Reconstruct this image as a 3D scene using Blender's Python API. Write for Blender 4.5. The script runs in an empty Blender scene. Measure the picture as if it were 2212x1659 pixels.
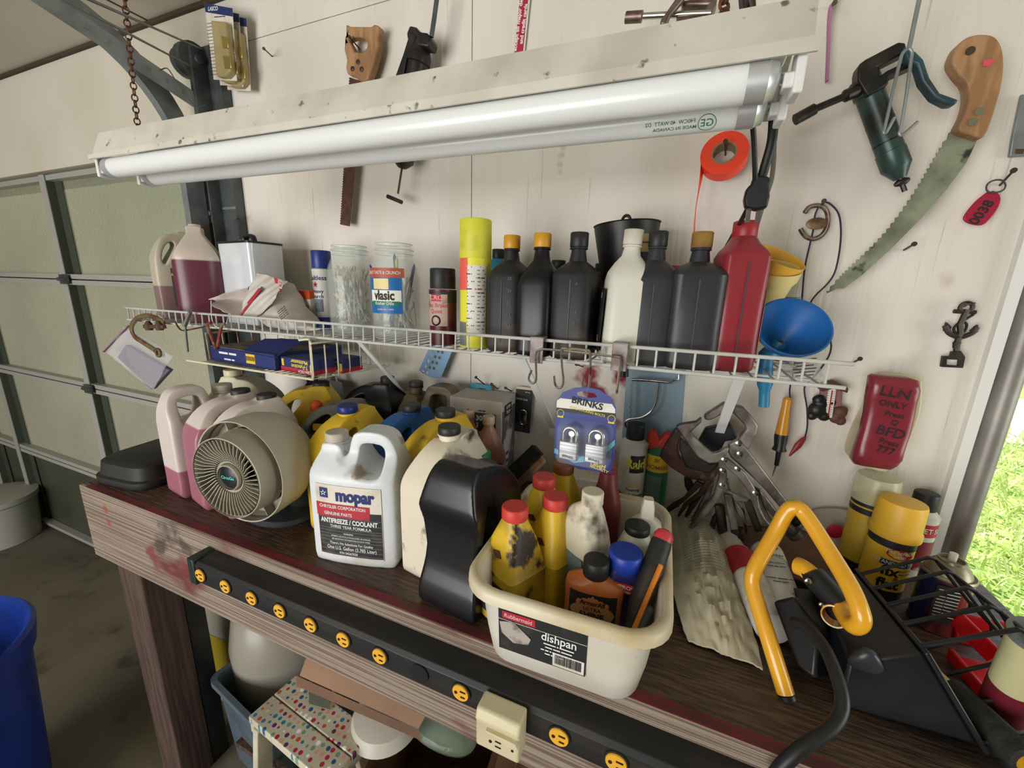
import bpy, bmesh, math, random
from math import sin, cos, pi, radians, sqrt, atan2, hypot
from mathutils import Vector, Matrix, noise as mnoise
random.seed(7)
SC = bpy.context.scene
COL = SC.collection
# ---------------------------------------------------------------- camera
CAMPOS = Vector((0.0, 0.0, 1.66)); FPX = 870.0
ROT = Matrix(((0.923386, -0.113665, 0.366658), (0.382875, 0.203907, -0.901016), (0.02765, 0.972369, 0.231804)))
cd = bpy.data.cameras.new('camera'); cam = bpy.data.objects.new('camera', cd); COL.objects.link(cam)
cd.sensor_fit = 'HORIZONTAL'; cd.sensor_width = 36.0; cd.lens = FPX*36.0/2212.0
cd.clip_start = 0.02; cd.clip_end = 200
cam.matrix_world = Matrix.Translation(CAMPOS) @ ROT.to_4x4()
SC.camera = cam
def lin(c): return tuple((x/255/12.92 if x/255 <= .04045 else ((x/255+.055)/1.055)**2.4) for x in c)
# ---------------------------------------------------------------- daylight
wd = bpy.data.worlds.new('sky'); SC.world = wd; wd.use_nodes = True
_b = wd.node_tree.nodes['Background']; _b.inputs[0].default_value = (.80, .90, 1.0, 1); _b.inputs[1].default_value = 1.15
def light(kind, name, loc, target, energy, color=(1, 1, 1), size=None, angle=None, spread=None):
    l = bpy.data.lights.new(name, kind); l.energy = energy; l.color = color
    if size: l.shape = 'RECTANGLE'; l.size, l.size_y = size
    if spread: l.spread = radians(spread)
    if angle: l.angle = radians(angle)
    o = bpy.data.objects.new(name, l); COL.objects.link(o); o.location = loc
    o.rotation_euler = (Vector(target)-Vector(loc)).to_track_quat('-Z', 'Y').to_euler(); return o
light('SUN', 'sun', (-3.2, 6, 9), (0, 0, 0), 8.0, (1, .95, .86), angle=.6)
light('AREA', 'window_daylight', (-1.0, -2.95, 1.22), (-.3, 1.0, 1.25), 185, (1.0, .985, .96), size=(3.4, 2.0))
light('AREA', 'open_door_daylight', (2.6, .2, 1.5), (0, .75, 1.35), 15, (.97, 1.0, .95), size=(1.2, 1.4), spread=130)
SC.view_settings.view_transform = 'Standard'; SC.view_settings.look = 'None'
SC.view_settings.gamma = 1.0; SC.view_settings.use_curve_mapping = False; SC.view_settings.exposure = 0.09
SC.cycles.max_bounces = 7; SC.cycles.diffuse_bounces = 3; SC.cycles.transparent_max_bounces = 12
SC.cycles.use_denoising = True; SC.cycles.sample_clamp_indirect = 4; SC.cycles.caustics_refractive = False; SC.cycles.caustics_reflective = False
# ---------------------------------------------------------------- pixels of the photograph -> points of the place
def ray(u, v): return ROT @ Vector(((u-1106)/FPX, -(v-829.5)/FPX, -1.0))
def at(u, v, y=None, z=None):
    r = ray(u, v); t = (y/r.y) if y is not None else (z-CAMPOS.z)/r.z
    return CAMPOS + r*t
# ---------------------------------------------------------------- materials
MATS = {}
def mat(name, col, rough=.5, metal=0., c2=None, n=(8, .45, .65), st=(1, 1, 1), bump=None, trans=0., alpha=1., sub=0., spec=.5, coat=0., zstep=None, c3=None, n3=(3, .55, .62), st3=(1, 1, 1), ior=1.45, transl=0., gen=False):
    if name in MATS: return MATS[name]
    m = bpy.data.materials.new(name); m.use_nodes = True; MATS[name] = m
    nt = m.node_tree; N = nt.nodes; L = nt.links; P = N['Principled BSDF']; tc = N.new('ShaderNodeTexCoord')
    def sock(s, v): P.inputs[s].default_value = v
    sock('Roughness', rough); sock('Metallic', metal); sock('Specular IOR Level', spec); sock('IOR', ior)
    sock('Transmission Weight', trans); sock('Alpha', alpha); sock('Coat Weight', coat); sock('Subsurface Weight', sub)
    if sub: P.inputs['Subsurface Radius'].default_value = (.02, .015, .012)
    base = N.new('ShaderNodeRGB'); base.outputs[0].default_value = (*lin(col), 1); cur = base.outputs[0]
    def noise(sc, st, det=5):
        mp = N.new('ShaderNodeMapping'); mp.inputs['Scale'].default_value = st; L.new(tc.outputs['Object'], mp.inputs[0])
        nz = N.new('ShaderNodeTexNoise'); nz.inputs['Scale'].default_value = sc; nz.inputs['Detail'].default_value = det; L.new(mp.outputs[0], nz.inputs['Vector']); return nz.outputs[0]
    def over(cur, c, fac):
        mx = N.new('ShaderNodeMix'); mx.data_type = 'RGBA'; L.new(fac, mx.inputs[0]); L.new(cur, mx.inputs[6]); mx.inputs[7].default_value = (*lin(c), 1); return mx.outputs[2]
    def ramp(f, lo, hi):
        r = N.new('ShaderNodeMapRange'); r.inputs[1].default_value = lo; r.inputs[2].default_value = hi; L.new(f, r.inputs[0]); return r.outputs[0]
    if zstep:
        sp = N.new('ShaderNodeSeparateXYZ'); L.new(tc.outputs['Object'], sp.inputs[0]); cur = over(cur, zstep[1], ramp(sp.outputs[2], zstep[0]+.002, zstep[0]-.002))
    if c2: cur = over(cur, c2, ramp(noise(n[0], st), n[1], n[2]))
    if c3: cur = over(cur, c3, ramp(noise(n3[0], st3), n3[1], n3[2]))
    L.new(cur, P.inputs['Base Color'])
    if bump:
        b = N.new('ShaderNodeBump'); b.inputs['Strength'].default_value = bump[1]; b.inputs['Distance'].default_value = .01
        L.new(noise(bump[0], bump[2] if len(bump) > 2 else st), b.inputs['Height']); L.new(b.outputs[0], P.inputs['Normal'])
    if transl:
        t = N.new('ShaderNodeBsdfTranslucent'); L.new(cur, t.inputs[0]); ms = N.new('ShaderNodeMixShader'); ms.inputs[0].default_value = transl
        L.new(P.outputs[0], ms.inputs[1]); L.new(t.outputs[0], ms.inputs[2]); L.new(ms.outputs[0], N['Material Output'].inputs[0])
    return m
# ---------------------------------------------------------------- mesh builder
def chain(o):
    m = Matrix()
    while o is not None: m = o.matrix_basis @ m; o = o.parent
    return m
FONT = {}
def glyphs(s, bold):
    k = (s, bold)
    if s[0] == '~' and k not in FONT:      # print too small to read: one short stroke per word
        vs, fs, x = [], [], 0.
        for wd in s[1:].split():
            n = len(vs); L_ = .52*len(wd); vs += [Vector((x, -.16, 0)), Vector((x+L_, -.16, 0)), Vector((x+L_, .20, 0)), Vector((x, .20, 0))]; fs.append((n, n+1, n+2, n+3)); x += L_+.3
        for v in vs: v.x -= (x-.3)/2
        FONT[k] = (vs, fs)
    if k not in FONT:
        cu = bpy.data.curves.new('t', 'FONT'); cu.body = s; cu.size = 1; cu.offset = bold; cu.resolution_u = 3
        cu.align_x = 'CENTER'; cu.align_y = 'CENTER'
        o = bpy.data.objects.new('t', cu); COL.objects.link(o); bpy.context.view_layer.update()
        me = bpy.data.meshes.new_from_object(o.evaluated_get(bpy.context.evaluated_depsgraph_get()))
        FONT[k] = ([v.co.copy() for v in me.vertices], [tuple(p.vertices) for p in me.polygons])
        bpy.data.objects.remove(o); bpy.data.curves.remove(cu); bpy.data.meshes.remove(me)
    return FONT[k]
XZ = Matrix.Rotation(pi/2, 4, 'X')      # text plane standing up, facing -Y
def T(x, y, z): return Matrix.Translation((x, y, z))
def RX(a): return Matrix.Rotation(radians(a), 4, 'X')
def RY(a): return Matrix.Rotation(radians(a), 4, 'Y')
def RZ(a): return Matrix.Rotation(radians(a), 4, 'Z')
class MB:
    def __init__(s, M=None): s.v = []; s.f = []; s.M = M
    def add(s, vs, fs, M=None):
        k = len(s.v); M = M if s.M is None else (s.M if M is None else s.M @ M)
        s.v += [(M @ Vector(p)) if M is not None else Vector(p) for p in vs]; s.f += [tuple(i+k for i in f) for f in fs]; return s
    def box(s, c, d, M=None):
        x, y, z = (q/2 for q in d); a, b, e = c
        vs = [(a+i*x, b+j*y, e+k*z) for i in (-1, 1) for j in (-1, 1) for k in (-1, 1)]
        return s.add(vs, [(0, 1, 3, 2), (4, 6, 7, 5), (0, 4, 5, 1), (2, 3, 7, 6), (0, 2, 6, 4), (1, 5, 7, 3)], M)
    def bar(s, p, q, w, h, up=(0, 0, 1)):
        p = Vector(p); q = Vector(q); d = q-p; L = d.length; d.normalize(); u = Vector(up); r = d.cross(u)
        if r.length < 1e-4: r = d.cross(Vector((1, 0, 0)))
        r.normalize(); u = r.cross(d)
        return s.box((0, 0, 0), (w, L, h), Matrix.Translation((p+q)/2) @ Matrix((r, d, u)).transposed().to_4x4())
    def rings(s, R, cap=(1, 1), M=None, close=False):
        n = len(R[0]); vs = [p for r in R for p in r]; fs = []
        m = len(R) if close else len(R)-1
        for i in range(m):
            a = i*n; b = ((i+1) % len(R))*n
            for j in range(n): k = (j+1) % n; fs.append((a+j, a+k, b+k, b+j))
        if not close:
            if cap[0]: fs.append(tuple(range(n-1, -1, -1)))
            if cap[1]: fs.append(tuple(range((len(R)-1)*n, len(R)*n)))
        return s.add(vs, fs, M)
    def lathe(s, prof, n=32, M=None, cap=(1, 1), c=(0, 0)):
        return s.rings([[(c[0]+r*cos(2*pi*j/n), c[1]+r*sin(2*pi*j/n), z) for j in range(n)] for r, z in prof], cap, M)
    def cyl(s, p, q, r, r2=None, n=16, cap=(1, 1)):
        return s.tube([p, q], [r, r if r2 is None else r2], n, cap=cap)
    def tube(s, pts, r, n=8, close=False, flat=1., cap=(1, 1)):
        P = [Vector(p) for p in pts]; m = len(P); R = []; prev = None
        for i in range(m):
            a = P[(i-1) % m] if (i > 0 or close) else P[i]; b = P[(i+1) % m] if (i < m-1 or close) else P[i]
            t = b-a
            if t.length < 1e-9: t = Vector((0, 0, 1))
            t.normalize()
            if prev is None:
                u = Vector((0, 0, 1)) if abs(t.z) < .9 else Vector((1, 0, 0))
                u = (u - t*u.dot(t)).normalized()
            else:
                u = prev - t*prev.dot(t); u = u.normalized() if u.length > 1e-6 else t.orthogonal().normalized()
            prev = u; w = t.cross(u); rr = r[i] if isinstance(r, (list, tuple)) else r
            R.append([P[i] + u*(rr*cos(2*pi*j/n)) + w*(rr*flat*sin(2*pi*j/n)) for j in range(n)])
        return s.rings(R, cap, None, close)
    def prism(s, pts, y0, y1, holes=(), M=None):
        """outline in x,z extruded along y"""
        if not holes:
            n = len(pts); vs = [(p[0], y0, p[1]) for p in pts]+[(p[0], y1, p[1]) for p in pts]
            fs = [tuple(range(n)), tuple(range(2*n-1, n-1, -1))]+[(j, j+n, (j+1) % n+n, (j+1) % n) for j in range(n)]
            return s.add(vs, fs, M)
        bm = bmesh.new(); loops = []
        for lp in [pts]+list(holes):
            vv = [bm.verts.new((p[0], 0, p[1])) for p in lp]; loops.append(vv)
            for i in range(len(vv)): bm.edges.new((vv[i], vv[(i+1) % len(vv)]))
        bmesh.ops.triangle_fill(bm, edges=bm.edges[:], use_beauty=True); bm.verts.index_update()
        vs = [v.co for v in bm.verts]; n = len(vs)
        V2 = [(v.x, y0, v.z) for v in vs]+[(v.x, y1, v.z) for v in vs]; fs = []
        for f in bm.faces:
            ix = [v.index for v in f.verts]; fs.append(tuple(ix)); fs.append(tuple(i+n for i in reversed(ix)))
        for lp in loops:
            ix = [v.index for v in lp]
            for i in range(len(ix)): a, b = ix[i], ix[(i+1) % len(ix)]; fs.append((a, b, b+n, a+n))
        bm.free(); return s.add(V2, fs, M)
    def text(s, t, size, M=None, bold=.012, wrap=None, sx=1., mirror=False):
        """text in local x,y then XZ plane; wrap=(radius, centre angle) puts it round a can"""
        vs, fs = glyphs(t, bold); k = -1 if mirror else 1
        vs = [Vector((v.x*size*sx*k, 0, v.y*size)) for v in vs]
        if M is not None and wrap is None: return s.add(vs, fs, M)
        if wrap:
            R, a0 = wrap; vs = [(M @ v) if M is not None else v for v in vs]
            vs = [Vector((R*sin(v.x/R+a0), -R*cos(v.x/R+a0), v.z)) for v in vs]
        return s.add(vs, fs)
    def quad(s, a, b, c, d): return s.add([a, b, c, d], [(0, 1, 2, 3)])
    def build(s, name, m, parent=None, world=False, bev=0, seg=2, smooth=True, ang=.7, sub=0, **tg):
        vs = s.v; loc = Vector((0, 0, 0))
        if parent is not None and world:
            I = chain(parent).inverted(); vs = [I @ v for v in vs]
        if parent is None:
            lo = [min(v[i] for v in vs) for i in range(3)]; hi = [max(v[i] for v in vs) for i in range(3)]
            loc = Vector(((lo[0]+hi[0])/2, (lo[1]+hi[1])/2, lo[2])); vs = [v-loc for v in vs]
        me = bpy.data.meshes.new(name); me.from_pydata([tuple(v) for v in vs], [], s.f); me.update()
        bm = bmesh.new(); bm.from_mesh(me); bmesh.ops.recalc_face_normals(bm, faces=bm.faces[:])
        bm.to_mesh(me); bm.free()
        o = bpy.data.objects.new(name, me); COL.objects.link(o); o.location = loc
        for q in (m if isinstance(m, (list, tuple)) else [m]): me.materials.append(q)
        if smooth:
            me.polygons.foreach_set('use_smooth', [True]*len(me.polygons)); me.set_sharp_from_angle(angle=ang)
        if bev:
            b = o.modifiers.new('b', 'BEVEL'); b.width = bev; b.segments = seg; b.limit_method = 'ANGLE'; b.angle_limit = .6
        if sub: q = o.modifiers.new('s', 'SUBSURF'); q.levels = q.render_levels = sub
        if parent is not None: o.parent = parent
        for k, v in tg.items(): o[k] = v
        return o
def thing(name, label, cat, loc=(0, 0, 0), rz=0, group=None, rx=0, ry=0):
    o = bpy.data.objects.new(name, None); COL.objects.link(o); o.empty_display_size = .02
    o.location = loc; o.rotation_euler = (radians(rx), radians(ry), radians(rz)); o['label'] = label; o['category'] = cat
    if group: o['group'] = group
    return o
def tag(o, label, cat, group=None, kind=None):
    o['label'] = label; o['category'] = cat
    if group: o['group'] = group
    if kind: o['kind'] = kind
    return o
def st(o): o['kind'] = 'structure'; return o
def arc(cx, cy, r, a0, a1, n=8, ry=None):
    ry = ry or r; return [(cx+r*cos(radians(a0+(a1-a0)*i/n)), cy+ry*sin(radians(a0+(a1-a0)*i/n))) for i in range(n+1)]
def rrect(w, d, r, n=5, cx=0, cy=0):
    o = []
    for sx, sy, a in ((1, 1, 0), (-1, 1, 90), (-1, -1, 180), (1, -1, 270)): o += arc(cx+sx*(w/2-r), cy+sy*(d/2-r), r, a, a+90, n)
    return o
def ring(w, d, p, z, cx=0, cy=0, n=32):
    o = []
    for j in range(n):
        a = 2*pi*(j+.5)/n; c, s = cos(a), sin(a)
        o.append((cx+w/2*abs(c)**(2/p)*(1 if c > 0 else -1), cy+d/2*abs(s)**(2/p)*(1 if s > 0 else -1), z))
    return o
def smoothpts(P, k=4, close=False):
    P = [Vector(p) for p in P]; n = len(P); o = []
    rng = range(n) if close else range(n-1)
    for i in rng:
        if close: a, b, c, d = P[i-1], P[i], P[(i+1) % n], P[(i+2) % n]
        else: a, b, c, d = P[max(i-1, 0)], P[i], P[i+1], P[min(i+2, n-1)]
        for j in range(k):
            t = j/k; o.append(.5*((2*b)+(c-a)*t+(2*a-5*b+4*c-d)*t*t+(3*b-a-3*c+d)*t**3))
    if not close: o.append(P[-1])
    return o
# ================================================================ THE ROOM
B = 1.11          # bench top
WY = 1.03         # wall surface
DECK = 1.533      # wire shelf deck
M_wall = mat('painted plywood', (226, 220, 210), .62, c2=(212, 204, 192), n=(3.2, .45, .75), st=(1.6, 1, .35), bump=(46, .25, (1.6, 1, .09)), c3=(176, 162, 144), n3=(60, .66, .74), st3=(1.4, 1, .04))
M_wallup = mat('painted board', (214, 208, 192), .7, c2=(200, 192, 172), n=(2, .4, .8))
M_wallr = mat('bare grey board', (120, 116, 108), .8, c2=(96, 92, 86), n=(2, .4, .8))
M_gap = mat('dark joint', (70, 58, 44), .9)
M_ceil = mat('ceiling board', (196, 190, 174), .8, c2=(184, 177, 160), n=(2, .4, .8))
M_floor = mat('concrete', (116, 108, 94), .75, c2=(98, 90, 76), n=(3, .35, .7), bump=(30, .15), c3=(80, 72, 62), n3=(6, .6, .7))
M_galv = mat('galvanised steel', (140, 146, 146), .42, .35, c2=(112, 118, 118), n=(14, .4, .7))
M_dsteel = mat('dark steel', (88, 94, 94), .45, .35, c2=(66, 70, 70), n=(20, .4, .7))
M_white = mat('white paint', (226, 226, 222), .5)
M_black = mat('black plastic', (22, 23, 25), .42, c2=(42, 41, 40), n=(9, .5, .8))
M_rust = mat('rusty steel', (110, 66, 40), .7, .3, c2=(70, 46, 34), n=(60, .4, .6))
M_chrome = mat('chrome', (205, 205, 205), .18, 1., c2=(150, 140, 125), n=(60, .62, .7))
M_iron = mat('old iron', (78, 72, 66), .5, .6, c2=(58, 50, 44), n=(40, .4, .65))
w = MB(); g = .0022; y0, y1 = WY, WY+.10
for x0, x1, z0, z1 in ((-1.47, -.5512-g/2, 0, 2.384-g), (-.5512+g/2, .532, 0, 2.518), (-1.47, -.5512-g/2, 2.384, 2.518)):
    w.box(((x0+x1)/2, (y0+y1)/2, (z0+z1)/2), (x1-x0, y1-y0, z1-z0))
w.build('wall_back', M_wall, kind='structure', smooth=False)
MB().box((-.49, WY+.07, 1.26), (1.9, .03, 2.5)).build('trim_1', M_gap, kind='structure', smooth=False)
w = MB(); w.box((-2.36, WY+.05, 2.318), (1.775, .10, .40)); w.box((-4.0, WY+.05, 2.318), (1.5, .10, .40)); w.box((2.2, WY+.05, 2.35), (3.4, .10, .34))
w.build('wall_door_header', M_wallup, kind='structure', smooth=False)
w = MB(); w.box((-4.8, -.9, 1.25), (.1, 4.2, 2.56)); w.build('wall_left', M_wallr, kind='structure')
w = MB(); w.box((3.9, -.9, 1.25), (.1, 4.2, 2.56)); w.build('wall_right', M_wallr, kind='structure')
w = MB(); w.box((-.45, -3.1, 1.25), (8.8, .1, 2.56)); w.build('wall_rear', M_wallr, kind='structure')
w = MB(); w.box((-.45, -.9, 2.568), (8.8, 4.4, .1)); w.build('ceiling', M_ceil, kind='structure')
w = MB(); w.box((-.45, -.93, -.05), (8.8, 4.5, .1)); w.build('floor', M_floor, kind='structure')
w = MB()
for x in (-1.80,): w.box((x, .1, 2.5165), (.004, 2., .003))
w.box((-2.4, WY-.006, 2.511), (2.2, .012, .012)); w.build('trim_2', M_gap, kind='structure')
# garage door, closed, translucent fibreglass sections in galvanised frames
M_fg = mat('green translucent fibreglass', (162, 158, 138), .14, c2=(142, 144, 126), n=(1.3, .35, .7), bump=(60, 1.0, (1, 1, 2.0)), transl=.19)
M_alu = mat('door rail aluminium', (176, 174, 166), .5, .15)
d = thing('door_1', 'closed overhead door of green fibreglass sections', 'door', (-2.9, 1.07, 0)); del d['label']; del d['category']; d['kind'] = 'structure'
zr = [0.02, .565, 1.09, 1.641, 2.115]
for i in range(4):
    MB().quad((-4.33, 1.085, zr[i]), (-1.47, 1.085, zr[i]), (-1.47, 1.085, zr[i+1]), (-4.33, 1.085, zr[i+1])).build('panel', M_fg if i else mat('dark lower door panel', (74, 78, 64), .45, c2=(60, 64, 54), n=(3, .4, .7)), d, True, smooth=False)
for i, z in enumerate(zr):
    m = MB(); m.box((-2.9, 1.066, z+(.018 if i == 0 else -.018 if i == 4 else .014)), (2.86, .034, .022))
    if 0 < i < 4: m.box((-2.9, 1.066, z-.014), (2.86, .034, .022)); 
    m.build('rail', M_alu, d, True)
    if 0 < i < 4: MB().box((-2.9, 1.074, z), (2.86, .006, .01)).build('rail_joint', M_gap, d, True)
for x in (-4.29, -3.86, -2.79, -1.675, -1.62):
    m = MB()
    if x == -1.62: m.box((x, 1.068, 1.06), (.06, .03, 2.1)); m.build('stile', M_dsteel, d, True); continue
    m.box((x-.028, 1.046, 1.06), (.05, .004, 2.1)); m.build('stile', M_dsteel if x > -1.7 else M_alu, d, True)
    m = MB(); m.box((x-.003, 1.062, 1.06), (.004, .03, 2.1)); m.box((x+.03, 1.078, 1.06), (.06, .004, 2.1), None); m.build('stile_web_shade', mat('shaded green steel', (66, 72, 60), .6), d, True)  # dark web strip: shade beside the stile is put into its colour
for z in zr[1:4]:
    h = MB(); h.box((-2.79, 1.035, z), (.07, .008, .045)); h.cyl((-2.83, 1.03, z), (-2.75, 1.03, z), .009, n=10); h.build('hinge', M_dsteel, d, True)
h = MB(); h.prism([(-1.66, z) for z in (1.86, 2.0)]+[(-1.50, 2.0), (-1.48, 1.98), (-1.48, 1.86)], 1.015, 1.019)
h.cyl((-1.54, 1.008, 1.90), (-1.44, 1.008, 1.90), .012, n=12); h.cyl((-1.54, 1.008, 1.96), (-1.54, .99, 1.96), .01, n=12)
for x, z in ((-1.635, 1.97), (-1.60, 1.89)): h.cyl((x, 1.016, z), (x, 1.007, z), .008, n=6)
h.build('roller_bracket', M_galv, d, True, bev=.001)
MB().box((-1.575, 1.05, 1.95), (.05, .02, .42)).build('red_stile_mark', mat('red paint', (150, 44, 30), .6), d, True)
# track: vertical on the door jamb, curved, then running back under the ceiling
t = thing('garage_door_track', 'galvanised curved track of the closed green garage door, left of the blister cards', 'door track', (-1.53, 1.0, 0))
def csec(path, name, m, w=.058, dp=.03):
    R = []
    P = [Vector(p) for p in path]
    for i, p in enumerate(P):
        tt = (P[min(i+1, len(P)-1)]-P[max(i-1, 0)]).normalized(); x = Vector((1, 0, 0)); n_ = x.cross(tt).normalized()
        sec = [(0, -w/2), (0, w/2), (dp, w/2), (dp, w/2-.012), (dp-.003, w/2-.012), (dp-.003, w/2-.003), (.003, w/2-.003), (.003, -w/2+.003), (dp-.003, -w/2+.003), (dp-.003, -w/2+.012), (dp, -w/2+.012), (dp, -w/2)]
        R.append([p + x*(-a) + n_*b for a, b in sec])
    return MB().rings(R).build(name, m, t, True)
cy, cz, rr = .62, 2.02, .36
csec([(-1.60, .975, 0.02), (-1.60, .975, 2.0)]+[(-1.60, cy+rr*cos(radians(a)), cz+rr*sin(radians(a))) for a in range(3, 91, 6)]+[(-1.60, .3, 2.39), (-1.60, -2.6, 2.44)], 'track_rail', M_galv)
m = MB(); m.box((-1.475, 1.012, 1.2), (.075, .03, 2.36)); m.box((-1.51, .99, 1.2), (.004, .06, 2.36)); m.build('jamb_angle', M_dsteel, t, True)
m = MB(); p, q = Vector((-1.50, .99, 2.20)), Vector((-1.55, .30, 2.43)); m.bar(p, q, .004, .045); m.bar(p+Vector((-.018, 0, .02)), q+Vector((-.018, 0, .02)), .036, .003)
for i in range(7): c = p.lerp(q, .05+i*.06); m.bar(c+Vector((.003, 0, 0)), c+Vector((.0, .018, -.004)), .004, .012)
m.build('perforated_angle', M_galv, t, True)
m = MB(); m.box((-1.50, .985, 2.25), (.02, .07, .22)); m.cyl((-1.53, .97, 2.33), (-1.50, .97, 2.33), .05, n=20); m.cyl((-1.56, .97, 2.33), (-1.53, .97, 2.33), .042, n=20); m.cyl((-1.57, .97, 2.33), (-1.48, .97, 2.33), .012, n=8); m.build('pulley', M_dsteel, t, True)
for a, b in (((440, 108, .98), (150, -20, .35)), ((425, 150, .98), (120, -10, .30))):
    MB().cyl(at(a[0], a[1], y=a[2]), at(b[0], b[1], y=b[2]), .0022, n=6).build('cable', M_dsteel, t, True)
m = MB(); m.tube(smoothpts([at(345, 152, y=.8), at(362, 148, y=.83), at(378, 172, y=.85)]), .0015, 5); m.tube(smoothpts([at(395, 200, y=.9), at(425, 230, y=.93), at(445, 225, y=.95)]), .0015, 5)
m.build('wire', M_dsteel, t, True)
# open door on the right: its pipe and the lawn
p = thing('door_jamb_pipe', 'thick galvanised pipe standing at the edge of the open doorway', 'pipe', (.577, 1.02, 0))
MB().lathe([(.019, 0), (.019, 2.5)], 32, T(.577, 1.03, 0)).build('pipe', mat('dull galvanised pipe', (150, 146, 140), .45, .35, c2=(116, 110, 104), n=(7, .4, .7)), p, True)
MB().box((.541, WY+.035, 1.25), (.018, .10, 2.5)).build('trim_3', M_white, kind='structure')
w = MB(); w.box((2, 21.2, -.12), (60, 40, .1)); w.build('ground_lawn', mat('lawn soil', (150, 168, 92), .9, c2=(120, 150, 70), n=(3, .4, .6)), kind='structure')
MB().box((6.9, 8.5, -.065), (14, 3.4, .012)).build('ground_gravel', mat('pale gravel', (205, 196, 188), .9, c2=(160, 150, 142), n=(25, .4, .6)), kind='structure')
rnd = random.Random(3); gr = MB()
for i in range(9000):
    y = 1.35+6.*rnd.random()**1.6; x = .50*y + rnd.uniform(-.25, .75+.5*y); h = rnd.uniform(.05, .16); a = rnd.uniform(0, 2*pi); l = rnd.uniform(.02, .16); ww = rnd.uniform(.003, .007)*(1+y*.15)
    dx, dy = cos(a), sin(a); b0 = Vector((x, y, -.07)); tip = b0+Vector((dx*l, dy*l, h)); md = b0+Vector((dx*l*.35, dy*l*.35, h*.6)); s_ = Vector((-dy, dx, 0))*ww
    gr.add([b0-s_, b0+s_, md+s_*.8, tip, md-s_*.8], [(0, 1, 2, 3, 4)])
o = gr.build('lawn_grass', mat('grass blades', (178, 200, 104), .5, c2=(222, 228, 176), n=(9, .4, .6), transl=.35), None)
tag(o, 'bright green sunlit grass outside the open doorway', 'grass', kind='stuff')
MB().rings([ring(3.6, .5, 4, z_, -3.2, 1.75) for z_ in (-.07, .5, .85)]).build('ground_light_blocker', mat('dark light blocker', (30, 44, 22), .9), kind='structure')  # added unseen hedge shape, keeps low light off the lower door panels
# ================================================================ THE WORKBENCH
def wood_mat(name, ca, cb, cr=None, fine=(1, 30, 30), rough=.7, cs=None, **k):
    return mat(name, ca, rough, c2=cb, n=(9, .44, .56), st=fine, c3=cr, bump=(9, .4, fine), **k)
M_face = wood_mat('weathered fir face', (152, 138, 122), (108, 90, 77), (104, 46, 46), fine=(.22, 30, 38), n3=(2.6, .62, .70), st3=(1, 1, 2.2))
M_top = wood_mat('dark oiled bench top', (92, 72, 58), (70, 53, 43), (46, 42, 40), fine=(2.2, 20, 20), rough=.42, n3=(5, .55, .7))
M_red = mat('worn red paint', (110, 38, 46), .6, c2=(78, 40, 38), n=(18, .45, .6), st=(.5, 3, 1))
M_leg = wood_mat('stained timber', (84, 66, 56), (68, 50, 43), None, fine=(9, 9, .5))
bench = thing('workbench', 'long tall timber workbench with dark worn top and weathered front beam', 'workbench', (-.3, .75, 0))
XL, XR, FY = -1.452, .62, .477
MB().box(((XL+XR)/2, (FY+WY)/2+.010, B-.022), (XR-XL, WY-FY-.020, .044)).build('bench_top', M_top, bench, True, bev=.003)
MB().box(((XL+XR)/2, FY+.010, B-.108), (XR-XL, .020, .216)).build('front_beam', M_face, bench, True, bev=.003)
MB().box(((XL+.03+XR)/2, FY+.011, B+.0004), (XR-XL-.03, .018, .0012)).build('red_edge_stripe', M_red, bench, True)
for x, y in ((-1.395, .560), (-1.395, .95), (.5, .56), (.5, .95)):
    MB().box((x, y, (B-.044)/2), (.115, .09, B-.044)).build('leg', M_leg, bench, True, bev=.004)
MB().box((-1.36, .633, (B-.05)/2), (.04, .055, B-.05)).build('leg_cleat', M_black, bench, True, bev=.003)
MB().box((-.35, .62, .16), (1.7, .02, .02)).build('lower_rail', M_leg, bench, True)
# outlet strip on the front beam
ps = thing('power_strip', 'long black outlet strip with yellow sockets screwed to the bench front beam', 'power strip', (-.2, .45, 1.05))
SY = .435; zc = 1.049
x0 = at(412, 1225, y=SY).x
m = MB(); L_ = .62-x0
m.rings([[(x, FY, zc-.026), (x, SY+.004, zc-.026), (x, SY, zc-.021), (x, SY, zc+.019), (x, SY+.006, zc+.026), (x, FY, zc+.031)] for x in (x0, .60)])
m.build('housing', mat('black strip housing', (26, 27, 30), .5, c2=(48, 44, 38), n=(12, .45, .75), st=(.5, 3, 3)), ps, True, bev=.001)
m = MB(); m.box((x0+.005, SY+.022, zc+.001), (.022, .05, .062)); m.build('end_cap', mat('green black cap', (28, 44, 36), .45), ps, True, bev=.003)
M_yel = mat('yellow socket plastic', (232, 172, 50), .45)
for u, v in ((430, 1230), (484, 1254), (541, 1281), (602, 1309), (669, 1340), (740, 1372), (819, 1408), (905, 1444), (995, 1487), (1208, 1581), (1332, 1636)):
    c = at(u, v, y=SY-.003); c.z = zc+.002
    m = MB(); m.lathe([(.0165, 0), (.0165, .0045)], 28, T(c.x, SY+.002, c.z) @ RX(90))
    out = m.build('socket_ring' if u != 905 else 'blank_plug', M_black, ps, True)
    if u != 905:
        f_ = MB(); f_.lathe([(.014, 0), (.014, .0062), (.0135, .0068)], 28, T(c.x, SY+.002, c.z) @ RX(90)); s_ = f_.build('socket_face', M_yel, ps, True)
        k = MB(); yy = SY-.0052
        k.box((c.x+.0045, yy, c.z+.005), (.0095, .001, .0022)); k.box((c.x+.0045, yy, c.z-.005), (.0075, .001, .0022)); k.lathe([(.0026, 0), (.0026, .001)], 10, T(c.x-.0075, yy+.0005, c.z) @ RX(90))
        k.build('slots', M_black, s_, True)
ta = thing('outlet_adapter', 'cream plug-in outlet adapter fixed on the black strip', 'outlet', (-.245, .41, 1.05))
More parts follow.
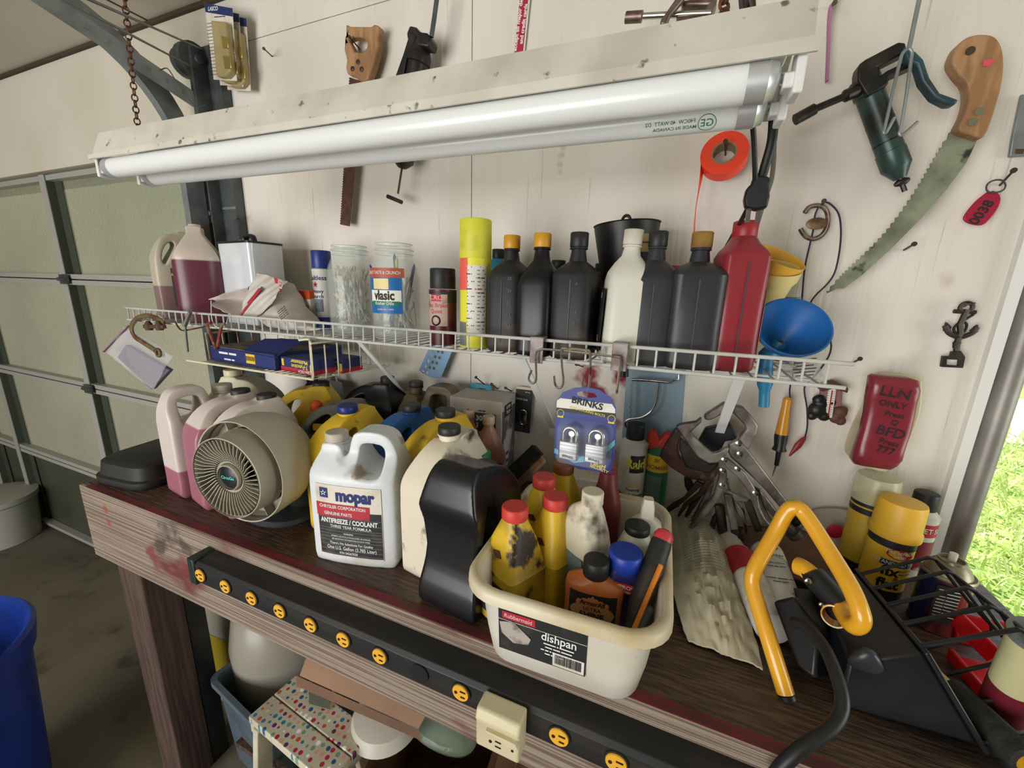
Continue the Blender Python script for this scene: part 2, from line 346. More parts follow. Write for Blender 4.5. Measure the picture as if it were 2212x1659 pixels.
M_cream = mat('cream plastic', (214, 204, 170), .4, c2=(196, 184, 148), n=(5, .4, .7))
c = at(1072, 1545, y=.40); c.z = 1.042
m = MB(); m.rings([[(c.x+i, .404, c.z-.034), (c.x+i, .404, c.z+.012), (c.x+i, .400, c.z+.018), (c.x+i, .406, c.z+.034), (c.x+i, SY, c.z+.034), (c.x+i, SY, c.z-.034)] for i in (-.034, .034)]); m.build('body', M_cream, ta, True, bev=.004, seg=3)
m = MB(); m.prism([(c.x-.016, c.z+.006), (c.x-.016, c.z+.009), (c.x+.030, c.z+.009), (c.x+.034, c.z+.001), (c.x+.018, c.z-.002)], .398, .405); m.build('ridge', M_cream, ta, True, bev=.001)
m = MB()
for x, z in ((-.006, -.010), (-.006, -.019)): m.box((c.x+x+.008, .4038, c.z+z), (.009, .001, .002))
m.lathe([(.0025, 0), (.0025, .001)], 10, T(c.x-.010, .4042, c.z-.0145) @ RX(90)); m.lathe([(.002, 0), (.002, .001)], 10, T(c.x+.024, .4042, c.z-.013) @ RX(90))
m.build('slots', M_black, ta, True)
# ================================================================ WIRE SHELF
M_wire = mat('white coated wire', (196, 196, 190), .4, c2=(160, 158, 150), n=(9, .5, .75))
M_wirer = mat('cream coated wire', (222, 214, 188), .4, c2=(160, 110, 80), n=(9, .70, .8))
sh = thing('wire_shelf', 'long white wire shelf holding the row of bottles', 'shelf', (-.7, .88, DECK-.01))
FYS = .725; SX0, SX1 = -1.611, .222; ZT = DECK+.033
m = MB(); i = 0; x = SX0+.005
while x < SX1:
    m.tube([(x, FYS+.001, ZT), (x, FYS, DECK-.003), (x, FYS+.004, DECK-.0055), (x, WY-.004, DECK-.0055)], .0019, 6); x += .0303
for y in (.80, .88, .96, WY-.008): m.cyl((SX0, y, DECK-.009), (SX1, y, DECK-.009), .0026, n=6)
m.build('deck_wires', M_wire, sh, True)
m = MB(); m.cyl((SX0, FYS, ZT), (SX1+.02, FYS, ZT), .0032, n=8); m.cyl((SX0, FYS-.002, DECK-.003), (SX1+.015, FYS-.002, DECK-.003), .0032, n=8); m.build('front_lip', M_wire, sh, True)
for u, v, uw, vw in ((775, 742, 885, 862), (1125, 765, 1195, 925), (1598, 815, 1543, 965)):
    a = at(u, v, y=.745); a.z = DECK-.006; b = at(uw, vw, y=WY-.006)
    m = MB(); m.bar(a, b, .018, .004, up=(0, 1, .3)); m.box((b.x, b.y, b.z), (.022, .006, .05)); m.build('diagonal_brace', M_white, sh, True)
# ================================================================ SHOP LIGHT
sl = thing('shop_light', 'long white two-tube shop light hanging over the shelf', 'light fixture', (-.55, .6, 1.95))
M_shade = mat('dusty white enamel', (208, 204, 192), .55, c2=(186, 180, 166), n=(9, .42, .68), c3=(110, 100, 86), n3=(45, .66, .72))
FX0, FX1 = -1.170, .088; zl, zt = 1.905, 1.955
def prof(x): return [(x, .518, zl-.011), (x, .520, zl), (x, .536, zt-.008), (x, .622, zt+.004), (x, .700, zl+.004), (x, .703, zl-.008)]
m = MB(); A = prof(FX0); Bq = prof(FX1)
inner = lambda P: [(p[0], p[1]+(.0015 if k < 3 else -.0015), p[2]-.0015) for k, p in enumerate(P)][::-1]
m.rings([A+inner(A), Bq+inner(Bq)]); m.build('reflector', M_shade, sl, True, smooth=False)
m = MB(); m.box(((FX0+FX1)/2, .598, zt-.014), (FX1-FX0-.02, .05, .032)); m.build('ballast_cover', M_white, sl, True, bev=.002)
m = MB(); m.prism([(FX0-.012, zl-.012), (FX0-.012, zl-.004), (FX1+.004, zl-.001), (FX1+.004, zl-.014)], .5165, .5195); m.build('lip_strip', M_shade, sl, True)
M_tube = mat('fluorescent tube glass', (246, 248, 246), .22, spec=.6, transl=.12); M_capm = mat('aluminium tube cap', (206, 208, 210), .35, .55)
zt2 = 1.8785; ys = (.537, .607); TX0, TX1 = -1.158, .066
for k, y in enumerate(ys):
    m = MB(); m.tube([(TX0+.028, y, zt2), (TX1-.028, y, zt2)], .019, 28); tb = m.build('fluorescent_tube', M_tube, sl, True)
    for xa, xb in ((TX0, TX0+.03), (TX1-.03, TX1)):
        m = MB(); s_ = 1 if xa == TX0 else -1; e = xa if s_ == 1 else xb
        m.tube([(e, y, zt2), (e+s_*.003, y, zt2), (e+s_*.010, y, zt2), (e+s_*.011, y, zt2), (e+s_*.030, y, zt2)], [.010, .0165, .0185, .0197, .0197], 24)
        m.cyl((e-s_*.012, y, zt2+.005), (e, y, zt2+.005), .0015, n=6); m.cyl((e-s_*.012, y, zt2-.005), (e, y, zt2-.005), .0015, n=6)
        m.build('metal_cap', M_capm, tb, True)
    for e, s_ in ((TX0-.012, -1), (TX1+.012, 1)):
        m = MB(); m.box((e+s_*.004, y+.002, zt2+.004), (.009, .030, .044)); m.box((e-s_*.003, y, zt2-.004), (.012, .018, .014)); m.build('lamp_holder', M_white, sl, True, bev=.002)
m = MB(); M_print = mat('green tube print', (60, 120, 84), .6)
def tprint(s, x, dz, size):
    vs, fs = glyphs(s, .01); R_ = .0193; ang0 = radians(-18)+dz/R_; o = []
    for v in vs:
        a = ang0-(-v.y*size)/R_; o.append((x-v.x*size, ys[1]-R_*cos(a), zt2+R_*sin(a)))
    m.add(o, fs)
tprint('GE', .004, -.009, .012); m.tube([(.004+.010*cos(a*pi/12), ys[1]-.0194*cos(radians(-18)-(.009-.0095*sin(a*pi/12))/.0193), zt2+.0194*sin(radians(-18)-(.009-.0095*sin(a*pi/12))/.0193)) for a in range(24)], .0004, 4, True)
tprint('F40CW  40 WATT', -.033, -.005, .006); tprint('MADE IN CANADA', -.033, -.012, .006); tprint('D2', -.064, -.005, .006)
m.build('printed_mark', M_print, tb, True)
sl.rotation_euler.y = .008
def links(name, a, b, n_, r, wr, label, M_=None):
    a = Vector(a); b = Vector(b); t_ = thing(name, label, 'chain', a); mm = MB(); ax = (b-a).normalized(); L_ = (b-a).length/n_
    u = ax.orthogonal().normalized(); w_ = ax.cross(u)
    for i in range(n_):
        c = a+ax*L_*(i+.5); q = u if i % 2 else w_
        mm.tube([c+ax*(L_*.62*sin(k*pi/6))+q*(r*cos(k*pi/6)) for k in range(12)], wr, 5, True)
    mm.build('links', M_ or M_rust, t_, True); return t_
links('chain', at(298, 281, y=.6), at(268, -14, y=.6), 22, .0052, .0014, 'thin rusty chain holding up the left end of the shop light')
links('chain', at(1560, 40, y=.6), at(1568, -14, y=.6), 3, .007, .0018, 'short rusty chain above the right part of the shop light')
# red spray marks on the wall paint
def stains(m, spots):
    nt = m.node_tree; N = nt.nodes; L = nt.links; Pn = N['Principled BSDF']; src = Pn.inputs['Base Color'].links[0].from_socket; g = N.new('ShaderNodeNewGeometry'); nz = N.new('ShaderNodeTexNoise'); nz.inputs['Scale'].default_value = 24; L.new(g.outputs['Position'], nz.inputs['Vector'])
    for c, r, col, a in spots:
        d_ = N.new('ShaderNodeVectorMath'); d_.operation = 'DISTANCE'; L.new(g.outputs['Position'], d_.inputs[0]); d_.inputs[1].default_value = c
        ad = N.new('ShaderNodeMath'); ad.operation = 'MULTIPLY_ADD'; L.new(nz.outputs[0], ad.inputs[0]); ad.inputs[1].default_value = r*2.4; L.new(d_.outputs['Value'], ad.inputs[2])
        mr = N.new('ShaderNodeMapRange'); mr.inputs[1].default_value = r*2.2; mr.inputs[2].default_value = r*1.6; mr.inputs[4].default_value = a; L.new(ad.outputs[0], mr.inputs[0])
        mx = N.new('ShaderNodeMix'); mx.data_type = 'RGBA'; L.new(mr.outputs[0], mx.inputs[0]); L.new(src, mx.inputs[6]); mx.inputs[7].default_value = (*lin(col), 1); src = mx.outputs[2]
    L.new(src, Pn.inputs['Base Color'])
RS = (140, 18, 44)
stains(M_wall, [(tuple(at(u, v, y=WY)), r, RS, a) for u, v, r, a in ((1278, 815, .040, 1.), (1292, 850, .036, 1.), (1318, 870, .030, 1.), (1308, 890, .028, .9), (1332, 910, .022, .7), (1345, 812, .036, 1.), (2047, 606, .02, .25), (1530, 470, .05, .12))] + [(tuple(at(u, v, y=WY)), .010, (176, 156, 130), .45) for u, v in ((1217, 318), (1214, 335), (1222, 300), (1211, 356), (1210, 372))])
stains(M_face, [(tuple(at(u, v, y=FY)), r, c_, a) for u, v, r, c_, a in ((365, 1150, .045, (60, 48, 48), .85), (345, 1180, .035, (66, 46, 46), .8), (395, 1180, .03, (52, 44, 42), .7), (330, 1200, .035, (122, 44, 46), .8), (400, 1215, .03, (120, 46, 50), .7), (228, 1100, .018, (150, 74, 50), .9), (236, 1130, .014, (140, 70, 50), .8), (300, 1090, .04, (150, 128, 126), .5))])
# ================================================================ builders for containers
def fused(mb, vox, it, post=None):
    me = bpy.data.meshes.new('f'); me.from_pydata([tuple(v) for v in mb.v], [], mb.f); me.update()
    bm = bmesh.new(); bm.from_mesh(me); bmesh.ops.recalc_face_normals(bm, faces=bm.faces[:]); bm.to_mesh(me); bm.free()
    o = bpy.data.objects.new('f', me); COL.objects.link(o)
    r = o.modifiers.new('r', 'REMESH'); r.mode = 'VOXEL'; r.voxel_size = vox
    s = o.modifiers.new('s', 'SMOOTH'); s.factor = .5; s.iterations = it
    bpy.context.view_layer.update(); e = o.evaluated_get(bpy.context.evaluated_depsgraph_get()); q = bpy.data.meshes.new_from_object(e)
    out = MB(); vs = [v.co.copy() for v in q.vertices]
    if post: vs = [Vector(post(*v)) for v in vs]
    out.add(vs, [tuple(p.vertices) for p in q.polygons]); bpy.data.objects.remove(o); bpy.data.meshes.remove(me); bpy.data.meshes.remove(q); return out
def P(name, col, c2=None, rough=.42, **k): return mat(name, col, rough, c2=c2, **k)
def capr(parent, x, y, z, r, h, m, name='cap', M=None, tip=.0015, ribs=36):
    mb = MB(M); R = []
    for rr, zz in ((r*.97, 0), (r, .001), (r, h-tip), (r-tip, h)):
        R.append([(x+(rr*(1-.022*(j % 2)))*cos(2*pi*j/(ribs*2)), y+(rr*(1-.022*(j % 2)))*sin(2*pi*j/(ribs*2)), z+zz) for j in range(ribs*2)])
    R.append([(x+(r-tip*2)*cos(2*pi*j/(ribs*2)), y+(r-tip*2)*sin(2*pi*j/(ribs*2)), z+h) for j in range(ribs*2)])
    mb.rings(R); return mb.build(name, m, parent, ang=.9)
def bottle(label, loc, secs, m, cap, capm, rz=0, name='bottle', cat='bottle', group=None, rx=0, ry=0, n=40, capn='cap'):
    t = thing(name, label, cat, loc, rz, group, rx, ry)
    mb = MB(); mb.rings([ring(s[1], s[2], s[3] if len(s) > 3 else 4, s[0], s[4] if len(s) > 4 else 0, 0, n) for s in secs])
    mb.build('body', m, t)
    if cap: capr(t, secs[-1][4] if len(secs[-1]) > 4 else 0, 0, cap[0], cap[1], cap[2], capm, capn)
    return t
def quart(label, loc, m, capm, w=.076, d=.108, H=.235, rz=0, neck=.0135, sh=(.150, .185, .205), capr_=.0172, hc=.026, p=4.5, group='motor oil bottles on the wire shelf', rx=0, ry=0, seam=True, caph=None):
    s0, s1, s2 = sh; s0, s1, s2 = s0*H/.235, s1*H/.235, s2*H/.235
    secs = [(0, w*.86, d*.9, 5), (.004, w*.97, d*.98, p), (.012, w, d, p), (s0*.45, w*.985, d*.985, p), (s0, w, d, p), (s0+(s1-s0)*.35, w*.93, d*.88, 3.4), (s0+(s1-s0)*.7, w*.70, d*.64, 2.6), (s1, neck*2.5, neck*2.7, 2.1), (s2, neck*2.05, neck*2.05, 2), (H-hc, neck*2, neck*2, 2), (H-.004, neck*1.9, neck*1.9, 2)]
    t = bottle(label, loc, secs, m, (H-hc, capr_, hc), capm, rz, 'oil_bottle', 'bottle', group, rx, ry)
    if seam:
        mb = MB(); mb.tube([(0, -d/2*1.0-.0002, .02), (0, -d/2*1.0-.0002, s0*.95)], .0011, 6); mb.build('seam_strip', capm if False else MATS['bottle seam'], t)
    mb = MB(); mb.lathe([(capr_*.9, H-hc-.005), (capr_*1.0, H-hc-.004), (capr_*.96, H-hc-.001)], 32); mb.build('neck_ring', m, t)
    return t
def label_flat(parent, x, z, w, h, y, m, r=.004, name='label'):
    return MB().prism([(x+a, z+b) for a, b in rrect(w, h, r)], y-.0006, y+.0006).build(name, m, parent)
def words(parent, lines, m, y=None, wrap=None, name='lettering', M=None, mirror=False):
    """lines: (text, x, z, size[, sx[, bold]]) standing in the plane y or wrapped round radius"""
    mb = MB()
    for l in lines:
        s, x, z, size = l[:4]; sx = l[4] if len(l) > 4 else 1; b = l[5] if len(l) > 5 else .012
        mb.text(s, size, T(x, 0, z) if wrap else ((M or Matrix()) @ T(x, y, z)), b, wrap, sx, mirror)
    return mb.build(name, m, parent, smooth=False)
def band(parent, r, z0, z1, m, a0=-180, a1=180, name='label', n=40):
    """strip of label round a can; angle 0 faces -Y"""
    mb = MB(); k = [(r*sin(radians(a0+(a1-a0)*i/n)), -r*cos(radians(a0+(a1-a0)*i/n))) for i in range(n+1)]
    mb.add([(x, y, z) for z in (z0, z1) for x, y in k], [(i, i+1, n+2+i, n+1+i) for i in range(n)]); return mb.build(name, m, parent, ang=1.5)
def can(label, loc, r, h, m, cap=None, rz=0, rx=0, ry=0, name='spray_can', cat='spray can', dome=True, group=None, prof=None):
    t = thing(name, label, cat, loc, rz, group, rx, ry)
    pr = prof or ([(r*.93, 0), (r*1.02, .001), (r*1.02, .004), (r, .006), (r, h-.004), (r*1.02, h-.003), (r*1.02, h)] + ([(r*.9, h+.002), (r*.6, h+.012), (r*.55, h+.013)] if dome else []))
    MB().lathe(pr, 48).build('body', m, t, ang=.5)
    if cap: cr, cz, ch, cm = cap; MB().lathe([(cr*.98, cz), (cr, cz+.001), (cr*.985, cz+ch-.003), (cr*.95, cz+ch-.0006), (cr*.9, cz+ch)], 40).build('cap', cm, t, ang=.6)
    return t
def jug(label, loc, sil, hole, th, m, cap, capm, rz=0, cat='jug', name='jug', ztap=(.19, .27, .45), oval=.5, vox=.0036, it=7, group=None, rx=0, ry=0, mirror=False, neck=None, capn='cap'):
    t = thing(name, label, cat, loc, rz, group, rx, ry); k = -1 if mirror else 1
    mb = MB(); mb.prism([(x*k, z) for x, z in sil], -th/2, th/2, [[(x*k, z) for x, z in hole]] if hole else [])
    W = max(abs(x) for x, z in sil)
    def post(x, y, z):
        f = max(0, min(1, (z-ztap[0])/(ztap[1]-ztap[0]))); f = f*f*(3-2*f); s = 1+(ztap[2]-1)*f
        e = max(0, 1-(abs(x)/W)**2.6)**.5; return (x, y*s*(1-oval*.45+oval*.45*e), z)
    fused(mb, vox, it, post).build('body', m, t, ang=3)
    if cap:
        cx_, cz_, cr_, ch_ = cap; MB().lathe([(cr_*.95, cz_-.03), (cr_*.9, cz_-.010), (cr_*1.05, cz_-.0095), (cr_*1.05, cz_-.007), (cr_*.8, cz_-.0065)], 32, T(cx_*k, 0, 0)).build('neck', neck or m, t)
        capr(t, cx_*k, 0, cz_-.0065, cr_, ch_, capm, capn)
    return t
S = smoothpts
def s2(P_, k=4): return [(v.x, v.y) for v in S([(a, b, 0) for a, b in P_], k, True)]
# handle-on-the-left gallon jug (washer fluid type), 0.19 wide, body top 0.265
SIL_B = s2([(-.088, .004), (-.09, .05), (-.09, .15), (-.083, .195), (-.055, .238), (-.022, .258), (.010, .262), (.022, .268), (.058, .268), (.066, .255), (.086, .21), (.09, .17), (.09, .05), (.088, .004), (.06, 0), (-.06, 0)])
HOLE_B = s2([(-.060, .178), (-.052, .205), (-.030, .228), (-.006, .236), (-.004, .222), (-.022, .200), (-.040, .178), (-.052, .166)])
# square-handled antifreeze jug, cap left, handle right
SIL_A = s2([(-.088, .004), (-.09, .05), (-.09, .17), (-.086, .205), (-.074, .235), (-.068, .250), (-.036, .250), (-.024, .232), (-.014, .232), (-.006, .262), (.006, .280), (.045, .283), (.072, .272), (.086, .24), (.09, .20), (.09, .05), (.088, .004), (.06, 0), (-.06, 0)], 3)
HOLE_A = s2([(.012, .205), (.010, .240), (.018, .258), (.052, .258), (.062, .246), (.063, .212), (.055, .196), (.022, .196)], 3)
M_bseam = mat('bottle seam', (74, 74, 74), .5)
M_blk = P('black oil bottle', (24, 25, 28), None, .38, c3=(66, 54, 46), n3=(7, .56, .7))
M_blkd = P('dusty black bottle', (34, 34, 36), (92, 76, 64), .55, n=(6, .50, .68))
M_gry = P('charcoal bottle', (46, 48, 52), None, .42, c3=(62, 60, 60), n3=(6, .5, .7))
M_ycap = P('amber cap', (214, 156, 40), (190, 140, 50)); M_kcap = P('black cap', (30, 32, 32), (52, 50, 48), .5); M_wcap = P('white cap', (214, 208, 192), (176, 164, 146), .5)
M_bcap = P('blue cap', (34, 52, 130), (28, 40, 100), .4); M_rcap = P('red cap', (206, 66, 58), (150, 44, 44), .5, n=(14, .5, .75)); M_gcap = P('green cap', (44, 120, 76), (34, 90, 60), .5)
M_wht = P('white plastic bottle', (216, 214, 200), None, .42, c3=(150, 136, 110), n3=(14, .62, .75)); M_txtk = mat('black print', (26, 26, 28), .6); M_txtw = mat('white print', (226, 226, 222), .6)
M_txtr = mat('red print', (176, 34, 46), .6); M_txtb = mat('navy print', (26, 42, 104), .6); M_txty = mat('yellow print', (232, 206, 70), .6); M_txtg = mat('teal print', (90, 210, 190), .6)
M_cream2 = mat('aged label', (222, 214, 200), .6, c2=(190, 176, 158), n=(12, .5, .7)); M_lblk = mat('black label', (36, 37, 40), .5, c2=(60, 58, 56), n=(30, .55, .7)); M_lred = mat('red label', (180, 38, 52), .55, c2=(150, 36, 44), n=(20, .5, .7))
M_lblue = mat('blue card', (36, 54, 130), .45); M_lwht = mat('white label', (224, 222, 214), .55, c2=(200, 192, 176), n=(20, .5, .7)); M_lyel = mat('yellow label', (232, 190, 60), .5); M_dirt = mat('grime', (74, 56, 44), .8)
def sx_(u, v=650, y=.80): return at(u, v, y=y).x
# ================================================================ ON THE WIRE SHELF
ZS = DECK-.003
q = quart('dusty black quart bottle with amber cap and measuring numbers, next to the tall yellow can', (sx_(1099), .81, ZS), M_blkd, M_ycap, w=.080, d=.10)
words(q, [(s, .018, z, .0085) for s, z in (('28', .148), ('24', .124), ('20', .101), ('16', .078), ('12', .056))], mat('embossed grey', (64, 66, 70), .5), y=-.0508, name='volume_marks')
quart('clean black quart bottle with bright amber cap, second of the black bottles', (sx_(1170), .79, ZS), M_blk, M_ycap, w=.076, d=.10, seam=False, sh=(.135, .185, .205))
q = quart('dark grey-black quart bottle with black cap, left of the white bottle', (sx_(1246), .79, ZS), M_blkd, M_kcap, w=.082, d=.10, sh=(.155, .182, .2))
words(q, [('A', .012, .14, .007), ('16', .012, .09, .007), ('8', .012, .07, .007)], MATS['embossed grey'], y=-.0506, name='volume_marks')
q = quart('white quart bottle with white cap and black side label among the black bottles', (sx_(1348), .79, ZS), M_wht, M_wcap, w=.080, d=.10, H=.238, sh=(.145, .19, .205), rz=17, seam=False, ry=2)
label_flat(q, 0, .075, .07, .115, 0, M_lblk).matrix_basis = T(-.0438, 0, 0) @ RZ(-90)
words(q, [('20', 0, .12, .014), ('OIL', 0, .04, .016)], M_txtw, y=0, M=T(-.0446, 0, 0) @ RZ(-90))
quart('black quart bottle with ribbed black cap right of the white bottle', (sx_(1408), .80, ZS), M_gry, M_kcap, w=.086, d=.10, sh=(.150, .185, .205), rz=5, capr_=.0165)
quart('black quart bottle with rusty brown cap left of the red bottle', (sx_(1500), .80, ZS), M_gry, P('rusty cap', (128, 92, 44), (172, 138, 46), .7), w=.090, d=.10, sh=(.162, .185, .205), rz=4, H=.232)
q = quart('tall dark red quart bottle with red cap at the right end of the row', (sx_(1588, 640)+.002, .82, ZS), P('dark red plastic', (142, 44, 52), (118, 38, 46), .36), P('red plastic cap', (156, 38, 44), None), w=.072, d=.098, H=.250, sh=(.180, .208, .214), rz=10, neck=.017, capr_=.0195, p=6)
label_flat(q, .0, .08, .075, .12, 0, P('faded back label', (150, 110, 88), (110, 70, 60), .7)).matrix_basis = T(.0363, 0, 0) @ RZ(90)
# bottles half hidden in the back row
bottle('small brown glass bottle hidden behind the charcoal and white bottles', (sx_(1295, 650, .93), .93, ZS), [(0, .05, .05, 2), (.002, .056, .056, 2), (.13, .056, .056, 2), (.15, .04, .04, 2), (.165, .026, .026, 2), (.18, .026, .026, 2)], P('amber glass', (84, 52, 30), None, .2), (.172, .015, .016), M_kcap)
bottle('black handled bottle standing behind the dusty black and clean black bottles', (sx_(1205, 600, .92), .92, ZS), [(0, .09, .06, 4), (.14, .09, .06, 4), (.17, .05, .04, 3), (.18, .03, .03, 2)], M_blk, (.178, .016, .016), M_kcap)
fi = bottle('teal fuel cleaner bottle behind the tall yellow can', (sx_(1077, 570, .93), .93, ZS), [(0, .08, .045, 5), (.17, .08, .045, 5), (.19, .05, .035, 3), (.20, .026, .026, 2)], P('teal label', (38, 118, 146), None, .4), (.198, .016, .022), M_kcap)
words(fi, [('NO GARB', .0, .163, .010), ('Fuel Injector', 0, .14, .013), ('Cleaner', .006, .123, .013)], M_txtw, y=-.0228)
bottle('dark red bottle behind the two charcoal bottles', (sx_(1450, 600, .93), .93, ZS), [(0, .09, .06, 4), (.13, .09, .06, 4), (.16, .04, .04, 2), (.17, .03, .03, 2)], P('maroon plastic', (110, 30, 44), None), (.168, .016, .016), M_rcap)
# black funnel with a ring behind the white bottle
BFX = at(1372, 490, y=.93)
bf = thing('oil_funnel', 'black wide-mouthed funnel with hanging ring behind the white bottle', 'funnel', (at(1370, 490, y=.93).x, .93, at(1370, 490, y=.93).z-.222), ry=-4)
MB().lathe([(.075, .225), (.077, .227), (.0735, .227), (.055, .12), (.012, .04), (.010, -.10), (.012, -.10), (.014, .04), (.058, .12), (.075, .222)], 44, cap=(0, 0)).build('cone', M_black, bf)
MB().tube([(-.006+.010*cos(a*pi/8), .04, .240+.012*sin(a*pi/8)) for a in range(16)], .0035, 8, True).build('hanging_ring', M_black, bf)
band(bf, .0713, .165, .20, mat('gold label', (150, 124, 62), .5), 10, 60)
bf.scale = (.90, .90, 1)
words(bf, [('~xxxxx xxx', .046, .183, .009)], M_txtk, wrap=(.0722, 0))
# tall yellow can
yc = can('tall dusty yellow and red can with a lime yellow cap', (sx_(1027, 600, .80), .80, ZS), .0300, .192, P('yellow red can body', (226, 222, 62), None, .45), (.0310, .168, .070, P('lime cap', (216, 214, 62), (180, 176, 70), .5, n=(18, .5, .7))))
yc.scale = (1.1, 1.1, 1.12); band(yc, .0304, .11, .172, mat('coral print', (232, 98, 84), .45), -100, -2); band(yc, .0305, .0, .05, mat('grey print', (120, 122, 124), .5), -100, -8, 'lower_band'); band(yc, .0306, .025, .155, M_lwht, -2, 70, 'text_panel')
yc_l = []
for i in range(17): yc_l.append((('~xxxxxxx xxxx', '~xxx xxxxx xxxxx', '~xxxxxxx xx xxx', '~xxxx xxxx xxxx')[i % 4], .016, .146-i*.0068, .0052))
words(yc, yc_l, M_txtk, wrap=(.0309, 0), name='small_print'); words(yc, [('~xxxxxx', .016, .152, .006), ('~xxxx xxx', .016, .112, .006), ('~xxxxxxx', .016, .070, .006)], M_txtr, wrap=(.0310, 0), name='red_print')
# brake can
bk = can('short black and maroon can with black cap beside the tall yellow can', (sx_(957, 650, .80), .80, ZS), .0305, .122, P('maroon can', (96, 26, 40), (70, 28, 34), .35), (.0285, .124, .044, M_kcap), dome=False)
band(bk, .0308, .095, .119, M_lblk, name='upper_band'); band(bk, .0310, .043, .112, P('worn pink label', (186, 158, 148), (120, 80, 76), .6, n=(22, .5, .64)), -50, 50); band(bk, .0311, .097, .112, M_lred, -24, 24, 'logo_band')
words(bk, [('CRC', 0, .1045, .013, 1.2)], mat('pink print', (226, 170, 168), .6), wrap=(.0313, 0)); words(bk, [('Disc Brake', 0, .088, .0125), ('Quiet', 0, .075, .0125)], mat('crimson print', (178, 60, 72), .6), wrap=(.0313, 0), name='product_name')
MB().tube([(.031*sin(a) , -.0315*cos(a), .055+.010*sin(b)) for a, b in [(.32*cos(k*pi/10), k*pi/10) for k in range(20)]], .0018, 5, True).build('disc_mark', M_txtk, bk)
# two glass jars
M_glass = mat('clear jar glass', (226, 236, 230), .05, alpha=.17, spec=1.)
def jar(label, u, H=.187, R=.050):
    t = thing('glass_jar', label, 'jar', (sx_(u, 620, .815), .815, ZS), 0, 'open glass jars full of loose items'); t.scale = (1.13, 1.13, 1.17)
    k = R/.05; pr = [(.001, .0), (.040*k, 0), (.048*k, .006), (.050*k, .018), (.050*k, .125), (.047*k, .145), (.040*k, .160), (.0375*k, .166), (.0375*k, .176), (.0395*k, .177), (.0395*k, .180), (.0375*k, .181), (.0378*k, H), (.0355*k, H), (.035*k, .166), (.038*k, .158), (.045*k, .143), (.0475*k, .125), (.0475*k, .018), (.045*k, .009), (.001, .006)]
    MB().lathe(pr, 48, cap=(0, 0)).build('glass', M_glass, t, ang=1.2)
    for z_, rr_ in ((H, .037), (.1785, .0395), (.170, .0385), (.004, .045)): MB().lathe([(rr_*k, z_-.0016), ((rr_+.001)*k, z_-.0004), (rr_*k, z_+.0008), ((rr_-.002)*k, z_)], 44, cap=(0, 0)).build('glass_ring', mat('thick jar glass', (206, 216, 208), .1, alpha=.5, spec=1.), t)
    return t
rj = random.Random(5)
def sticks(n, t, m, name, L_=(.10, .16), z0=.012, r=.0012, zmax=.15, kind=True, top=None):
    mb = MB()
    for i in range(n):
        a, b = rj.uniform(0, 2*pi), rj.uniform(0, 2*pi); ra, rb = .043*sqrt(rj.random()), .041*sqrt(rj.random()); z = rj.uniform(z0, z0+.03); z1 = min(top or zmax, z+rj.uniform(*L_)*rj.uniform(.25, 1))
        p = Vector((ra*cos(a), ra*sin(a), z)); q = Vector((rb*cos(b), rb*sin(b), z1))
        mb.tube([p, (p+q)/2+Vector((rj.uniform(-.004, .004), rj.uniform(-.004, .004), 0)), q], r, 4, flat=1.6)
    return mb
def fill(o, j): o.location = j.location+Vector((0, 0, .013)); o.scale = (1.1, 1.1, 1.15); return o
j1 = jar('clear glass jar packed with whitish plastic ties, right of the starch can', 760)
tag(fill(sticks(150, j1, None, '').build('zip_ties', mat('milky nylon', (232, 224, 208), .5, c2=(150, 134, 112), n=(60, .45, .6)), None), j1), 'tangle of milky white plastic ties inside the left glass jar', 'zip ties', kind='stuff')
j2 = jar('clear glass pickle jar with a blue label full of pens and clips', 855, H=.190)
tag(fill(sticks(70, j2, None, '', zmax=.13).build('wire_ties', mat('clear nylon', (222, 222, 206), .4), None), j2), 'loose clear nylon ties inside the labelled pickle jar', 'zip ties', kind='stuff')
for i, (c, x, y, dx, dy, l) in enumerate((((34, 54, 150), -.02, -.01, -.3, -.15, .13), ((30, 46, 130), .005, .0, -.12, .1, .15), ((210, 190, 60), .012, -.02, .12, -.05, .14), ((36, 60, 160), .018, .01, .2, .1, .13), ((190, 60, 50), .0, -.02, .1, .05, .12), ((40, 60, 150), .01, -.03, .08, -.02, .10))):
    p0 = Vector((x-dx*.03, y-dy*.03, .02)); p1 = p0+Vector((dx, dy, 1)).normalized()*l
    mb = MB(); mb.cyl(p0, p1, .0035, n=8); mb.cyl(p1, p1+(p1-p0).normalized()*.008, .0032, .001, n=8)
    o = mb.build('pen', mat('pen colour %d' % i, c, .4)); o.location += j2.location+Vector((0, 0, .004)); o.scale = (1.1, 1.1, 1.15)
    tag(o, ('dark blue pen leaning left in the pickle jar', 'navy pen with tall tip in the middle of the pickle jar', 'yellow pen standing in the pickle jar', 'bright blue pen leaning right in the pickle jar', 'red pen inside the pickle jar', 'short blue pen low at the front of the pickle jar')[i], 'pen', 'pens in the pickle jar')
band(j2, .0506, .055, .128, mat('jar label blue', (30, 104, 168), .45), -58, 52); band(j2, .0509, .124, .142, mat('jar label ribbon', (176, 84, 62), .5), -52, 58, 'ribbon')
band(j2, .0509, .078, .100, mat('jar label oval', (232, 230, 214), .5), -32, 50, 'name_panel'); band(j2, .0512, .070, .079, mat('jar label green', (40, 120, 96), .5), -26, 46, 'lower_ribbon')
band(j2, .0509, .058, .080, M_lwht, -56, -42, 'barcode'); band(j2, .0509, .102, .122, mat('jar label plain', (232, 214, 150), .5), -20, 22, 'picture_panel')
words(j2, [('GREAT TASTE & CRUNCH', .004, .133, .0085, .82)], M_txtw, wrap=(.0515, 0)); words(j2, [('vlasic', .008, .0895, .025, .86, .03)], M_txtk, wrap=(.0515, 0), name='brand_lettering')
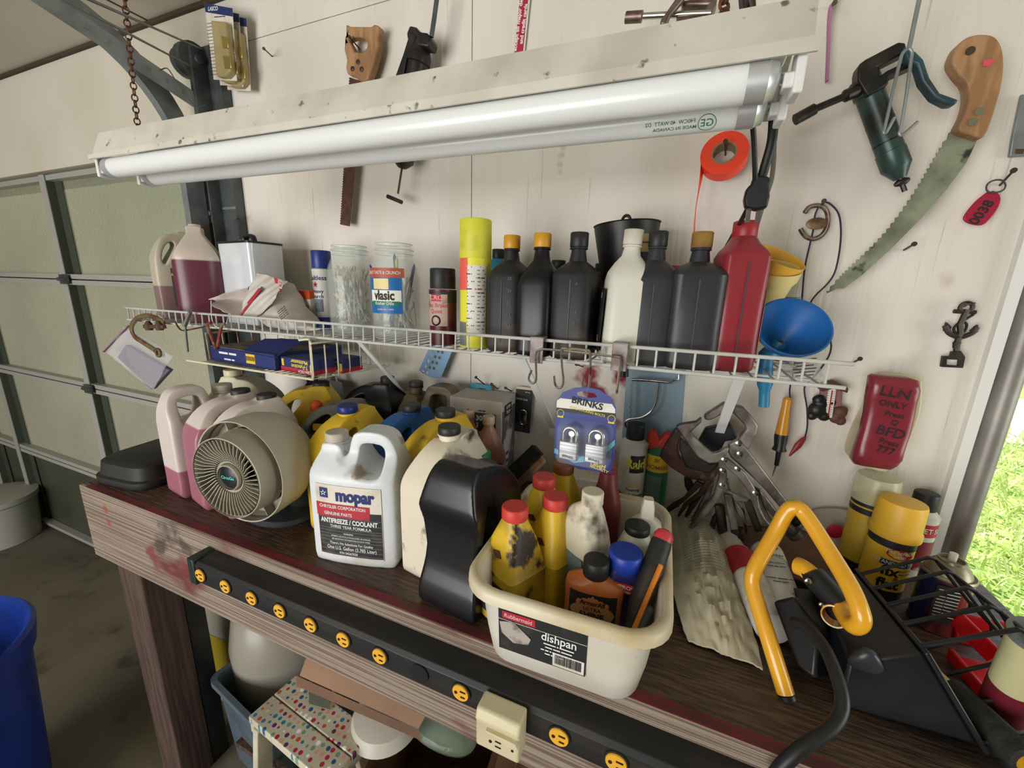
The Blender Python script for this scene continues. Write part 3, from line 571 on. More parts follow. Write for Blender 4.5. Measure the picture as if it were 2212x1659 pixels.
words(j2, [('Kosher Dills', .008, .0745, .0085)], M_txtw, wrap=(.0516, 0), name='lower_lettering'); words(j2, [('CLASSIC DILL TASTE', .010, .063, .004)], M_txtw, wrap=(.0512, 0), name='fine_lettering')
# starch can and orange packet behind it
sc = can('white starch can with dark blue cap left of the glass jars', (sx_(697, 600, .88), .88, ZS), .0270, .165, P('white can body', (220, 218, 212), None), (.0262, .168, .048, M_bcap))
band(sc, .0274, 0, .035, M_lblue, name='blue_base'); band(sc, .0273, .05, .085, mat('iron picture', (110, 140, 150), .6, c2=(120, 60, 80), n=(30, .4, .6)), -30, 40, 'picture')
words(sc, [('Faultless', .002, .142, .018)], M_txtb, wrap=(.0276, 0)); words(sc, [('Heavy', .004, .106, .014), ('Starch', .004, .092, .014)], M_txtb, wrap=(.0276, 0), name='product_name')
st_pts = [(.0+(.008 if k % 2 == 0 else .0033)*sin(k*pi/5), .124+(.008 if k % 2 == 0 else .0033)*cos(k*pi/5)) for k in range(10)]
MB().prism(st_pts, -.0284, -.0276).build('red_star', M_txtr, sc)
ob = thing('orange_packet', 'orange and white packet half hidden behind the starch can and the bag', 'packet', (sx_(664, 640, .86), .86, ZS), -6)
MB().box((0, 0, .045), (.066, .035, .09)).build('body', M_lwht, ob, bev=.003); MB().box((0, 0, .095), (.066, .036, .024)).build('orange_top', mat('orange print', (222, 84, 34), .5), ob, bev=.002)
words(ob, [('CERTIFIED', .0, .062, .012), ('CAULK', .008, .045, .014)], M_txtk, y=-.018)
# white metal can
wc = thing('metal_can', 'large glossy white rectangular metal can with black handle on the shelf', 'can', (at(548, 600, y=.89).x, .89, ZS), -8)
MB().rings([ring(.172, .108, 9, z) for z in (0, .003, .222)]).build('body', mat('glossy white tin', (214, 218, 222), .12, coat=.5), wc, ang=.6)
MB().rings([ring(.176, .112, 9, z) for z in (.220, .225, .2255)]).build('rim', M_black, wc)
MB().tube(S([(-.02, 0, .225), (-.018, 0, .241), (.0, 0, .244), (.02, 0, .242), (.026, 0, .225)]), .006, 8, flat=1.6).build('handle', M_black, wc)
capr(wc, -.05, .01, .225, .014, .010, M_wcap, 'cap')
sp_ = can('white capped bottle standing behind the white metal can', (at(538, 520, y=.985).x, .985, ZS), .022, .225, M_wht, (.016, .238, .016, M_wcap), name='bottle', cat='bottle')
sp2 = can('low white lidded tub top showing behind the white metal can', (at(582, 520, y=.985).x, .99, ZS), .019, .212, M_cream, (.019, .212, .012, M_cream), name='bottle', cat='bottle', dome=False)
wc.scale = (1.04, 1, 1.07)
# dark pink jug and small labelled jug at the left end of the shelf
lv = at(430, 562, y=.80).z-ZS
SIL_C = s2([(-.074, .004), (-.076, .05), (-.076, .15), (-.070, .172), (-.050, .20), (-.030, .225), (-.022, .236), (-.022, .252), (.022, .252), (.022, .236), (.040, .215), (.066, .18), (.074, .15), (.076, .05), (.074, .004), (.05, 0), (-.05, 0)])
dj = jug('round shouldered gallon jug of dark pink liquid with white cap on the shelf', (at(436, 600, y=.83).x, .83, ZS), SIL_C, None, .145, mat('dark pink liquid jug', (198, 184, 172), .3, zstep=(lv/1.12, (100, 50, 66)), sub=.08), (0, .252, .019, .014), M_wcap, ztap=(.17, .25, .42), oval=1.1, rz=50)
dj.scale = (.82, .85, 1.12)
sj = jug('smaller milky jug with side handle and grey text label, leftmost on the shelf', (at(386, 610, y=.88).x, .88, ZS), SIL_B, HOLE_B, .10, mat('milky shelf jug', (196, 188, 168), .4, sub=.1, zstep=(.10, (140, 112, 110))), (.04, .262, .018, .014), M_wcap, rz=72)
sj.scale = (.70, 1, 1.05)
label_flat(sj, .012, .095, .10, .12, -.052, mat('grey label', (96, 92, 86), .6)); label_flat(sj, .012, .135, .10, .008, -.0535, M_lyel, name='yellow_stripe')
words(sj, [('~xxxx xx xxxxx xx xxxxx', .012, .125-i*.008, .006) for i in range(10)], M_txtw, y=-.0535)
# plastic grocery bag
bagt = thing('plastic_bag', 'crumpled white plastic bag with red stripe lying open on the shelf', 'bag', at(575, 690, y=.79), 0); bagt.location.z = ZS
M_bag = mat('white plastic film', (216, 210, 202), .38, c2=(200, 192, 184), n=(9, .4, .6), bump=(16, .6), transl=.12)
def px(pts, y): return [(at(u, v, y=y).x, at(u, v, y=y).z) for u, v in pts]
def ruled(name, A, Bv, ya, yb, bulge, m, parent, n=9, k=4, th=.0012, amp=.0025, seed=1):
    """a sheet of film stretched between two edges"""
    r_ = random.Random(seed); a = S([at(u, v, y=ya) for u, v in A], k); b_ = S([at(u, v, y=yb) for u, v in Bv], k); w_ = min(len(a), len(b_)); vs = []
    for i in range(n+1):
        f = i/n
        for j in range(w_): p = a[j].lerp(b_[j], f); vs.append(p+Vector((r_.uniform(-amp, amp)*(0 < f < 1), bulge*sin(pi*f)*sin(pi*(.12+.76*j/(w_-1)))+amp*1.6*sin(j*1.3+i*1.9+seed), r_.uniform(-amp, amp)*(0 < f < 1))))
    o = MB().add(vs, [(i*w_+j, i*w_+j+1, (i+1)*w_+j+1, (i+1)*w_+j) for i in range(n) for j in range(w_-1)]).build(name, m, parent, True, ang=3)
    q_ = o.modifiers.new('t', 'SOLIDIFY'); q_.thickness = th; s_ = o.modifiers.new('s', 'SUBSURF'); s_.levels = s_.render_levels = 1; return o
ruled('bag_mouth', [(450, 647), (478, 635), (510, 627), (536, 619), (549, 604), (556, 589)], [(454, 657), (472, 669), (490, 677), (505, 682), (520, 678), (560, 622)], .80, .742, .05, mat('bag inside', (196, 184, 178), .45, c2=(150, 140, 134), n=(14, .5, .7)), bagt, seed=4)
ruled('bag_front', [(556, 589), (575, 592), (592, 598), (607, 602), (621, 607)], [(515, 684), (526, 687), (540, 688), (557, 683), (588, 656)], .775, .744, -.012, M_bag, bagt, seed=6)
ruled('bag_body', [(612, 606), (632, 612), (648, 632), (664, 662), (692, 694)], [(552, 690), (580, 706), (612, 713), (652, 716), (694, 712)], .83, .755, -.045, M_bag, bagt, n=12, seed=8)
ruled('bag_back', [(556, 600), (590, 606), (625, 610), (655, 640), (692, 694)], [(540, 700), (580, 706), (612, 713), (652, 716), (694, 712)], .84, .90, .03, M_bag, bagt, n=6, seed=9)
ruled('dark_contents', [(532, 622), (545, 616), (558, 612)], [(540, 632), (550, 628), (560, 622)], .79, .785, 0, M_black, bagt, n=3)
ruled('red_stripe', [(558, 622), (548, 635), (532, 655), (515, 680)], [(564, 625), (553, 640), (538, 660), (519, 684)], .748, .742, -.001, M_lred, bagt, n=2, amp=0)
ruled('red_mark', [(591, 599), (600, 602)], [(594, 612), (600, 613)], .752, .752, 0, M_lred, bagt, n=2, amp=0)
c = at(606, 620, y=.748); words(bagt, [('M 62', 0, 0, .014)], M_txtr, y=0, M=T(*(c-bagt.location)) @ RY(-80)); c = at(622, 672, y=.738)
words(bagt, [('~xxxxx xxx xxxx', 0, .006-i*.005, .005) for i in range(5)], M_txtk, y=-.016, name='small_print', M=T(*(c-bagt.location)) @ RY(-30))
MB().tube(S([at(456, 650, y=.75), at(458, 690, y=.715), at(470, 708, y=.712), at(488, 700, y=.713), at(492, 685, y=.74)]), .0012, 5).build('draw_string', M_white, bagt, True)
# blue funnel, nested yellow cups and what is behind them at the right end
fn = thing('oil_funnel', 'big blue plastic funnel lying in the right end of the wire shelf', 'funnel', at(1688, 722, y=.865), 0)
fn.scale = (.74, .74, .74); fn.location = at(1700, 722, y=.84); fn.rotation_euler = (radians(52), radians(0), radians(6))
M_fb = P('blue funnel plastic', (30, 98, 168), (36, 84, 130), .42, n=(7, .45, .7))
MB().lathe([(.078, .03), (.080, .034), (.076, .035), (.070, .02), (.013, -.045), (.011, -.045), (.013, -.047), (.016, -.047), (.072, .014), (.077, .028)], 48, cap=(0, 0)).build('cone', M_fb, fn)
ap = chain(fn) @ Vector((0, 0, -.04)); sp0 = at(1654, 775, y=ap.y-.01); MB().tube(S([ap, (ap+sp0)/2+Vector((0, .004, -.002)), sp0, at(1652, 830, y=ap.y-.01), at(1650, 878, y=ap.y-.01)]), [.015]*8+[.013]*5+[.009]*4, 16).build('spout', P('teal spout plastic', (34, 112, 150), None), fn, True)
for k, (u, v, h, ry_) in enumerate(((1676, 620, .075, 6), (1668, 598, .080, 24))):
    t = thing('plastic_cup', ('cream yellow plastic cup, the outer one of the nested pair behind the red bottle', 'tilted yellow plastic cup sitting inside the cream cup')[k], 'cup', at(u-24, v+12, y=.93), 0, None, 22, ry_)
    MB().lathe([(.030, -.03), (.041, .03), (.045, .031), (.047, h-.025), (.0445, h-.026), (.042, .026), (.0385, .024), (.028, -.027)], 40, cap=(1, 1)).build('cup', P(('cream cup plastic', 'yellow cup plastic')[k], ((224, 206, 140), (226, 176, 66))[k], None, .5), t, ang=.5)
gt = can('grey green lidded jar top behind the blue funnel', (at(1712, 640, y=.97).x, .97, ZS), .020, .10, M_dsteel, (.016, .108, .02, P('grey green cap', (96, 124, 120), None)), name='small_jar', cat='jar')
pk = thing('clear_packet', 'crinkled clear plastic packet hanging through the right end of the shelf', 'packet', at(1740, 800, y=.90), 0)
r_ = random.Random(4); mb = MB(); G = [[tuple(at(1680+i*17+(j*6), 772+j*14+i*2-(i*j)*.5, y=.86+r_.uniform(-.008, .008))) for i in range(6)] for j in range(5)]
mb.add([p for row in G for p in row], [(j*6+i, j*6+i+1, j*6+i+7, j*6+i+6) for j in range(4) for i in range(5)]); mb.build('film', mat('clear crinkled film', (220, 220, 220), .15, trans=.8, alpha=.6, bump=(30, 1)), pk, True)
mb = MB()
for i in range(6): mb.box((0, 0, 0), (.035-.004*(i % 3), .0006, .0016), T(*at(1738, 776+i*7, y=.85)) @ RY(-12))
mb.build('printed_lines', M_txtk, pk, True)
# ================================================================ HANGING FROM THE SHELF
hr = thing('hook_rack', 'chrome wire hook rack clipped over the shelf lip', 'hook rack', at(1240, 800, y=.70), 0)
YR = .712
for u in (1160, 1340):
    a = at(u, 732 if u < 1200 else 745, y=YR); mb = MB(); mb.box((a.x, YR, a.z-.022), (.026, .003, .048)); mb.box((a.x, YR+.012, a.z+.002), (.026, .026, .003)); mb.build('clip_plate', mat('worn nickel plate', (150, 142, 140), .55, .3, c2=(112, 96, 90), n=(30, .45, .65)), hr, True, bev=.001)
M_hook = mat('rusty chrome wire', (178, 170, 158), .3, .9, c2=(120, 92, 66), n=(50, .55, .66))
w_ = [(1148, 800), (1142, 818), (1150, 828), (1158, 820), (1158, 790), (1158, 770), (1164, 756), (1200, 756), (1325, 770), (1338, 776), (1338, 800), (1332, 850)]
MB().tube(S([at(u, v, y=.700 if 150 < i else .702) for i, (u, v) in enumerate(w_)]), .0022, 8).build('hook_wire', M_hook, hr, True)
MB().tube(S([at(u, v, y=.697) for u, v in [(1197, 812), (1200, 832), (1210, 838), (1217, 824), (1214, 790), (1213, 758), (1222, 752), (1262, 756), (1274, 762), (1275, 800), (1272, 835), (1266, 842), (1258, 830), (1260, 818)]]), .0022, 8).build('hook_wire', M_hook, hr, True)
# padlock card
pc = thing('padlock_card', 'blue blister card with two steel padlocks hanging from the hook rack', 'padlock pack', at(1266, 930, y=.695), 0); YC = .695
mb = MB(); ol = [(1196, 985), (1200, 900), (1202, 868), (1215, 848), (1240, 838), (1268, 836), (1295, 842), (1318, 858), (1330, 880), (1331, 930), (1328, 985), (1318, 1022), (1250, 1013)]
hl = [(1246, 848), (1258, 845), (1285, 850), (1290, 858), (1268, 860), (1247, 855)]
mb.prism(px(ol, YC), YC, YC+.0012, [px(hl, YC)]); mb.build('card', M_lblue, pc, True, smooth=False)
def pstrip(name, pts, m, parent, y=YC-.0006, th=.0005): return MB().prism(px(pts, y), y, y+th).build(name, m, parent, True, smooth=False)
pstrip('white_band', [(1203, 866), (1210, 860), (1322, 873), (1329, 884), (1329, 893), (1202, 880)], M_lwht, pc); pstrip('black_band', [(1202, 880), (1329, 893), (1329, 903), (1202, 888)], M_lblk, pc)
pstrip('sky_swoosh', [(1198, 968), (1240, 988), (1290, 982), (1328, 950), (1328, 962), (1290, 995), (1240, 1000), (1197, 978)], mat('sky blue print', (110, 190, 224), .5), pc)
def ptext(parent, s, u, v, size, m, y, rot=0, name='lettering', sx=1, bold=.012):
    c = at(u, v, y=y); L_ = MB(); L_.text(s, size, T(*c) @ RY(-rot), bold, None, sx); return L_.build(name, m, parent, True, smooth=False)
ptext(pc, 'BRINKS', 1268, 872, .0165, M_txtk, YC-.0012, -7, sx=1.05, bold=.03); ptext(pc, 'STEEL LOCKING BOLTS', 1268, 889, .0062, M_txty, YC-.0012, -7, 'yellow_lettering'); ptext(pc, 'HIGH', 1292, 1004, .0115, M_txty, YC-.0012, -12, 'yellow_lettering', bold=.03); ptext(pc, 'SECURITY', 1294, 1013, .0078, M_txty, YC-.0012, -12, 'yellow_lettering', bold=.03)
for u, v in ((1211, 892), (1321, 905)):
    c = at(u, v, y=YC-.001); mb = MB(); mb.tube([c+Vector((.0065*cos(k*pi/10), 0, .0065*sin(k*pi/10))) for k in range(20)], .0006, 4, True); mb.box((c.x, c.y, c.z-.007), (.011, .0008, .003)); mb.build('round_badge', M_txty, pc, True)
M_lam = mat('laminated steel', (196, 198, 200), .28, .9, c2=(150, 152, 156), n=(26, .4, .6), st=(.2, .2, 9))
for u, v in ((1231, 965), (1287, 972)):
    c = at(u, v, y=.68); pl = MB(); pl.rings([rr_ for rr_ in [[(c.x+a, .665+b+.010, c.z-.020+zz) for a, b in rrect(.036, .018, .003)] for zz in (0, .034)]]); body = pl.build('padlock_body', M_lam, pc, True, bev=.001)
    mb = MB(); zz = c.z+.012; mb.tube([(c.x-.012, .676, zz), (c.x-.012, .676, zz+.014)]+[(c.x+.012*cos(radians(a)), .676, zz+.014+.012*sin(radians(a))) for a in range(165, 0, -15)]+[(c.x+.012, .676, zz+.014), (c.x+.012, .676, zz)], .0032, 10); mb.build('shackle', M_chrome, body, True)
    mb = MB(); k = T(c.x+.001, .684, zz+.012); mb.lathe([(.0055, 0), (.0055, .0012)], 16, k @ RX(90)); mb.box((0, 0, -.010), (.004, .0012, .012), k); mb.build('key', M_chrome, body, True)
    L_ = MB(); L_.text('BRINKS', .006, T(c.x, .6645, c.z-.014) @ RY(6), .02); L_.build('lettering', M_txtb, body, True, smooth=False)
mb = MB(); c = at(1259, 962, y=.672); mb.rings([[(c.x+a, .690, c.z+b) for a, b in rrect(.098, .080, .012)], [(c.x+a, .664, c.z+b) for a, b in rrect(.094, .076, .012)], [(c.x+a, .660, c.z+b) for a, b in rrect(.088, .070, .01)]], cap=(0, 1)); mb.build('clear_blister', mat('clear blister', (240, 245, 250), .08, alpha=.10, spec=.6), pc, True)
# wire basket under the shelf and its boxes
bs = thing('wire_basket', 'cream wire basket hung under the left half of the shelf', 'basket', (-1.07, .86, 1.42), 0)
BF, BB, BL, BR = .705, .985, -1.285, -.815; BZ = 1.428; BT = 1.505
mb = MB()
mb.tube([(BL-.02, BF, BZ+.002), (BR, BF, BZ), (BR, BF+.002, BT+.018)], .0030, 8)
x = BL+.02
while x < BR: mb.tube([(x, BF, BZ), (x+.012, BB, BZ-.012), (x+.012, BB, BT)], .0014, 5); x += .0235
mb.cyl((BL, BB, BT), (BR+.02, BB, BT), .0024, n=6)
mb.build('basket_floor', M_wirer, bs, True)
mb = MB(); y = BF
for i in range(8): yy = BF+i*(BB-BF)/7; mb.tube([(BR-.02, yy, BZ-.001-.011*i/7), (BR+.001, yy, BZ-.001-.011*i/7), (BR+.004, yy, BZ+.01), (BR+.004, yy, BT+.005)], .0018, 6)
mb.tube([(BR+.004, BF-.002, BT+.022), (BR-.005, BF-.002, BT+.022), (BR-.03, BF-.002, BT+.018), (BR-.035, BF, DECK-.002)], .0028, 8); mb.tube([(BR+.004, BF, BT+.012), (BR+.004, BB, BT+.006)], .0028, 8)
mb.build('basket_side', M_wirer, bs, True)
mb = MB()
for i in range(6): yy = BF+.05+i*(BB-BF-.05)/5; mb.tube([(BL, yy, BZ), (BL-.003, yy, BT)], .0016, 6)
mb.tube([(BL-.003, BF+.05, BT), (BL-.003, BB, BT)], .0026, 8); mb.build('basket_side', mat('rusting wire', (150, 100, 82), .6, c2=(200, 190, 170), n=(30, .4, .6)), bs, True)
def carton(label, loc, d, m, rz=0, rx=0, ry=0, cat='box', name='cardboard_box', bev=.0012):
    t = thing(name, label, cat, loc, rz, None, rx, ry); MB().box((0, 0, d[2]/2), d).build('carton', m, t, bev=bev); return t
M_bbox = mat('blue box print', (30, 40, 96), .5, c2=(38, 50, 110), n=(6, .4, .6))
bx = carton('large dark blue carton with cardboard lid in the wire basket', (-1.10, .84, BZ+.003), (.28, .22, .042), M_bbox, rz=-3)
MB().prism([(-.14, .0), (-.14, .0)], 0, .1) if False else None
MB().box((0, 0, .0425), (.279, .219, .0012)).build('lid', mat('brown print', (128, 108, 92), .6, c2=(36, 38, 70), n=(7, .50, .56), st=(.8, 1.6, 1)), bx)
words(bx, [('~xxxxx xxxx', -.06, .027, .016), ('~xxxxx xx', -.055, .010, .012)], M_txtw, y=-.1106); label_flat(bx, .042, .022, .038, .026, -.1108, M_lyel, .001, 'price_tag')
words(bx, [('IIIIIIII', .042, .022, .017, 1.1)], M_txtk, y=-.112, name='barcode')
mb = MB(); mb.add([(.0, -.112, .040), (.145, -.112, .036), (.15, -.02, .075), (.02, -.05, .07), (.0, -.111, .039), (.145, -.111, .035), (.15, -.019, .074), (.02, -.049, .069)], [(0, 1, 2, 3), (4, 5, 6, 7), (0, 1, 5, 4), (1, 2, 6, 5), (2, 3, 7, 6), (3, 0, 4, 7)]); mb.build('open_flap', M_bbox, bx)
for k, (x, y, z, rz_) in enumerate(((-.895, .765, BZ+.003, -4), (-.875, .84, BZ-.003, -3))):
    t = carton(('dark blue tester box with yellow upside-down lettering, at the front of the wire basket', 'second dark blue tester box lying behind the first one in the wire basket')[k], (x, y, z), (.125, .068, .038), M_bbox, rz=rz_, cat='box')
    MB().box((0, 0, .006), (.1256, .0686, .012)).build('red_base', M_lred, t)
    tt_ = MB(); tt_.text('7-Function', .0145, T(.012, -.0348, .018) @ RY(180), .02); tt_.text('Multitester', .0145, T(.012, -.0348, .030) @ RY(180), .02); tt_.build('lettering', M_txty, t, smooth=False)
    tt_ = MB(); tt_.text('CEN-TECH', .010, T(.03, -.0349, .006) @ RY(180), .02); tt_.build('red_band_lettering', M_txtw, t, smooth=False)
    MB().box((-.052, -.0346, .024), (.008, .0012, .018)).build('meter_picture', M_lyel, t); MB().box((.056, -.0346, .016), (.008, .0012, .02)).build('meter_picture', M_lyel, t)
# S hook, C hooks, spring clips, zip bag on the left end
hk = thing('iron_hook', 'big rusty iron hook with an eye hanging at the left end of the shelf', 'hook', at(310, 690, y=.70), 0)
path = [(356, 698), (340, 688), (318, 682), (296, 688), (284, 706), (290, 726), (306, 738), (328, 752), (336, 758)]
MB().tube(S([at(u, v, y=.705) for u, v in path]), [.006]*4+[.0075]*(4*(len(path)-1)+1-8)+[.0075]*4, 10, flat=.6).build('shank', mat('rusty olive iron', (112, 98, 66), .6, .3, c2=(96, 64, 40), n=(30, .45, .6)), hk, True)
c = at(342, 762, y=.705); mb = MB(); mb.tube([c+Vector((.0105*cos(k*pi/12), 0, .0105*sin(k*pi/12))) for k in range(24)], .0045, 8, True); mb.build('eye', MATS['rusty olive iron'], hk, True)
cc = thing('cable_clamp', 'rusty twin bolt clamp on the shelf lip beside the iron hook', 'clamp', at(333, 705, y=.70), 0)
for u in (322, 345): MB().lathe([(.009, -.007), (.011, 0), (.010, .01), (.005, .02)], 14, T(*at(u, 708, y=.70))).build('bolt', mat('brown rust', (88, 64, 50), .7, .3), cc, True)
MB().bar(at(312, 705, y=.70), at(356, 706, y=.70), .008, .010).build('saddle', MATS['brown rust'], cc, True)
sk = thing('wire_hook', 'thin rusty wire hook with green spring clip over the shelf lip', 'hook', at(400, 720, y=.70), 0)
MB().tube(S([at(u, v, y=.708) for u, v in [(378, 694), (386, 708), (396, 714), (420, 710), (450, 704)]]), .0022, 6).build('wire', M_rust, sk, True)
MB().bar(at(411, 674, y=.705), at(399, 704, y=.703), .008, .007).build('clip', mat('green grey clip', (112, 112, 96), .6), sk, True); MB().cyl(at(400, 704, y=.703), at(406, 760, y=.703), .0028, n=8).build('bit', M_dsteel, sk, True)
cb = thing('red_snap_hook', 'red worn snap hook hanging from the shelf over the blue carton', 'hook', at(463, 740, y=.70), 0)
for a, b in (((448, 704), (465, 748)), ((478, 706), (470, 748))): MB().tube(S([at(a[0]+8, a[1]-6, y=.704), at(*a, y=.70), at(*b, y=.70)]), .004, 8).build('arm', mat('chipped red enamel', (130, 44, 38), .5, c2=(120, 104, 84), n=(50, .5, .6)), cb, True)
MB().lathe([(.004, -.004), (.0075, 0), (.0075, .006), (.004, .01)], 12, T(*at(468, 752, y=.70))).build('end', M_rust, cb, True)
zb = thing('zip_bag', 'clear zip bag with grey contents hanging at the left end of the shelf', 'bag', at(300, 760, y=.72), 0)
def sheet(pts4, n, f, y, amp=.004, seed=1):
    r_ = random.Random(seed); a, b, c, d_ = [Vector(at(u, v, y=y)) for u, v in pts4]; vs = []
    for i in range(n+1):
        for j in range(n+1):
            s_, t_ = i/n, j/n; p = a*(1-s_)*(1-t_)+b*s_*(1-t_)+c*s_*t_+d_*(1-s_)*t_; vs.append(p+Vector((0, amp*sin(s_*7+seed)*cos(t_*5)+r_.uniform(-amp, amp)*.3, 0)))
    return MB().add(vs, [(i*(n+1)+j, (i+1)*(n+1)+j, (i+1)*(n+1)+j+1, i*(n+1)+j+1) for i in range(n) for j in range(n)])
mb = sheet([(272, 706), (230, 762), (330, 842), (372, 770)], 8, None, .715, .006, 2); mb.build('front_film', mat('clear bag film', (214, 212, 218), .15, alpha=.34, bump=(20, .8)), zb, True)
mb = sheet([(272, 706), (230, 762), (330, 842), (372, 770)], 8, None, .745, .006, 5); mb.build('back_film', MATS['clear bag film'], zb, True)
MB().prism(px([(270, 745), (252, 772), (326, 842), (364, 800)], .722), .722, .738).build('grey_contents', mat('grey violet pad', (124, 116, 132), .6, c2=(110, 104, 120), n=(8, .4, .6)), zb, True, bev=.003)
MB().bar(at(278, 704, y=.712), at(224, 760, y=.712), .003, .006, up=(0, 1, 0)).build('zip_edge', mat('violet zip edge', (140, 96, 124), .5), zb, True)
# ================================================================ HANGING ON THE WALL
def zc_(pts, ox, oy, s): return [(ox+a/s, oy+b/s) for a, b in pts]
def trace(name, pts, y, th, m, parent=None, holes=(), bev=.0015, **k):
    return MB().prism(px(pts, y), y-th/2, y+th/2, [px(h, y) for h in holes]).build(name, m, parent, parent is not None, bev=bev, **k)
def pxtube(pts, y, r, name, m, parent, k=4, n=8, flat=1., close=False):
    q_ = [at(p[0], p[1], y=(p[2] if len(p) > 2 else y)) for p in pts]
    return MB().tube(S(q_, k, close) if k else q_, r, n, close, flat).build(name, m, parent, True)
def wt(name, label, cat, u, v, y, **k): return thing(name, label, cat, at(u, v, y=y), 0, **k)
M_handw = wood_mat('saw handle beech', (176, 136, 96), (150, 110, 74), (104, 74, 54), fine=(5, 5, .9), rough=.5)
M_rblade = mat('rusted saw blade', (92, 62, 50), .6, .35, c2=(70, 48, 42), n=(40, .45, .65), c3=(120, 112, 106), n3=(90, .68, .74))
s1 = wt('hand_saw', 'old keyhole saw with pale wooden handle hanging behind the shop light', 'saw', 775, 200, 1.0)
Z = lambda p: zc_(p, 700, 0, 2.989)
trace('handle', Z([(160, 170), (185, 184), (320, 187), (345, 172), (368, 178), (376, 205), (358, 250), (366, 300), (352, 370), (330, 450), (300, 530), (265, 548), (205, 500), (170, 492), (158, 450), (165, 400), (148, 330), (160, 260)]), 1.0, .022, M_handw, s1, [Z([(200, 315), (212, 348), (262, 350), (292, 325), (298, 290), (275, 256), (215, 252), (172, 268)])], bev=.004)
tt = [];  L0, L1 = Z([(168, 500)])[0], Z([(108, 1450)])[0]
for i in range(60): f = i/60; x, y_ = L0[0]+(L1[0]-L0[0])*f, L0[1]+(L1[1]-L0[1])*f; tt += [(x, y_), (x-2.2, y_+(L1[1]-L0[1])/120)]
trace('blade', Z([(290, 540)])+[tt[0]]+tt[1:]+[L1]+Z([(165, 1462), (205, 1040)]), 1.0, .0018, M_rblade, s1, bev=0)
for a in ((213, 396), (178, 440), (237, 443)): c = at(*Z([a])[0], y=.985); MB().lathe([(.006, 0), (.006, .003), (.004, .004)], 14, T(c.x, .990, c.z) @ RX(90)).build('screw', M_iron, s1, True)
M_gun = mat('greasy black metal', (44, 42, 40), .4, .5, c2=(66, 60, 54), n=(26, .45, .65))
g1 = wt('grease_gun', 'greasy black hand pump gun with T handle hanging behind the shop light', 'grease gun', 890, 200, .98)
a, b = at(906, 118, y=.975), at(871, 345, y=.975); d_ = (b-a).normalized()
MB().tube([a-d_*.02, a, a+d_*.006, a+d_*.02, a+d_*.022, b-d_*.01, b-d_*.008, b+d_*.006, b+d_*.020, b+d_*.022], [.022, .028, .030, .030, .026, .026, .028, .028, .012, .008], 24).build('barrel', M_gun, g1, True)
MB().tube([b, b+d_*.085], .0028, 8).build('plunger_rod', M_iron, g1, True); MB().cyl(at(837, 424, y=.975), at(868, 437, y=.975), .0052, n=10).build('t_handle', M_gun, g1, True)
trace('head', Z([(560, 240), (580, 190), (620, 200), (640, 230), (690, 235), (712, 280), (700, 330), (570, 310)]), .97, .035, M_gun, g1, bev=.004)
trace('lever', Z([(565, 215), (600, 240), (545, 360), (520, 500), (465, 512), (520, 360)]), .955, .012, M_gun, g1)
pxtube([(932, 80), (938, 40), (946, -20)], .965, .0055, 'outlet_pipe', M_dsteel, g1, 0)
sg = wt('sign_strip', 'narrow red sign strip with white lettering running up the wall above the light', 'sign', 1127, 60, 1.025)
trace('board', Z([(1262, -60), (1336, -60), (1290, 375), (1222, 375)]), 1.024, .004, M_lwht, sg, bev=0); trace('red_face', Z([(1270, -60), (1322, -60), (1280, 375), (1226, 375)]), 1.0212, .0012, mat('crimson sign', (172, 30, 60), .5), sg, bev=0)
ptext(sg, 'accept all major debit', 1120, 48, .0125, M_txtw, 1.0202, 82.5, sx=1.05, bold=.03); ptext(sg, 'and credit cards', 1131, 52, .0125, M_txtw, 1.0202, 82.5, sx=.95, bold=.03)
ag = wt('grease_gun', 'steel pistol tool with chrome pipe above the shop light, partly out of frame', 'grease gun', 1450, 20, .93)
pxtube([(1390, 35), (1470, 31), (1536, 28)], .92, .0055, 'pipe', M_chrome, ag, 0, 12); pxtube([(1352, 38), (1353, 38), (1385, 36), (1387, 36)], .92, .0095, 'coupler', mat('worn steel', (128, 110, 102), .4, .7, c2=(92, 74, 68), n=(30, .4, .6)), ag, 0, 14)
trace('lever', [(1425, 58), (1428, 45), (1460, 0), (1466, -14), (1482, -14), (1478, 2), (1448, 36), (1440, 56)], .90, .012, MATS['worn steel'], ag, bev=.003); trace('body', [(1470, 12), (1532, 2), (1545, -12), (1548, 10), (1538, 42), (1460, 48), (1462, 40), (1520, 36), (1528, 20), (1475, 22)], .93, .028, MATS['worn steel'], ag, bev=.005)
ck = wt('snap_hook', 'dark steel snap hook above the right end of the shop light', 'hook', 1613, 10, .62)
pxtube([(1602, -20), (1603, 6), (1606, 22), (1612, 8), (1615, -6), (1622, 4), (1626, 18), (1624, -20)], .62, .0035, 'hook', M_iron, ck, 4)
pz = wt('plastic_strip', 'thin purple plastic strip hanging from a nail right of the shop light', 'strip', 1790, 90, 1.01)
pxtube([(1806, -10), (1803, 6), (1795, 14), (1791, 40), (1789, 100), (1786, 176)], 1.012, .003, 'strip', mat('purple plastic', (176, 120, 158), .5), pz, 4, 6, 2.)
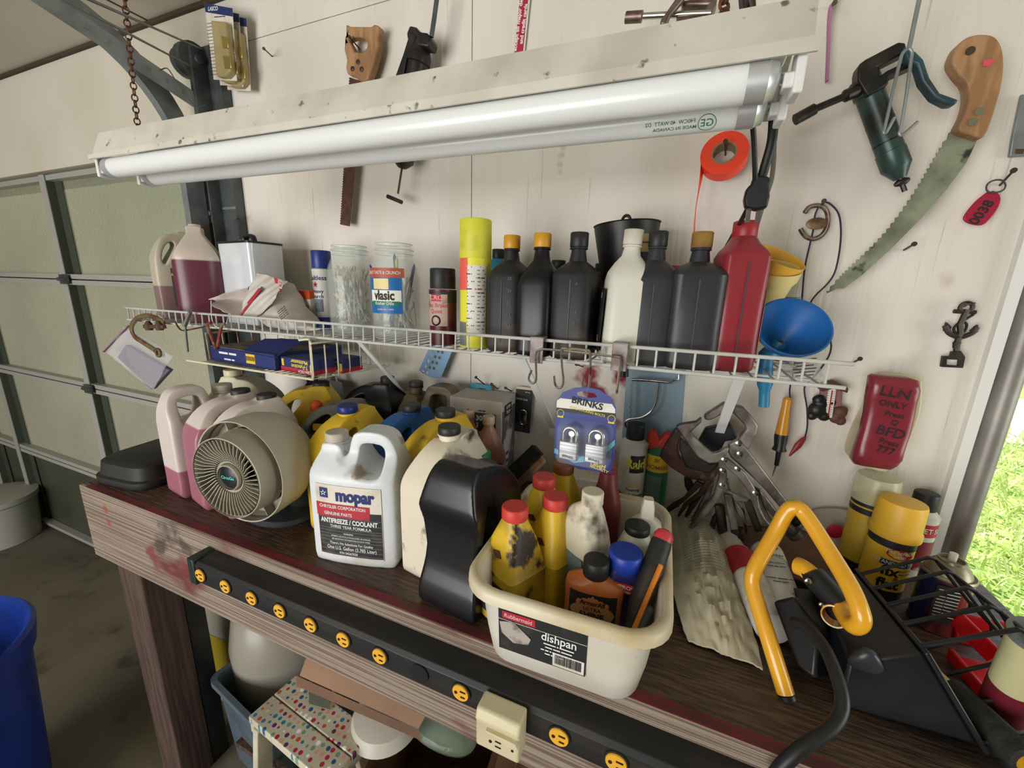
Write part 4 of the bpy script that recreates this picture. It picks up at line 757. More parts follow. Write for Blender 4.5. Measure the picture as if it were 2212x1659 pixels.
for k, (c_, du, dv, y) in enumerate((((0, 0), 0, 0, .965), ((1, 0), 14, 12, .985), ((2, 0), 30, 22, 1.0))):
    t = wt('blister_pack', ('front blister pack with blue header and two brass pieces beside the door track', 'second blister pack, just behind the front one beside the door track', 'rearmost blister pack, angled out behind the other two by the door track')[k], 'blister pack', 480+du, 100+dv, y)
    o_ = [(442+du, 7+dv), (502+du, 18+dv), (512+du, 175+dv), (462+du, 172+dv)]
    trace('card', o_, y, .0012, M_cream2, t, bev=0); trace('header', [(442+du, 7+dv), (502+du, 18+dv), (503+du, 36+dv), (444+du, 26+dv)], y-.001, .0008, mat('dark blue header', (34, 50, 100), .5), t, bev=0)
    pk_ = px([(470+du, 52+dv), (502+du, 55+dv), (512+du, 160+dv), (500+du, 172+dv), (482+du, 172+dv)], y); mb = MB(); mb.prism(pk_, y-.020, y-.001); mb.build('blister', mat('yellowed blister', (176, 160, 112), .25, alpha=.75), t, True, bev=.004)
    for a in ((478, 78, 492, 104), (482, 120, 498, 148)): trace('brass_piece', [(a[0]+du, a[1]+dv), (a[2]+du, a[1]+2+dv), (a[2]+2+du, a[3]+dv), (a[0]+4+du, a[3]+dv)], y-.0215, .003, mat('brass', (196, 170, 96), .3, .8), t)
    if k == 0:
        ptext(t, 'LASCO', 460, 19, .014, M_txtw, y-.0016, -9, bold=.03); ptext(t, '~xxxxxx xxxx xxx', 474, 36, .0065, M_txtb, y-.0014, -8, 'fine_lettering')
        L_ = MB()
        for i in range(16): c = at(455+.4*i, 50+7.4*i, y=y-.0012); L_.text('~xxxxxxx xxxx xxx xx', .0036, T(*c) @ RY(5), .008)
        L_.build('small_print', M_txtk, t, True, smooth=False)
# green grease gun, two-pronged rod, pruning saw
Z = lambda p: zc_(p, 1400, 0, 2.724)
M_ggun = mat('dark green enamel', (58, 80, 76), .35, .3, c2=(42, 46, 44), n=(12, .45, .62))
g2 = wt('grease_gun', 'dark green grease gun with curved lever and side nozzle hanging on the right', 'grease gun', 1900, 250, .98)
Zp = lambda a, y: at(*Z([a])[0], y=y)
a, b = Zp((1290, 520), .975), Zp((1465, 1000), .975); d_ = (b-a).normalized()
MB().tube([a-d_*.02, a-d_*.018, a, a+d_*.012, a+d_*.013, b-d_*.035, b-d_*.034, b-d_*.005, b, b+d_*.016], [.014, .021, .0225, .0225, .020, .020, .0212, .0212, .018, .009], 28).build('barrel', M_ggun, g2, True)
for f in (.42, .66): c = a.lerp(b, f); MB().tube([c-d_*.0015, c+d_*.0015], .0203, 28).build('barrel_ring', M_gun, g2, True)
MB().tube([b+d_*.012, b+d_*.040], .004, 8).build('plunger_rod', M_gun, g2, True); MB().tube([Zp((1450, 1092), .975), Zp((1470, 1080), .975), Zp((1515, 1062), .975), Zp((1538, 1052), .975)], [.003, .006, .006, .003], 10).build('t_handle', M_gun, g2, True)
trace('head', Z([(1215, 440), (1225, 400), (1260, 375), (1450, 275), (1490, 280), (1500, 330), (1460, 350), (1330, 415), (1345, 470), (1385, 440), (1480, 395), (1560, 380), (1560, 400), (1400, 470), (1390, 520), (1270, 590), (1215, 500)]), .965, .030, M_gun, g2, bev=.004)
MB().tube([Zp((1260, 520), .965), Zp((1160, 565), .955), Zp((1150, 570), .955), Zp((985, 640), .95), Zp((980, 642), .95), Zp((865, 705), .945)], [.011, .010, .006, .006, .0095, .0095], 14).build('nozzle', M_gun, g2, True)
lv_ = Z([(1490, 285), (1560, 320), (1605, 365), (1640, 470), (1700, 560), (1812, 600), (1790, 630), (1740, 632), (1660, 590), (1590, 500), (1560, 400), (1500, 380)])
trace('lever', lv_, .95, .020, P('teal enamel lever', (48, 84, 96), (40, 52, 56), .4), g2, bev=.004)
rd = wt('two_prong_rod', 'galvanised rod ending in two long hooked prongs, in front of the green grease gun', 'rod', 1960, 150, .92)
pxtube([(1990, -20), (1975, 50), (1965, 98), (1961, 108)], .915, .0032, 'shaft', M_galv, rd, 3)
pxtube(Z([(1535, 285), (1500, 310), (1480, 370), (1440, 540), (1395, 740), (1385, 775), (1400, 780), (1450, 690)]), .91, .0024, 'prong', M_galv, rd, 4); pxtube(Z([(1535, 285), (1552, 310), (1545, 370), (1520, 560), (1490, 740), (1478, 785), (1500, 792), (1588, 715)]), .91, .0024, 'prong', M_galv, rd, 4)
ps_ = wt('pruning_saw', 'curved pruning saw with greenish blade and wooden grip hanging on the right', 'saw', 2000, 350, .985)
hp = Z([(1768, 350), (1800, 285), (1860, 240), (1940, 226), (2010, 242), (2050, 300), (2063, 400), (2050, 520), (2010, 670), (1950, 820), (1880, 810), (1798, 778), (1835, 690), (1858, 600), (1852, 520), (1805, 460), (1766, 400)])
trace('grip', s2(hp, 3), .978, .024, M_handw, ps_, bev=.007)
ins = [(1772, 785), (1730, 865), (1660, 985), (1590, 1105), (1500, 1240), (1400, 1370), (1300, 1475), (1200, 1570), (1128, 1640), (1095, 1668)]; sp_i = s2(ins, 4)[:-4]; te = []
for i in range(len(sp_i)-1):
    a, b = sp_i[i], sp_i[i+1]; m_ = ((a[0]+b[0])/2, (a[1]+b[1])/2); dx, dy = b[0]-a[0], b[1]-a[1]; L_ = hypot(dx, dy) or 1
    for f in (.0,): te += [(a[0]+dx*f, a[1]+dy*f), (a[0]+dx*(f+.5)+dy/L_*-13, a[1]+dy*(f+.5)+dx/L_*13)]
outs = [(1110, 1700), (1150, 1698), (1250, 1625), (1440, 1452), (1600, 1290), (1750, 1120), (1870, 960), (1935, 822)]
trace('blade', Z(te+[sp_i[-1]]+outs), .985, .0022, mat('pitted green blade', (150, 156, 132), .5, .45, c2=(104, 110, 90), n=(14, .45, .65), c3=(60, 60, 52), n3=(30, .60, .68)), ps_, bev=0)
for a, r_, m_ in (((1897, 298), .006, M_gap), ((1950, 655), .006, M_chrome), ((1912, 718), .006, M_chrome)): c = Zp(a, .965); MB().lathe([(r_, 0), (r_, .002)], 16, T(c.x, .9665, c.z) @ RX(90)).build('rivet', m_, ps_, True)
trace('pink_tape', Z([(1970, 355), (2025, 348), (2038, 365), (2000, 392), (1968, 390)]), .9655, .001, mat('pink tape', (216, 84, 96), .5), ps_, bev=0)
pl_ = wt('metal_plate', 'small grey metal plate on the wall at the right edge', 'plate', 2200, 280, 1.02); trace('plate', [(2204, 205), (2250, 205), (2250, 335), (2178, 340), (2184, 300)], 1.024, .006, M_galv, pl_); trace('slot', [(2195, 322), (2212, 322), (2210, 332), (2194, 332)], 1.0203, .001, M_gap, pl_, bev=0)
# nails
M_nail = mat('nail steel', (74, 60, 54), .5, .6)
NL = (((2190, 368), (2160, 400), 'long nail carrying the red key tag'), ((1975, 527), (1953, 540), 'short nail left of the red key tag, under the saw blade'), ((1858, 775), (1836, 787), 'thin bare nail between the shelf end and the red telephone'), ((1780, 434), (1776, 448), 'nail carrying the rope ring and the black tester wire'), ((1803, 6), (1796, 16), 'nail carrying the purple strip'), ((570, 105), (588, 122), 'slanting nail right of the blister packs'), ((508, 470), (526, 476), 'small nail between the metal can and the door hinge'), ((755, 80), (777, 106), 'bent nail holding the wooden saw handle'), ((1567, 305), (1567, 335), 'nail through the roll of orange tape'), ((1245, 787), (1259, 792), 'nail head just under the shelf, above the padlock card'), ((1028, 815), (1052, 835), 'first of the three pegs above the grey filter box'), ((1062, 830), (1075, 840), 'middle peg of the three above the grey filter box'), ((1092, 838), (1105, 845), 'right peg of the three above the grey filter box'), ((2082, 659), (2105, 655), 'tiny nail holding the anchor bottle opener'))
for hd, ft, lb in NL:
    a = at(*hd, y=WY-.05 if 'roll' not in lb else .95); b = at(*ft, y=WY+.0)
    if (b-a).length > .09: a = b+(a-b).normalized()*.07
    mb = MB(); mb.cyl(a, b, .0018, n=8); d_ = (b-a).normalized(); mb.cyl(a-d_*.001, a+d_*.0015, .0042, n=10); o = mb.build('nail', M_nail); tag(o, lb, 'nail', 'nails in the wall')
# key tag
kt = wt('key_tag', 'red oval key tag with black number and ring, hanging at the far right', 'key tag', 2120, 440, 1.0)
pxtube(Z([(1990, 1110), (2000, 1080), (2040, 1060), (2085, 1062), (2103, 1090), (2090, 1118), (2050, 1132), (2005, 1130)]), 1.0, .0014, 'ring', M_dsteel, kt, 3, 6, close=True)
trace('tag', s2(Z([(2000, 1130), (2040, 1125), (2072, 1160), (2060, 1220), (2010, 1290), (1960, 1326), (1890, 1318), (1855, 1295), (1862, 1262), (1920, 1190), (1980, 1140)]), 3), 1.005, .004, mat('red key plastic', (160, 34, 58), .35), kt)
ptext(kt, '0038', 2121, 459, .020, M_txtk, 1.0025, 68, bold=.03)
# orange tape roll
tr = wt('tape_roll', 'roll of fluorescent orange flagging tape on a nail with its tail hanging', 'tape roll', 1564, 338, .99)
c = at(1564, 338, y=.985); M_or = mat('fluorescent orange', (255, 74, 48), .45); k = T(*c) @ RX(-15) @ RZ(-6)
MB().lathe([(.0430, -.014), (.0430, .014), (.023, .014), (.023, -.014)], 56, k @ RX(90), (0, 0)).build('tape', M_or, tr, True); MB().lathe([(.023, -.0142), (.023, .0142), (.020, .0142), (.020, -.0142)], 40, k @ RX(90), (0, 0)).build('core', mat('card core', (150, 128, 98), .8), tr, True)
for q in (tr,):
    mb = MB(); R = []
    for u, v, w_ in ((1519, 338, .011), (1515, 380, .010), (1508, 420, .004), (1503, 450, .003), (1500, 490, .005), (1497, 555, .009), (1494, 580, .009)):
        p = at(u, v, y=.985); R.append((p+Vector((-w_*.3, -w_, 0)), p+Vector((w_*.3, w_, 0))))
    mb.add([p for r in R for p in r], [(2*i, 2*i+1, 2*i+3, 2*i+2) for i in range(len(R)-1)]); mb.build('tail', M_or, tr, True)
# cords and plug of the light
M_cord = mat('black cord', (28, 28, 30), .45)
pg = pxtube([(1672, 225, .70), (1668, 300, .705), (1652, 360, .71), (1643, 392, .71)], .71, .0062, 'power_cord', M_cord, sl, 4, 10, .6)
trace('plug', s2([(1627, 384), (1659, 384), (1660, 400), (1656, 450), (1608, 450), (1610, 412), (1622, 400)], 2), .71, .018, M_black, pg, bev=.003)
for u in (1619, 1640): a, b = at(u-1, 452, y=.71), at(u-5, 481, y=.71); MB().bar(a, b, .0015, .0062, up=(1, 0, 0)).build('plug_pin', M_chrome, pg, True)
pxtube([(1624, 248, .66), (1629, 310, .68), (1631, 380, .70), (1628, 420, .725), (1610, 460, .75), (1585, 505, .86), (1555, 560, .90), (1540, 600, .93)], .7, .0036, 'power_cord', M_cord, sl, 4)
pxtube([(1664, 240), (1672, 300), (1668, 380), (1652, 430), (1640, 470), (1625, 520)], .93, .0040, 'power_cord', mat('grey brown cord', (104, 100, 88), .6), sl, 4)
# rope ring with medallion and the tester lead
rg = wt('rope_ring', 'small horseshoe of twisted rope with a bronze medallion, on the nail', 'ornament', 1762, 475, 1.01)
rp = S([at(u, v, y=1.012) for u, v in ((1738, 460), (1748, 448), (1765, 444), (1780, 449), (1788, 465), (1786, 490), (1775, 508), (1758, 516), (1742, 512), (1733, 502), (1729, 494))], 5)
M_rope = mat('brown rope', (76, 56, 48), .8, c2=(112, 92, 78), n=(60, .5, .55)); MB().tube(rp, .0042, 8).build('rope', M_rope, rg, True)
mb = MB()
for i in range(len(rp)-1): a, b = rp[i], rp[i+1]; mb.tube([a+Vector((0, -.0042, .002)), b+Vector((0, -.0042, -.002))], .0005, 4)
mb.build('strand', mat('pale strand', (190, 170, 150), .8), rg, True)
c = at(1764, 483, y=1.005); MB().lathe([(.001, .0035), (.010, .003), (.0175, .0015), (.0180, 0)], 28, T(*c) @ Matrix.Diagonal((1, 1, .62, 1)) @ RX(90)).build('medallion', mat('bronze', (134, 112, 84), .4, .6, c2=(96, 78, 60), n=(60, .4, .6)), rg, True)
pxtube([(1762, 465), (1768, 450), (1776, 440)], 1.008, .0008, 'hanging_wire', M_dsteel, rg, 2)
tl = wt('circuit_tester', 'amber circuit tester with black lead and red clip hanging from the nail', 'circuit tester', 1690, 900, 1.0)
M_lead = mat('dark violet lead', (44, 36, 62), .5)
pxtube([(1708, 866, .99), (1706, 840, .99), (1716, 790, .985), (1731, 660), (1736, 600), (1742, 560), (1756, 500), (1762, 460), (1780, 437), (1800, 446), (1814, 470), (1816, 520), (1806, 580), (1790, 610), (1760, 640), (1750, 662), (1762, 690), (1782, 710), (1795, 740), (1790, 770), (1762, 810), (1740, 832), (1738, 850), (1743, 880), (1744, 920), (1739, 945)], 1.012, .0016, 'lead', M_lead, tl, 4, 6)
a, b = at(1701, 862, y=.99), at(1688, 937, y=.99); d_ = (b-a).normalized()
MB().tube([a-d_*.004, a, a+d_*.02, b], [.005, .0085, .0085, .0125], 14).build('amber_handle', mat('amber plastic', (214, 150, 40), .2, alpha=.82), tl, True)
e = at(1683, 972, y=.99); MB().tube([b, b+d_*.006, e-d_*.008, e, e+d_*.001, e+d_*.036, e+d_*.037], [.0125, .013, .011, .014, .0055, .0045, .002], 14).build('black_collar', M_black, tl, True)
MB().tube([e+d_*.03, at(1668, 1029, y=.985)], [.002, .0006], 8).build('probe', M_dsteel, tl, True)
a, b = at(1740, 943, y=1.005), at(1705, 985, y=1.0); MB().tube([a, a.lerp(b, .12), a.lerp(b, .45), a.lerp(b, .8), b], [.002, .005, .0075, .004, .002], 10, flat=.7).build('red_clip', P('red clip plastic', (140, 34, 44), None), tl, True)
# anchor bottle opener
Z = lambda p: zc_(p, 1580, 440, 2.6756)
an = wt('bottle_opener', 'black iron anchor-shaped bottle opener hanging right of the telephone', 'bottle opener', 2072, 730, 1.01); YA = 1.012
M_cast = mat('black cast iron', (62, 54, 48), .5, .4, c2=(46, 40, 38), n=(30, .4, .6))
mb = MB(); c = at(*Z([(1358, 600)])[0], y=YA); mb.tube([c+Vector((.0085*cos(q*pi/8), 0, .0085*sin(q*pi/8))) for q in range(16)], .0036, 8, True)
A_ = lambda *p: [at(*Z([q])[0], y=YA) for q in p]
mb.tube(A_((1285, 622), (1412, 628)), .0038, 8); mb.tube(A_((1362, 612), (1320, 700), (1325, 745), (1305, 800), (1300, 850)), .0048, 8); mb.tube(S(A_((1400, 640), (1350, 670), (1300, 700), (1285, 730), (1310, 755), (1345, 740), (1360, 700), (1340, 680))), .0022, 6)
mb.tube(S(A_((1235, 705), (1255, 745), (1300, 768), (1340, 768), (1395, 745), (1418, 712))), .0045, 8)
mb.prism(px(Z([(1225, 735), (1240, 685), (1268, 712), (1255, 740)]), YA), YA-.003, YA+.003); mb.prism(px(Z([(1378, 735), (1420, 700), (1420, 742), (1398, 745)]), YA), YA-.003, YA+.003)
mb.tube(A_((1304, 800), (1296, 835)), [.0062, .0048], 8); mb.prism(px(Z([(1270, 855), (1320, 850), (1345, 885), (1332, 948), (1208, 942), (1218, 880), (1262, 880)]), YA), YA-.0035, YA+.0035, [px(Z([(1240, 898), (1312, 902), (1308, 935), (1238, 930)]), YA)]); mb.build('anchor', M_cast, an, True)
# thermometer figurine
th_ = wt('wall_thermometer', 'little birdhouse thermometer with a black and a brown bear figure', 'thermometer', 1795, 870, 1.0); YT = 1.015
trace('roof', Z([(497, 1062), (520, 1042), (590, 1022), (664, 1060), (660, 1088), (590, 1060), (515, 1080)]), YT-.006, .026, mat('brown resin', (84, 50, 46), .6), th_, bev=.002)
trace('post', Z([(512, 1075), (590, 1060), (635, 1080), (628, 1180), (560, 1240), (520, 1180)]), YT, .014, mat('pink brown resin', (140, 96, 92), .6), th_)
trace('scale_plate', Z([(568, 1062), (600, 1062), (606, 1080), (582, 1238), (545, 1238), (540, 1215), (558, 1080)]), YT-.012, .004, M_lwht, th_); pxtube(Z([(583, 1080), (560, 1225)]), YT-.015, .0012, 'red_column', M_txtr, th_, 0, 6)
mb = MB()
for i in range(11):
    f = i/10; p = at(*Z([(578-22*f, 1085+130*f)])[0], y=YT-.0143); mb.box((0, 0, 0), (.003, .0005, .0007), T(p.x-.004, p.y, p.z)); mb.box((0, 0, 0), (.003, .0005, .0007), T(p.x+.005, p.y, p.z))
mb.build('scale_marks', M_txtk, th_, True)
def blob(name, parts, m, parent, y, vox=.0016):
    mb = MB()
    for a, r in parts: c = at(*Z([a])[0], y=y); mb.rings([[(c.x+r*sin(pi*i/7)*cos(2*pi*j/12), c.y+.75*r*sin(pi*i/7)*sin(2*pi*j/12), c.z+r*cos(pi*i/7)) for j in range(12)] for i in range(8)])
    fused(mb, vox, 4).build(name, m, parent, True, ang=3)
blob('black_bear', [((505, 1135), .012), ((482, 1128), .005), ((522, 1118), .005), ((495, 1190), .017), ((465, 1225), .010), ((535, 1225), .012), ((575, 1150), .009), ((515, 1160), .013)], M_black, th_, YT-.008)
blob('brown_bear', [((628, 1205), .013), ((605, 1188), .005), ((655, 1190), .006), ((600, 1240), .011), ((630, 1255), .010)], mat('brown bear resin', (96, 62, 50), .6), th_, YT-.008)
# telephone
ph = wt('telephone', 'wall telephone with dark red handset covered in black handwriting', 'telephone', 1910, 910, .98)
M_mar = P('maroon plastic', (116, 38, 50), None, .25); M_mar2 = P('maroon handset', (128, 44, 54), None, .25)
bs_ = Z([(850, 1000), (930, 985), (1050, 1000), (1062, 1040), (1050, 1200), (960, 1420), (860, 1520), (760, 1500), (690, 1470), (680, 1420), (720, 1300), (780, 1180), (815, 1060)])
trace('base', s2(bs_, 3), 1.0, .055, M_cream, ph, bev=.006)
sec = [((940, 992), .030, .020), ((955, 1006), .040, .030), ((952, 1060), .0425, .034), ((942, 1130), .0425, .030), ((930, 1220), .042, .027), ((908, 1310), .042, .027), ((880, 1390), .042, .030), ((855, 1450), .042, .036), ((838, 1490), .040, .032), ((832, 1512), .034, .022)]
R = []
for a, w_, dp in sec:
    c = at(*Z([(a[0]+6, a[1]+4)])[0], y=.945); w_ *= .86; R.append([(c.x-.008+w_*1.02*abs(cos(q*pi/16))**.6*(1 if cos(q*pi/16) > 0 else -1), c.y-dp*.55*abs(sin(q*pi/16))**.5*(1 if sin(q*pi/16) > 0 else -1)+(-.004 if a[1] in (1060, 1450) else 0), c.z) for q in range(32)])
MB().rings(R).build('handset', M_mar2, ph, True, ang=1.2)
for s_, u, v, z_, rt, yy in (('LLN', 1934, 850, .026, -6, .9225), ('ONLY', 1928, 875, .0155, -6, .925), ('Press', 1932, 897, .0135, -6, .927), ('Q', 1932, 914, .014, -6, .928), ('BFD', 1924, 935, .025, -8, .929), ('Press', 1920, 957, .0145, -10, .926), ('777', 1912, 974, .018, -10, .9235)): ptext(ph, s_, u, v, z_, M_txtk, yy, rt, 'handwriting')
for i in range(3): pxtube([(1862+7*cos(q*pi/5+i), 1032+i*6+5*sin(q*pi/5+i), .985) for q in range(11)], .985, .0013, 'coil_cord', M_cream, ph, 2, 6)
pxtube([(1850, 1018), (1838, 1030), (1842, 1048), (1856, 1055)], .99, .0012, 'line_cord', M_white, ph, 3, 6)
# blue sheet with chrome wire tool
sb = wt('blue_sheet', 'light blue metal sheet on the wall under the shelf, behind the spray cans', 'metal sheet', 1410, 880, 1.02); trace('sheet', [(1355, 780), (1482, 780), (1466, 1000), (1340, 1000)], 1.026, .002, mat('pale blue metal', (140, 164, 178), .5, 0, c2=(124, 150, 166), n=(4, .4, .6)), sb, bev=0)
ws = wt('wire_saw', 'chrome wire saw frame with beaded wire hanging on the blue sheet', 'wire saw', 1410, 870, 1.0); Z = lambda p: zc_(p, 1260, 780, 5.185)
pxtube(Z([(545, 205), (760, 215), (960, 235)]), 1.0, .0042, 'tube_bar', M_chrome, ws, 0, 10); pxtube(Z([(940, 235), (985, 245), (1010, 215), (1070, 205), (1078, 110)]), 1.0, .0026, 'crank', M_chrome, ws, 0)
pxtube(Z([(845, 235), (820, 430), (760, 560), (650, 630), (520, 650), (475, 680), (475, 730), (520, 775)]), 1.0, .0030, 'curved_wire', M_chrome, ws, 4)
zz_ = [(545+(8 if i % 2 else -8)-i*1.5+(i*.4), 215+i*30) for i in range(15)]; pxtube(Z(zz_), .998, .0018, 'twisted_wire', M_galv, ws, 0, 6)
# perforated strip, link card, header card
pf = wt('perforated_strip', 'pale blue perforated metal strip hanging behind the shelf', 'metal strip', 945, 785, 1.0)
pts_ = [(930, 745), (980, 750), (952, 818), (930, 815), (905, 800)]
hs = [[(u+3.2*cos(q*pi/4)+9*j, v+3.6*sin(q*pi/4)+2*j) for q in range(8)] for j in range(3) for u, v in ((938-6*i_, 757+11.5*i_) for i_ in range(5-(j == 2)))]
trace('strip', pts_, 1.0, .002, mat('blue grey metal', (112, 146, 176), .4, .2), pf, hs, bev=0)
lc = wt('link_card', 'small black card with a chrome quick link hanging right of the filter box', 'hardware card', 1131, 886, 1.0)
trace('card', [(1115, 838), (1151, 842), (1144, 936), (1112, 930)], 1.015, .002, M_lblk, lc, bev=0); trace('top_fold', [(1117, 834), (1151, 838), (1151, 843), (1115, 839)], 1.012, .006, M_cream2, lc, bev=0)
mb = MB(); c = at(1130, 902, y=1.005); mb.tube([c+Vector(p) for p in [(.008*cos(radians(a)), 0, .014+.008*sin(radians(a))) for a in range(0, 181, 20)]+[(.008*cos(radians(a)), 0, -.012+.008*sin(radians(a))) for a in range(180, 361, 20)]], .0022, 8, True); mb.box((c.x+.008, c.y, c.z), (.007, .007, .012)); mb.build('quick_link', M_chrome, lc, True)
ptext(lc, 'Quick Link', 1127, 862, .0082, M_txtw, 1.0135, -4); ptext(lc, '~xx xx', 1140, 848, .006, M_txty, 1.0135, -4, 'yellow_lettering')
hc_ = wt('header_card', 'torn turquoise header card left hanging on a peg above the filter box', 'card', 1036, 836, 1.0); trace('card', [(1014, 827), (1060, 833), (1061, 850), (1040, 847), (1014, 842)], 1.008, .0015, mat('turquoise card', (66, 154, 184), .5), hc_, [[(1035, 838), (1050, 839), (1050, 843), (1035, 842)]], bev=0)

pkn = wt('putty_knife', 'worn steel scraper blade hanging on the wall behind the wire basket', 'scraper', 722, 845, .97); trace('blade', [(700, 818), (738, 826), (748, 872), (704, 864)], .975, .002, M_galv, pkn, bev=0); trace('tang', [(712, 800), (720, 800), (728, 824), (718, 822)], .975, .004, M_chrome, pkn, bev=0)
bkn = wt('putty_knife', 'black handled scraper hanging left of the steel blade behind the basket', 'scraper', 680, 830, .95); trace('handle', [(664, 800), (682, 802), (684, 826), (697, 846), (690, 856), (655, 846), (654, 838), (666, 826)], .95, .016, M_black, bkn, bev=.004)
# ================================================================ ON THE BENCH: jugs
def pos(u, v, h): p = at(u, v, z=B+h); return p
M_pinkj = lambda n, lv: mat(n, (214, 202, 196), .34, zstep=(lv, (164, 104, 120)), sub=.12)
t = thing('plastic_tray', 'low black plastic case lying at the left end of the bench', 'case', (-1.36, .63, B), 6)
MB().rings([ring(.21, .24, 5, 0), ring(.215, .245, 5, .004), ring(.215, .245, 5, .020), ring(.20, .23, 5, .024), ring(.19, .22, 5, .058), ring(.17, .20, 5, .066)]).build('shell', P('black case plastic', (38, 37, 34), None, .6), t)
lv1 = at(380, 925, y=.53).z-B; lv2 = at(440, 1045, y=.52).z-B
j0 = jug('leftmost milky jug with square handle and a little pink liquid', (-1.150, .640, B), SIL_A, HOLE_A, .10, M_pinkj('milky jug, low pink', .075), (-.052, .262, .024, .016), M_wcap, rz=82, mirror=True)
jug('milky jug two thirds full of pink liquid with black cap, second from the left', (-1.035, .630, B), SIL_B, HOLE_B, .105, M_pinkj('milky jug, high pink', lv1), (.036, .268, .022, .016), M_kcap, rz=78, oval=.7)
jug('milky jug half full of pink liquid, directly behind the fan', (-.940, .630, B), SIL_B, HOLE_B, .110, M_pinkj('milky jug, half pink', lv2), (.036, .268, .022, .016), M_kcap, rz=74, oval=.7)
t = jug('cream jug with orange stained neck, in the back at the left end', (-1.20, .80, B), SIL_B, HOLE_B, .12, P('cream milk jug', (208, 202, 176), None, .4), (.040, .275, .024, .018), M_cream, rz=20, mirror=True, neck=mat('orange stain', (176, 104, 64), .6))
M_yj = P('yellow jug plastic', (222, 184, 48), None, .42, c3=(150, 120, 50), n3=(26, .62, .72)); M_bj = P('blue jug plastic', (34, 92, 160), (28, 74, 132), .4, n=(7, .45, .7))
jug('yellow jug with black cap lying behind the fan under the wire basket', (-.955, .800, B), SIL_B, HOLE_B, .11, M_yj, (.042, .268, .022, .016), M_kcap, rz=32)
t = jug('grey jug with handle hole and small yellow and black label behind the fan', (-.815, .78, B-.02), SIL_B, HOLE_B, .12, P('grey metallic plastic', (112, 116, 108), (96, 98, 92), .32), None, None, rz=18)
t.location.z = B-.001; t.scale = (1, 1, .93)
label_flat(t, -.035, .20, .03, .02, -.046, M_lyel); words(t, [('~xxxxx', -.035, .168, .012), ('~xxx', -.035, .155, .012)], M_txtk, y=-.056)
MB().lathe([(.014, .232), (.016, .235), (.014, .255), (.006, .262)], 20, T(-.062, 0, 0)).build('orange_spout', mat('orange plastic', (216, 90, 46), .5), t)
t = thing('bottle', 'dark bottle with domed green top hidden behind the fan', 'bottle', (pos(645, 935, .19).x, pos(645, 935, .19).y, B)); MB().lathe([(.045, 0), (.047, .003), (.047, .13), (.035, .17), (.02, .18)], 32).build('body', P('dark olive plastic', (44, 46, 40), None), t); MB().lathe([(.022, .168), (.022, .19), (.014, .205), (.003, .210)], 24, T(-.022, -.01, 0)).build('green_top', M_gcap, t)
jug('dirty yellow jug with blue cap, left of and behind the white antifreeze jug', (-.676, .672, B), SIL_B, HOLE_B, .10, M_yj, (.0, .272, .022, .016), M_bcap, rz=84)
jug('blue jug with black cap directly behind the white antifreeze jug', (-.564, .730, B), SIL_B, HOLE_B, .09, M_bj, (.022, .270, .022, .016), M_kcap, rz=75)
jug('dirty yellow jug with black cap behind and right of the white antifreeze jug', (-.464, .725, B), SIL_B, HOLE_B, .09, M_yj, (.015, .275, .022, .016), M_kcap, rz=70)
jug('black jug with big handle hole, in the back row by the wall', (-.825, .925, B), SIL_B, HOLE_B, .12, M_blk, (.050, .275, .020, .018), M_kcap, rz=8)
t = jug('olive brown jug with black cap against the wall beside the filter box', (-.625, .935, B), SIL_A, HOLE_A, .11, P('olive brown plastic', (96, 84, 58), None, .45, zstep=(.165, (66, 54, 42))), (-.050, .275, .020, .016), M_kcap, rz=4)
label_flat(t, .01, .135, .11, .035, -.052, M_lred)
# the white antifreeze jug
M_wj = mat('white jug plastic', (218, 222, 226), .36, c2=(196, 190, 180), n=(8, .55, .75), c3=(150, 134, 116), n3=(34, .64, .74))
t = jug('white gallon antifreeze jug with black, red and white label, front and centre', (-.562, .588, B), SIL_A, HOLE_A, .115, M_wj, (-.052, .258, .0225, .018), M_wcap, rz=13, ztap=(.185, .245, .46), oval=.55, vox=.0032, it=4, name='antifreeze_jug')
t.scale = (1, 1, .965)
def lface(x): return -.0583*(.7525+.2475*max(0, 1-(abs(x)/.09)**2.6)**.5)
def lpatch(parent, x0, x1, z0, z1, m, off, name='label', n=14, cut=None):
    mb = MB(); vs = []
    for i in range(n+1):
        x = x0+(x1-x0)*i/n; top = z1 if cut is None else min(z1, cut(x))
        vs += [(x*1.07, lface(x*1.07)-off, .018+(z0-.024)*1.2), (x*1.07, lface(x*1.07)-off, .018+(top-.024)*1.2)]
    mb.add(vs, [(2*i, 2*i+2, 2*i+3, 2*i+1) for i in range(n)]); return mb.build(name, m, parent, ang=1.5)
ly0, ly1 = .024, .158
lpatch(t, -.066, .062, ly0, ly1, M_cream2, .0006, 'label_paper'); lpatch(t, -.064, .061, ly0+.003, .1125, M_lblk, .0010, 'black_field')
lpatch(t, -.066, .040, .100, .1245, M_lred, .0013, 'red_band', cut=lambda x: .1245 if x < .03 else .1245)
lpatch(t, -.057, -.040, .134, .152, M_txtb, .0010, 'emblem')
em = MB(); 
for q in range(5): a = radians(90+72*q); em.add([(-.0519+r_*cos(a+o_), lface(-.052)-.0022, .1608+r_*sin(a+o_)) for r_, o_ in ((.0024, -.63), (.0072, 0), (.0024, .63))], [(0, 1, 2)])
em.build('emblem_star', M_txtw, t, smooth=False)
def ltext(parent, lines, m, off, name='lettering'):
    mb = MB()
    for s, x, z, size, *r in lines:
        vs, fs = glyphs(s, r[1] if len(r) > 1 else .012); sx = r[0] if r else 1
        mb.add([(1.07*(x+v.x*size*sx), lface(1.07*(x+v.x*size*sx))-off, .018+(z+v.y*size-.024)*1.2) for v in vs], fs)
    mb.build(name, m, parent, smooth=False)
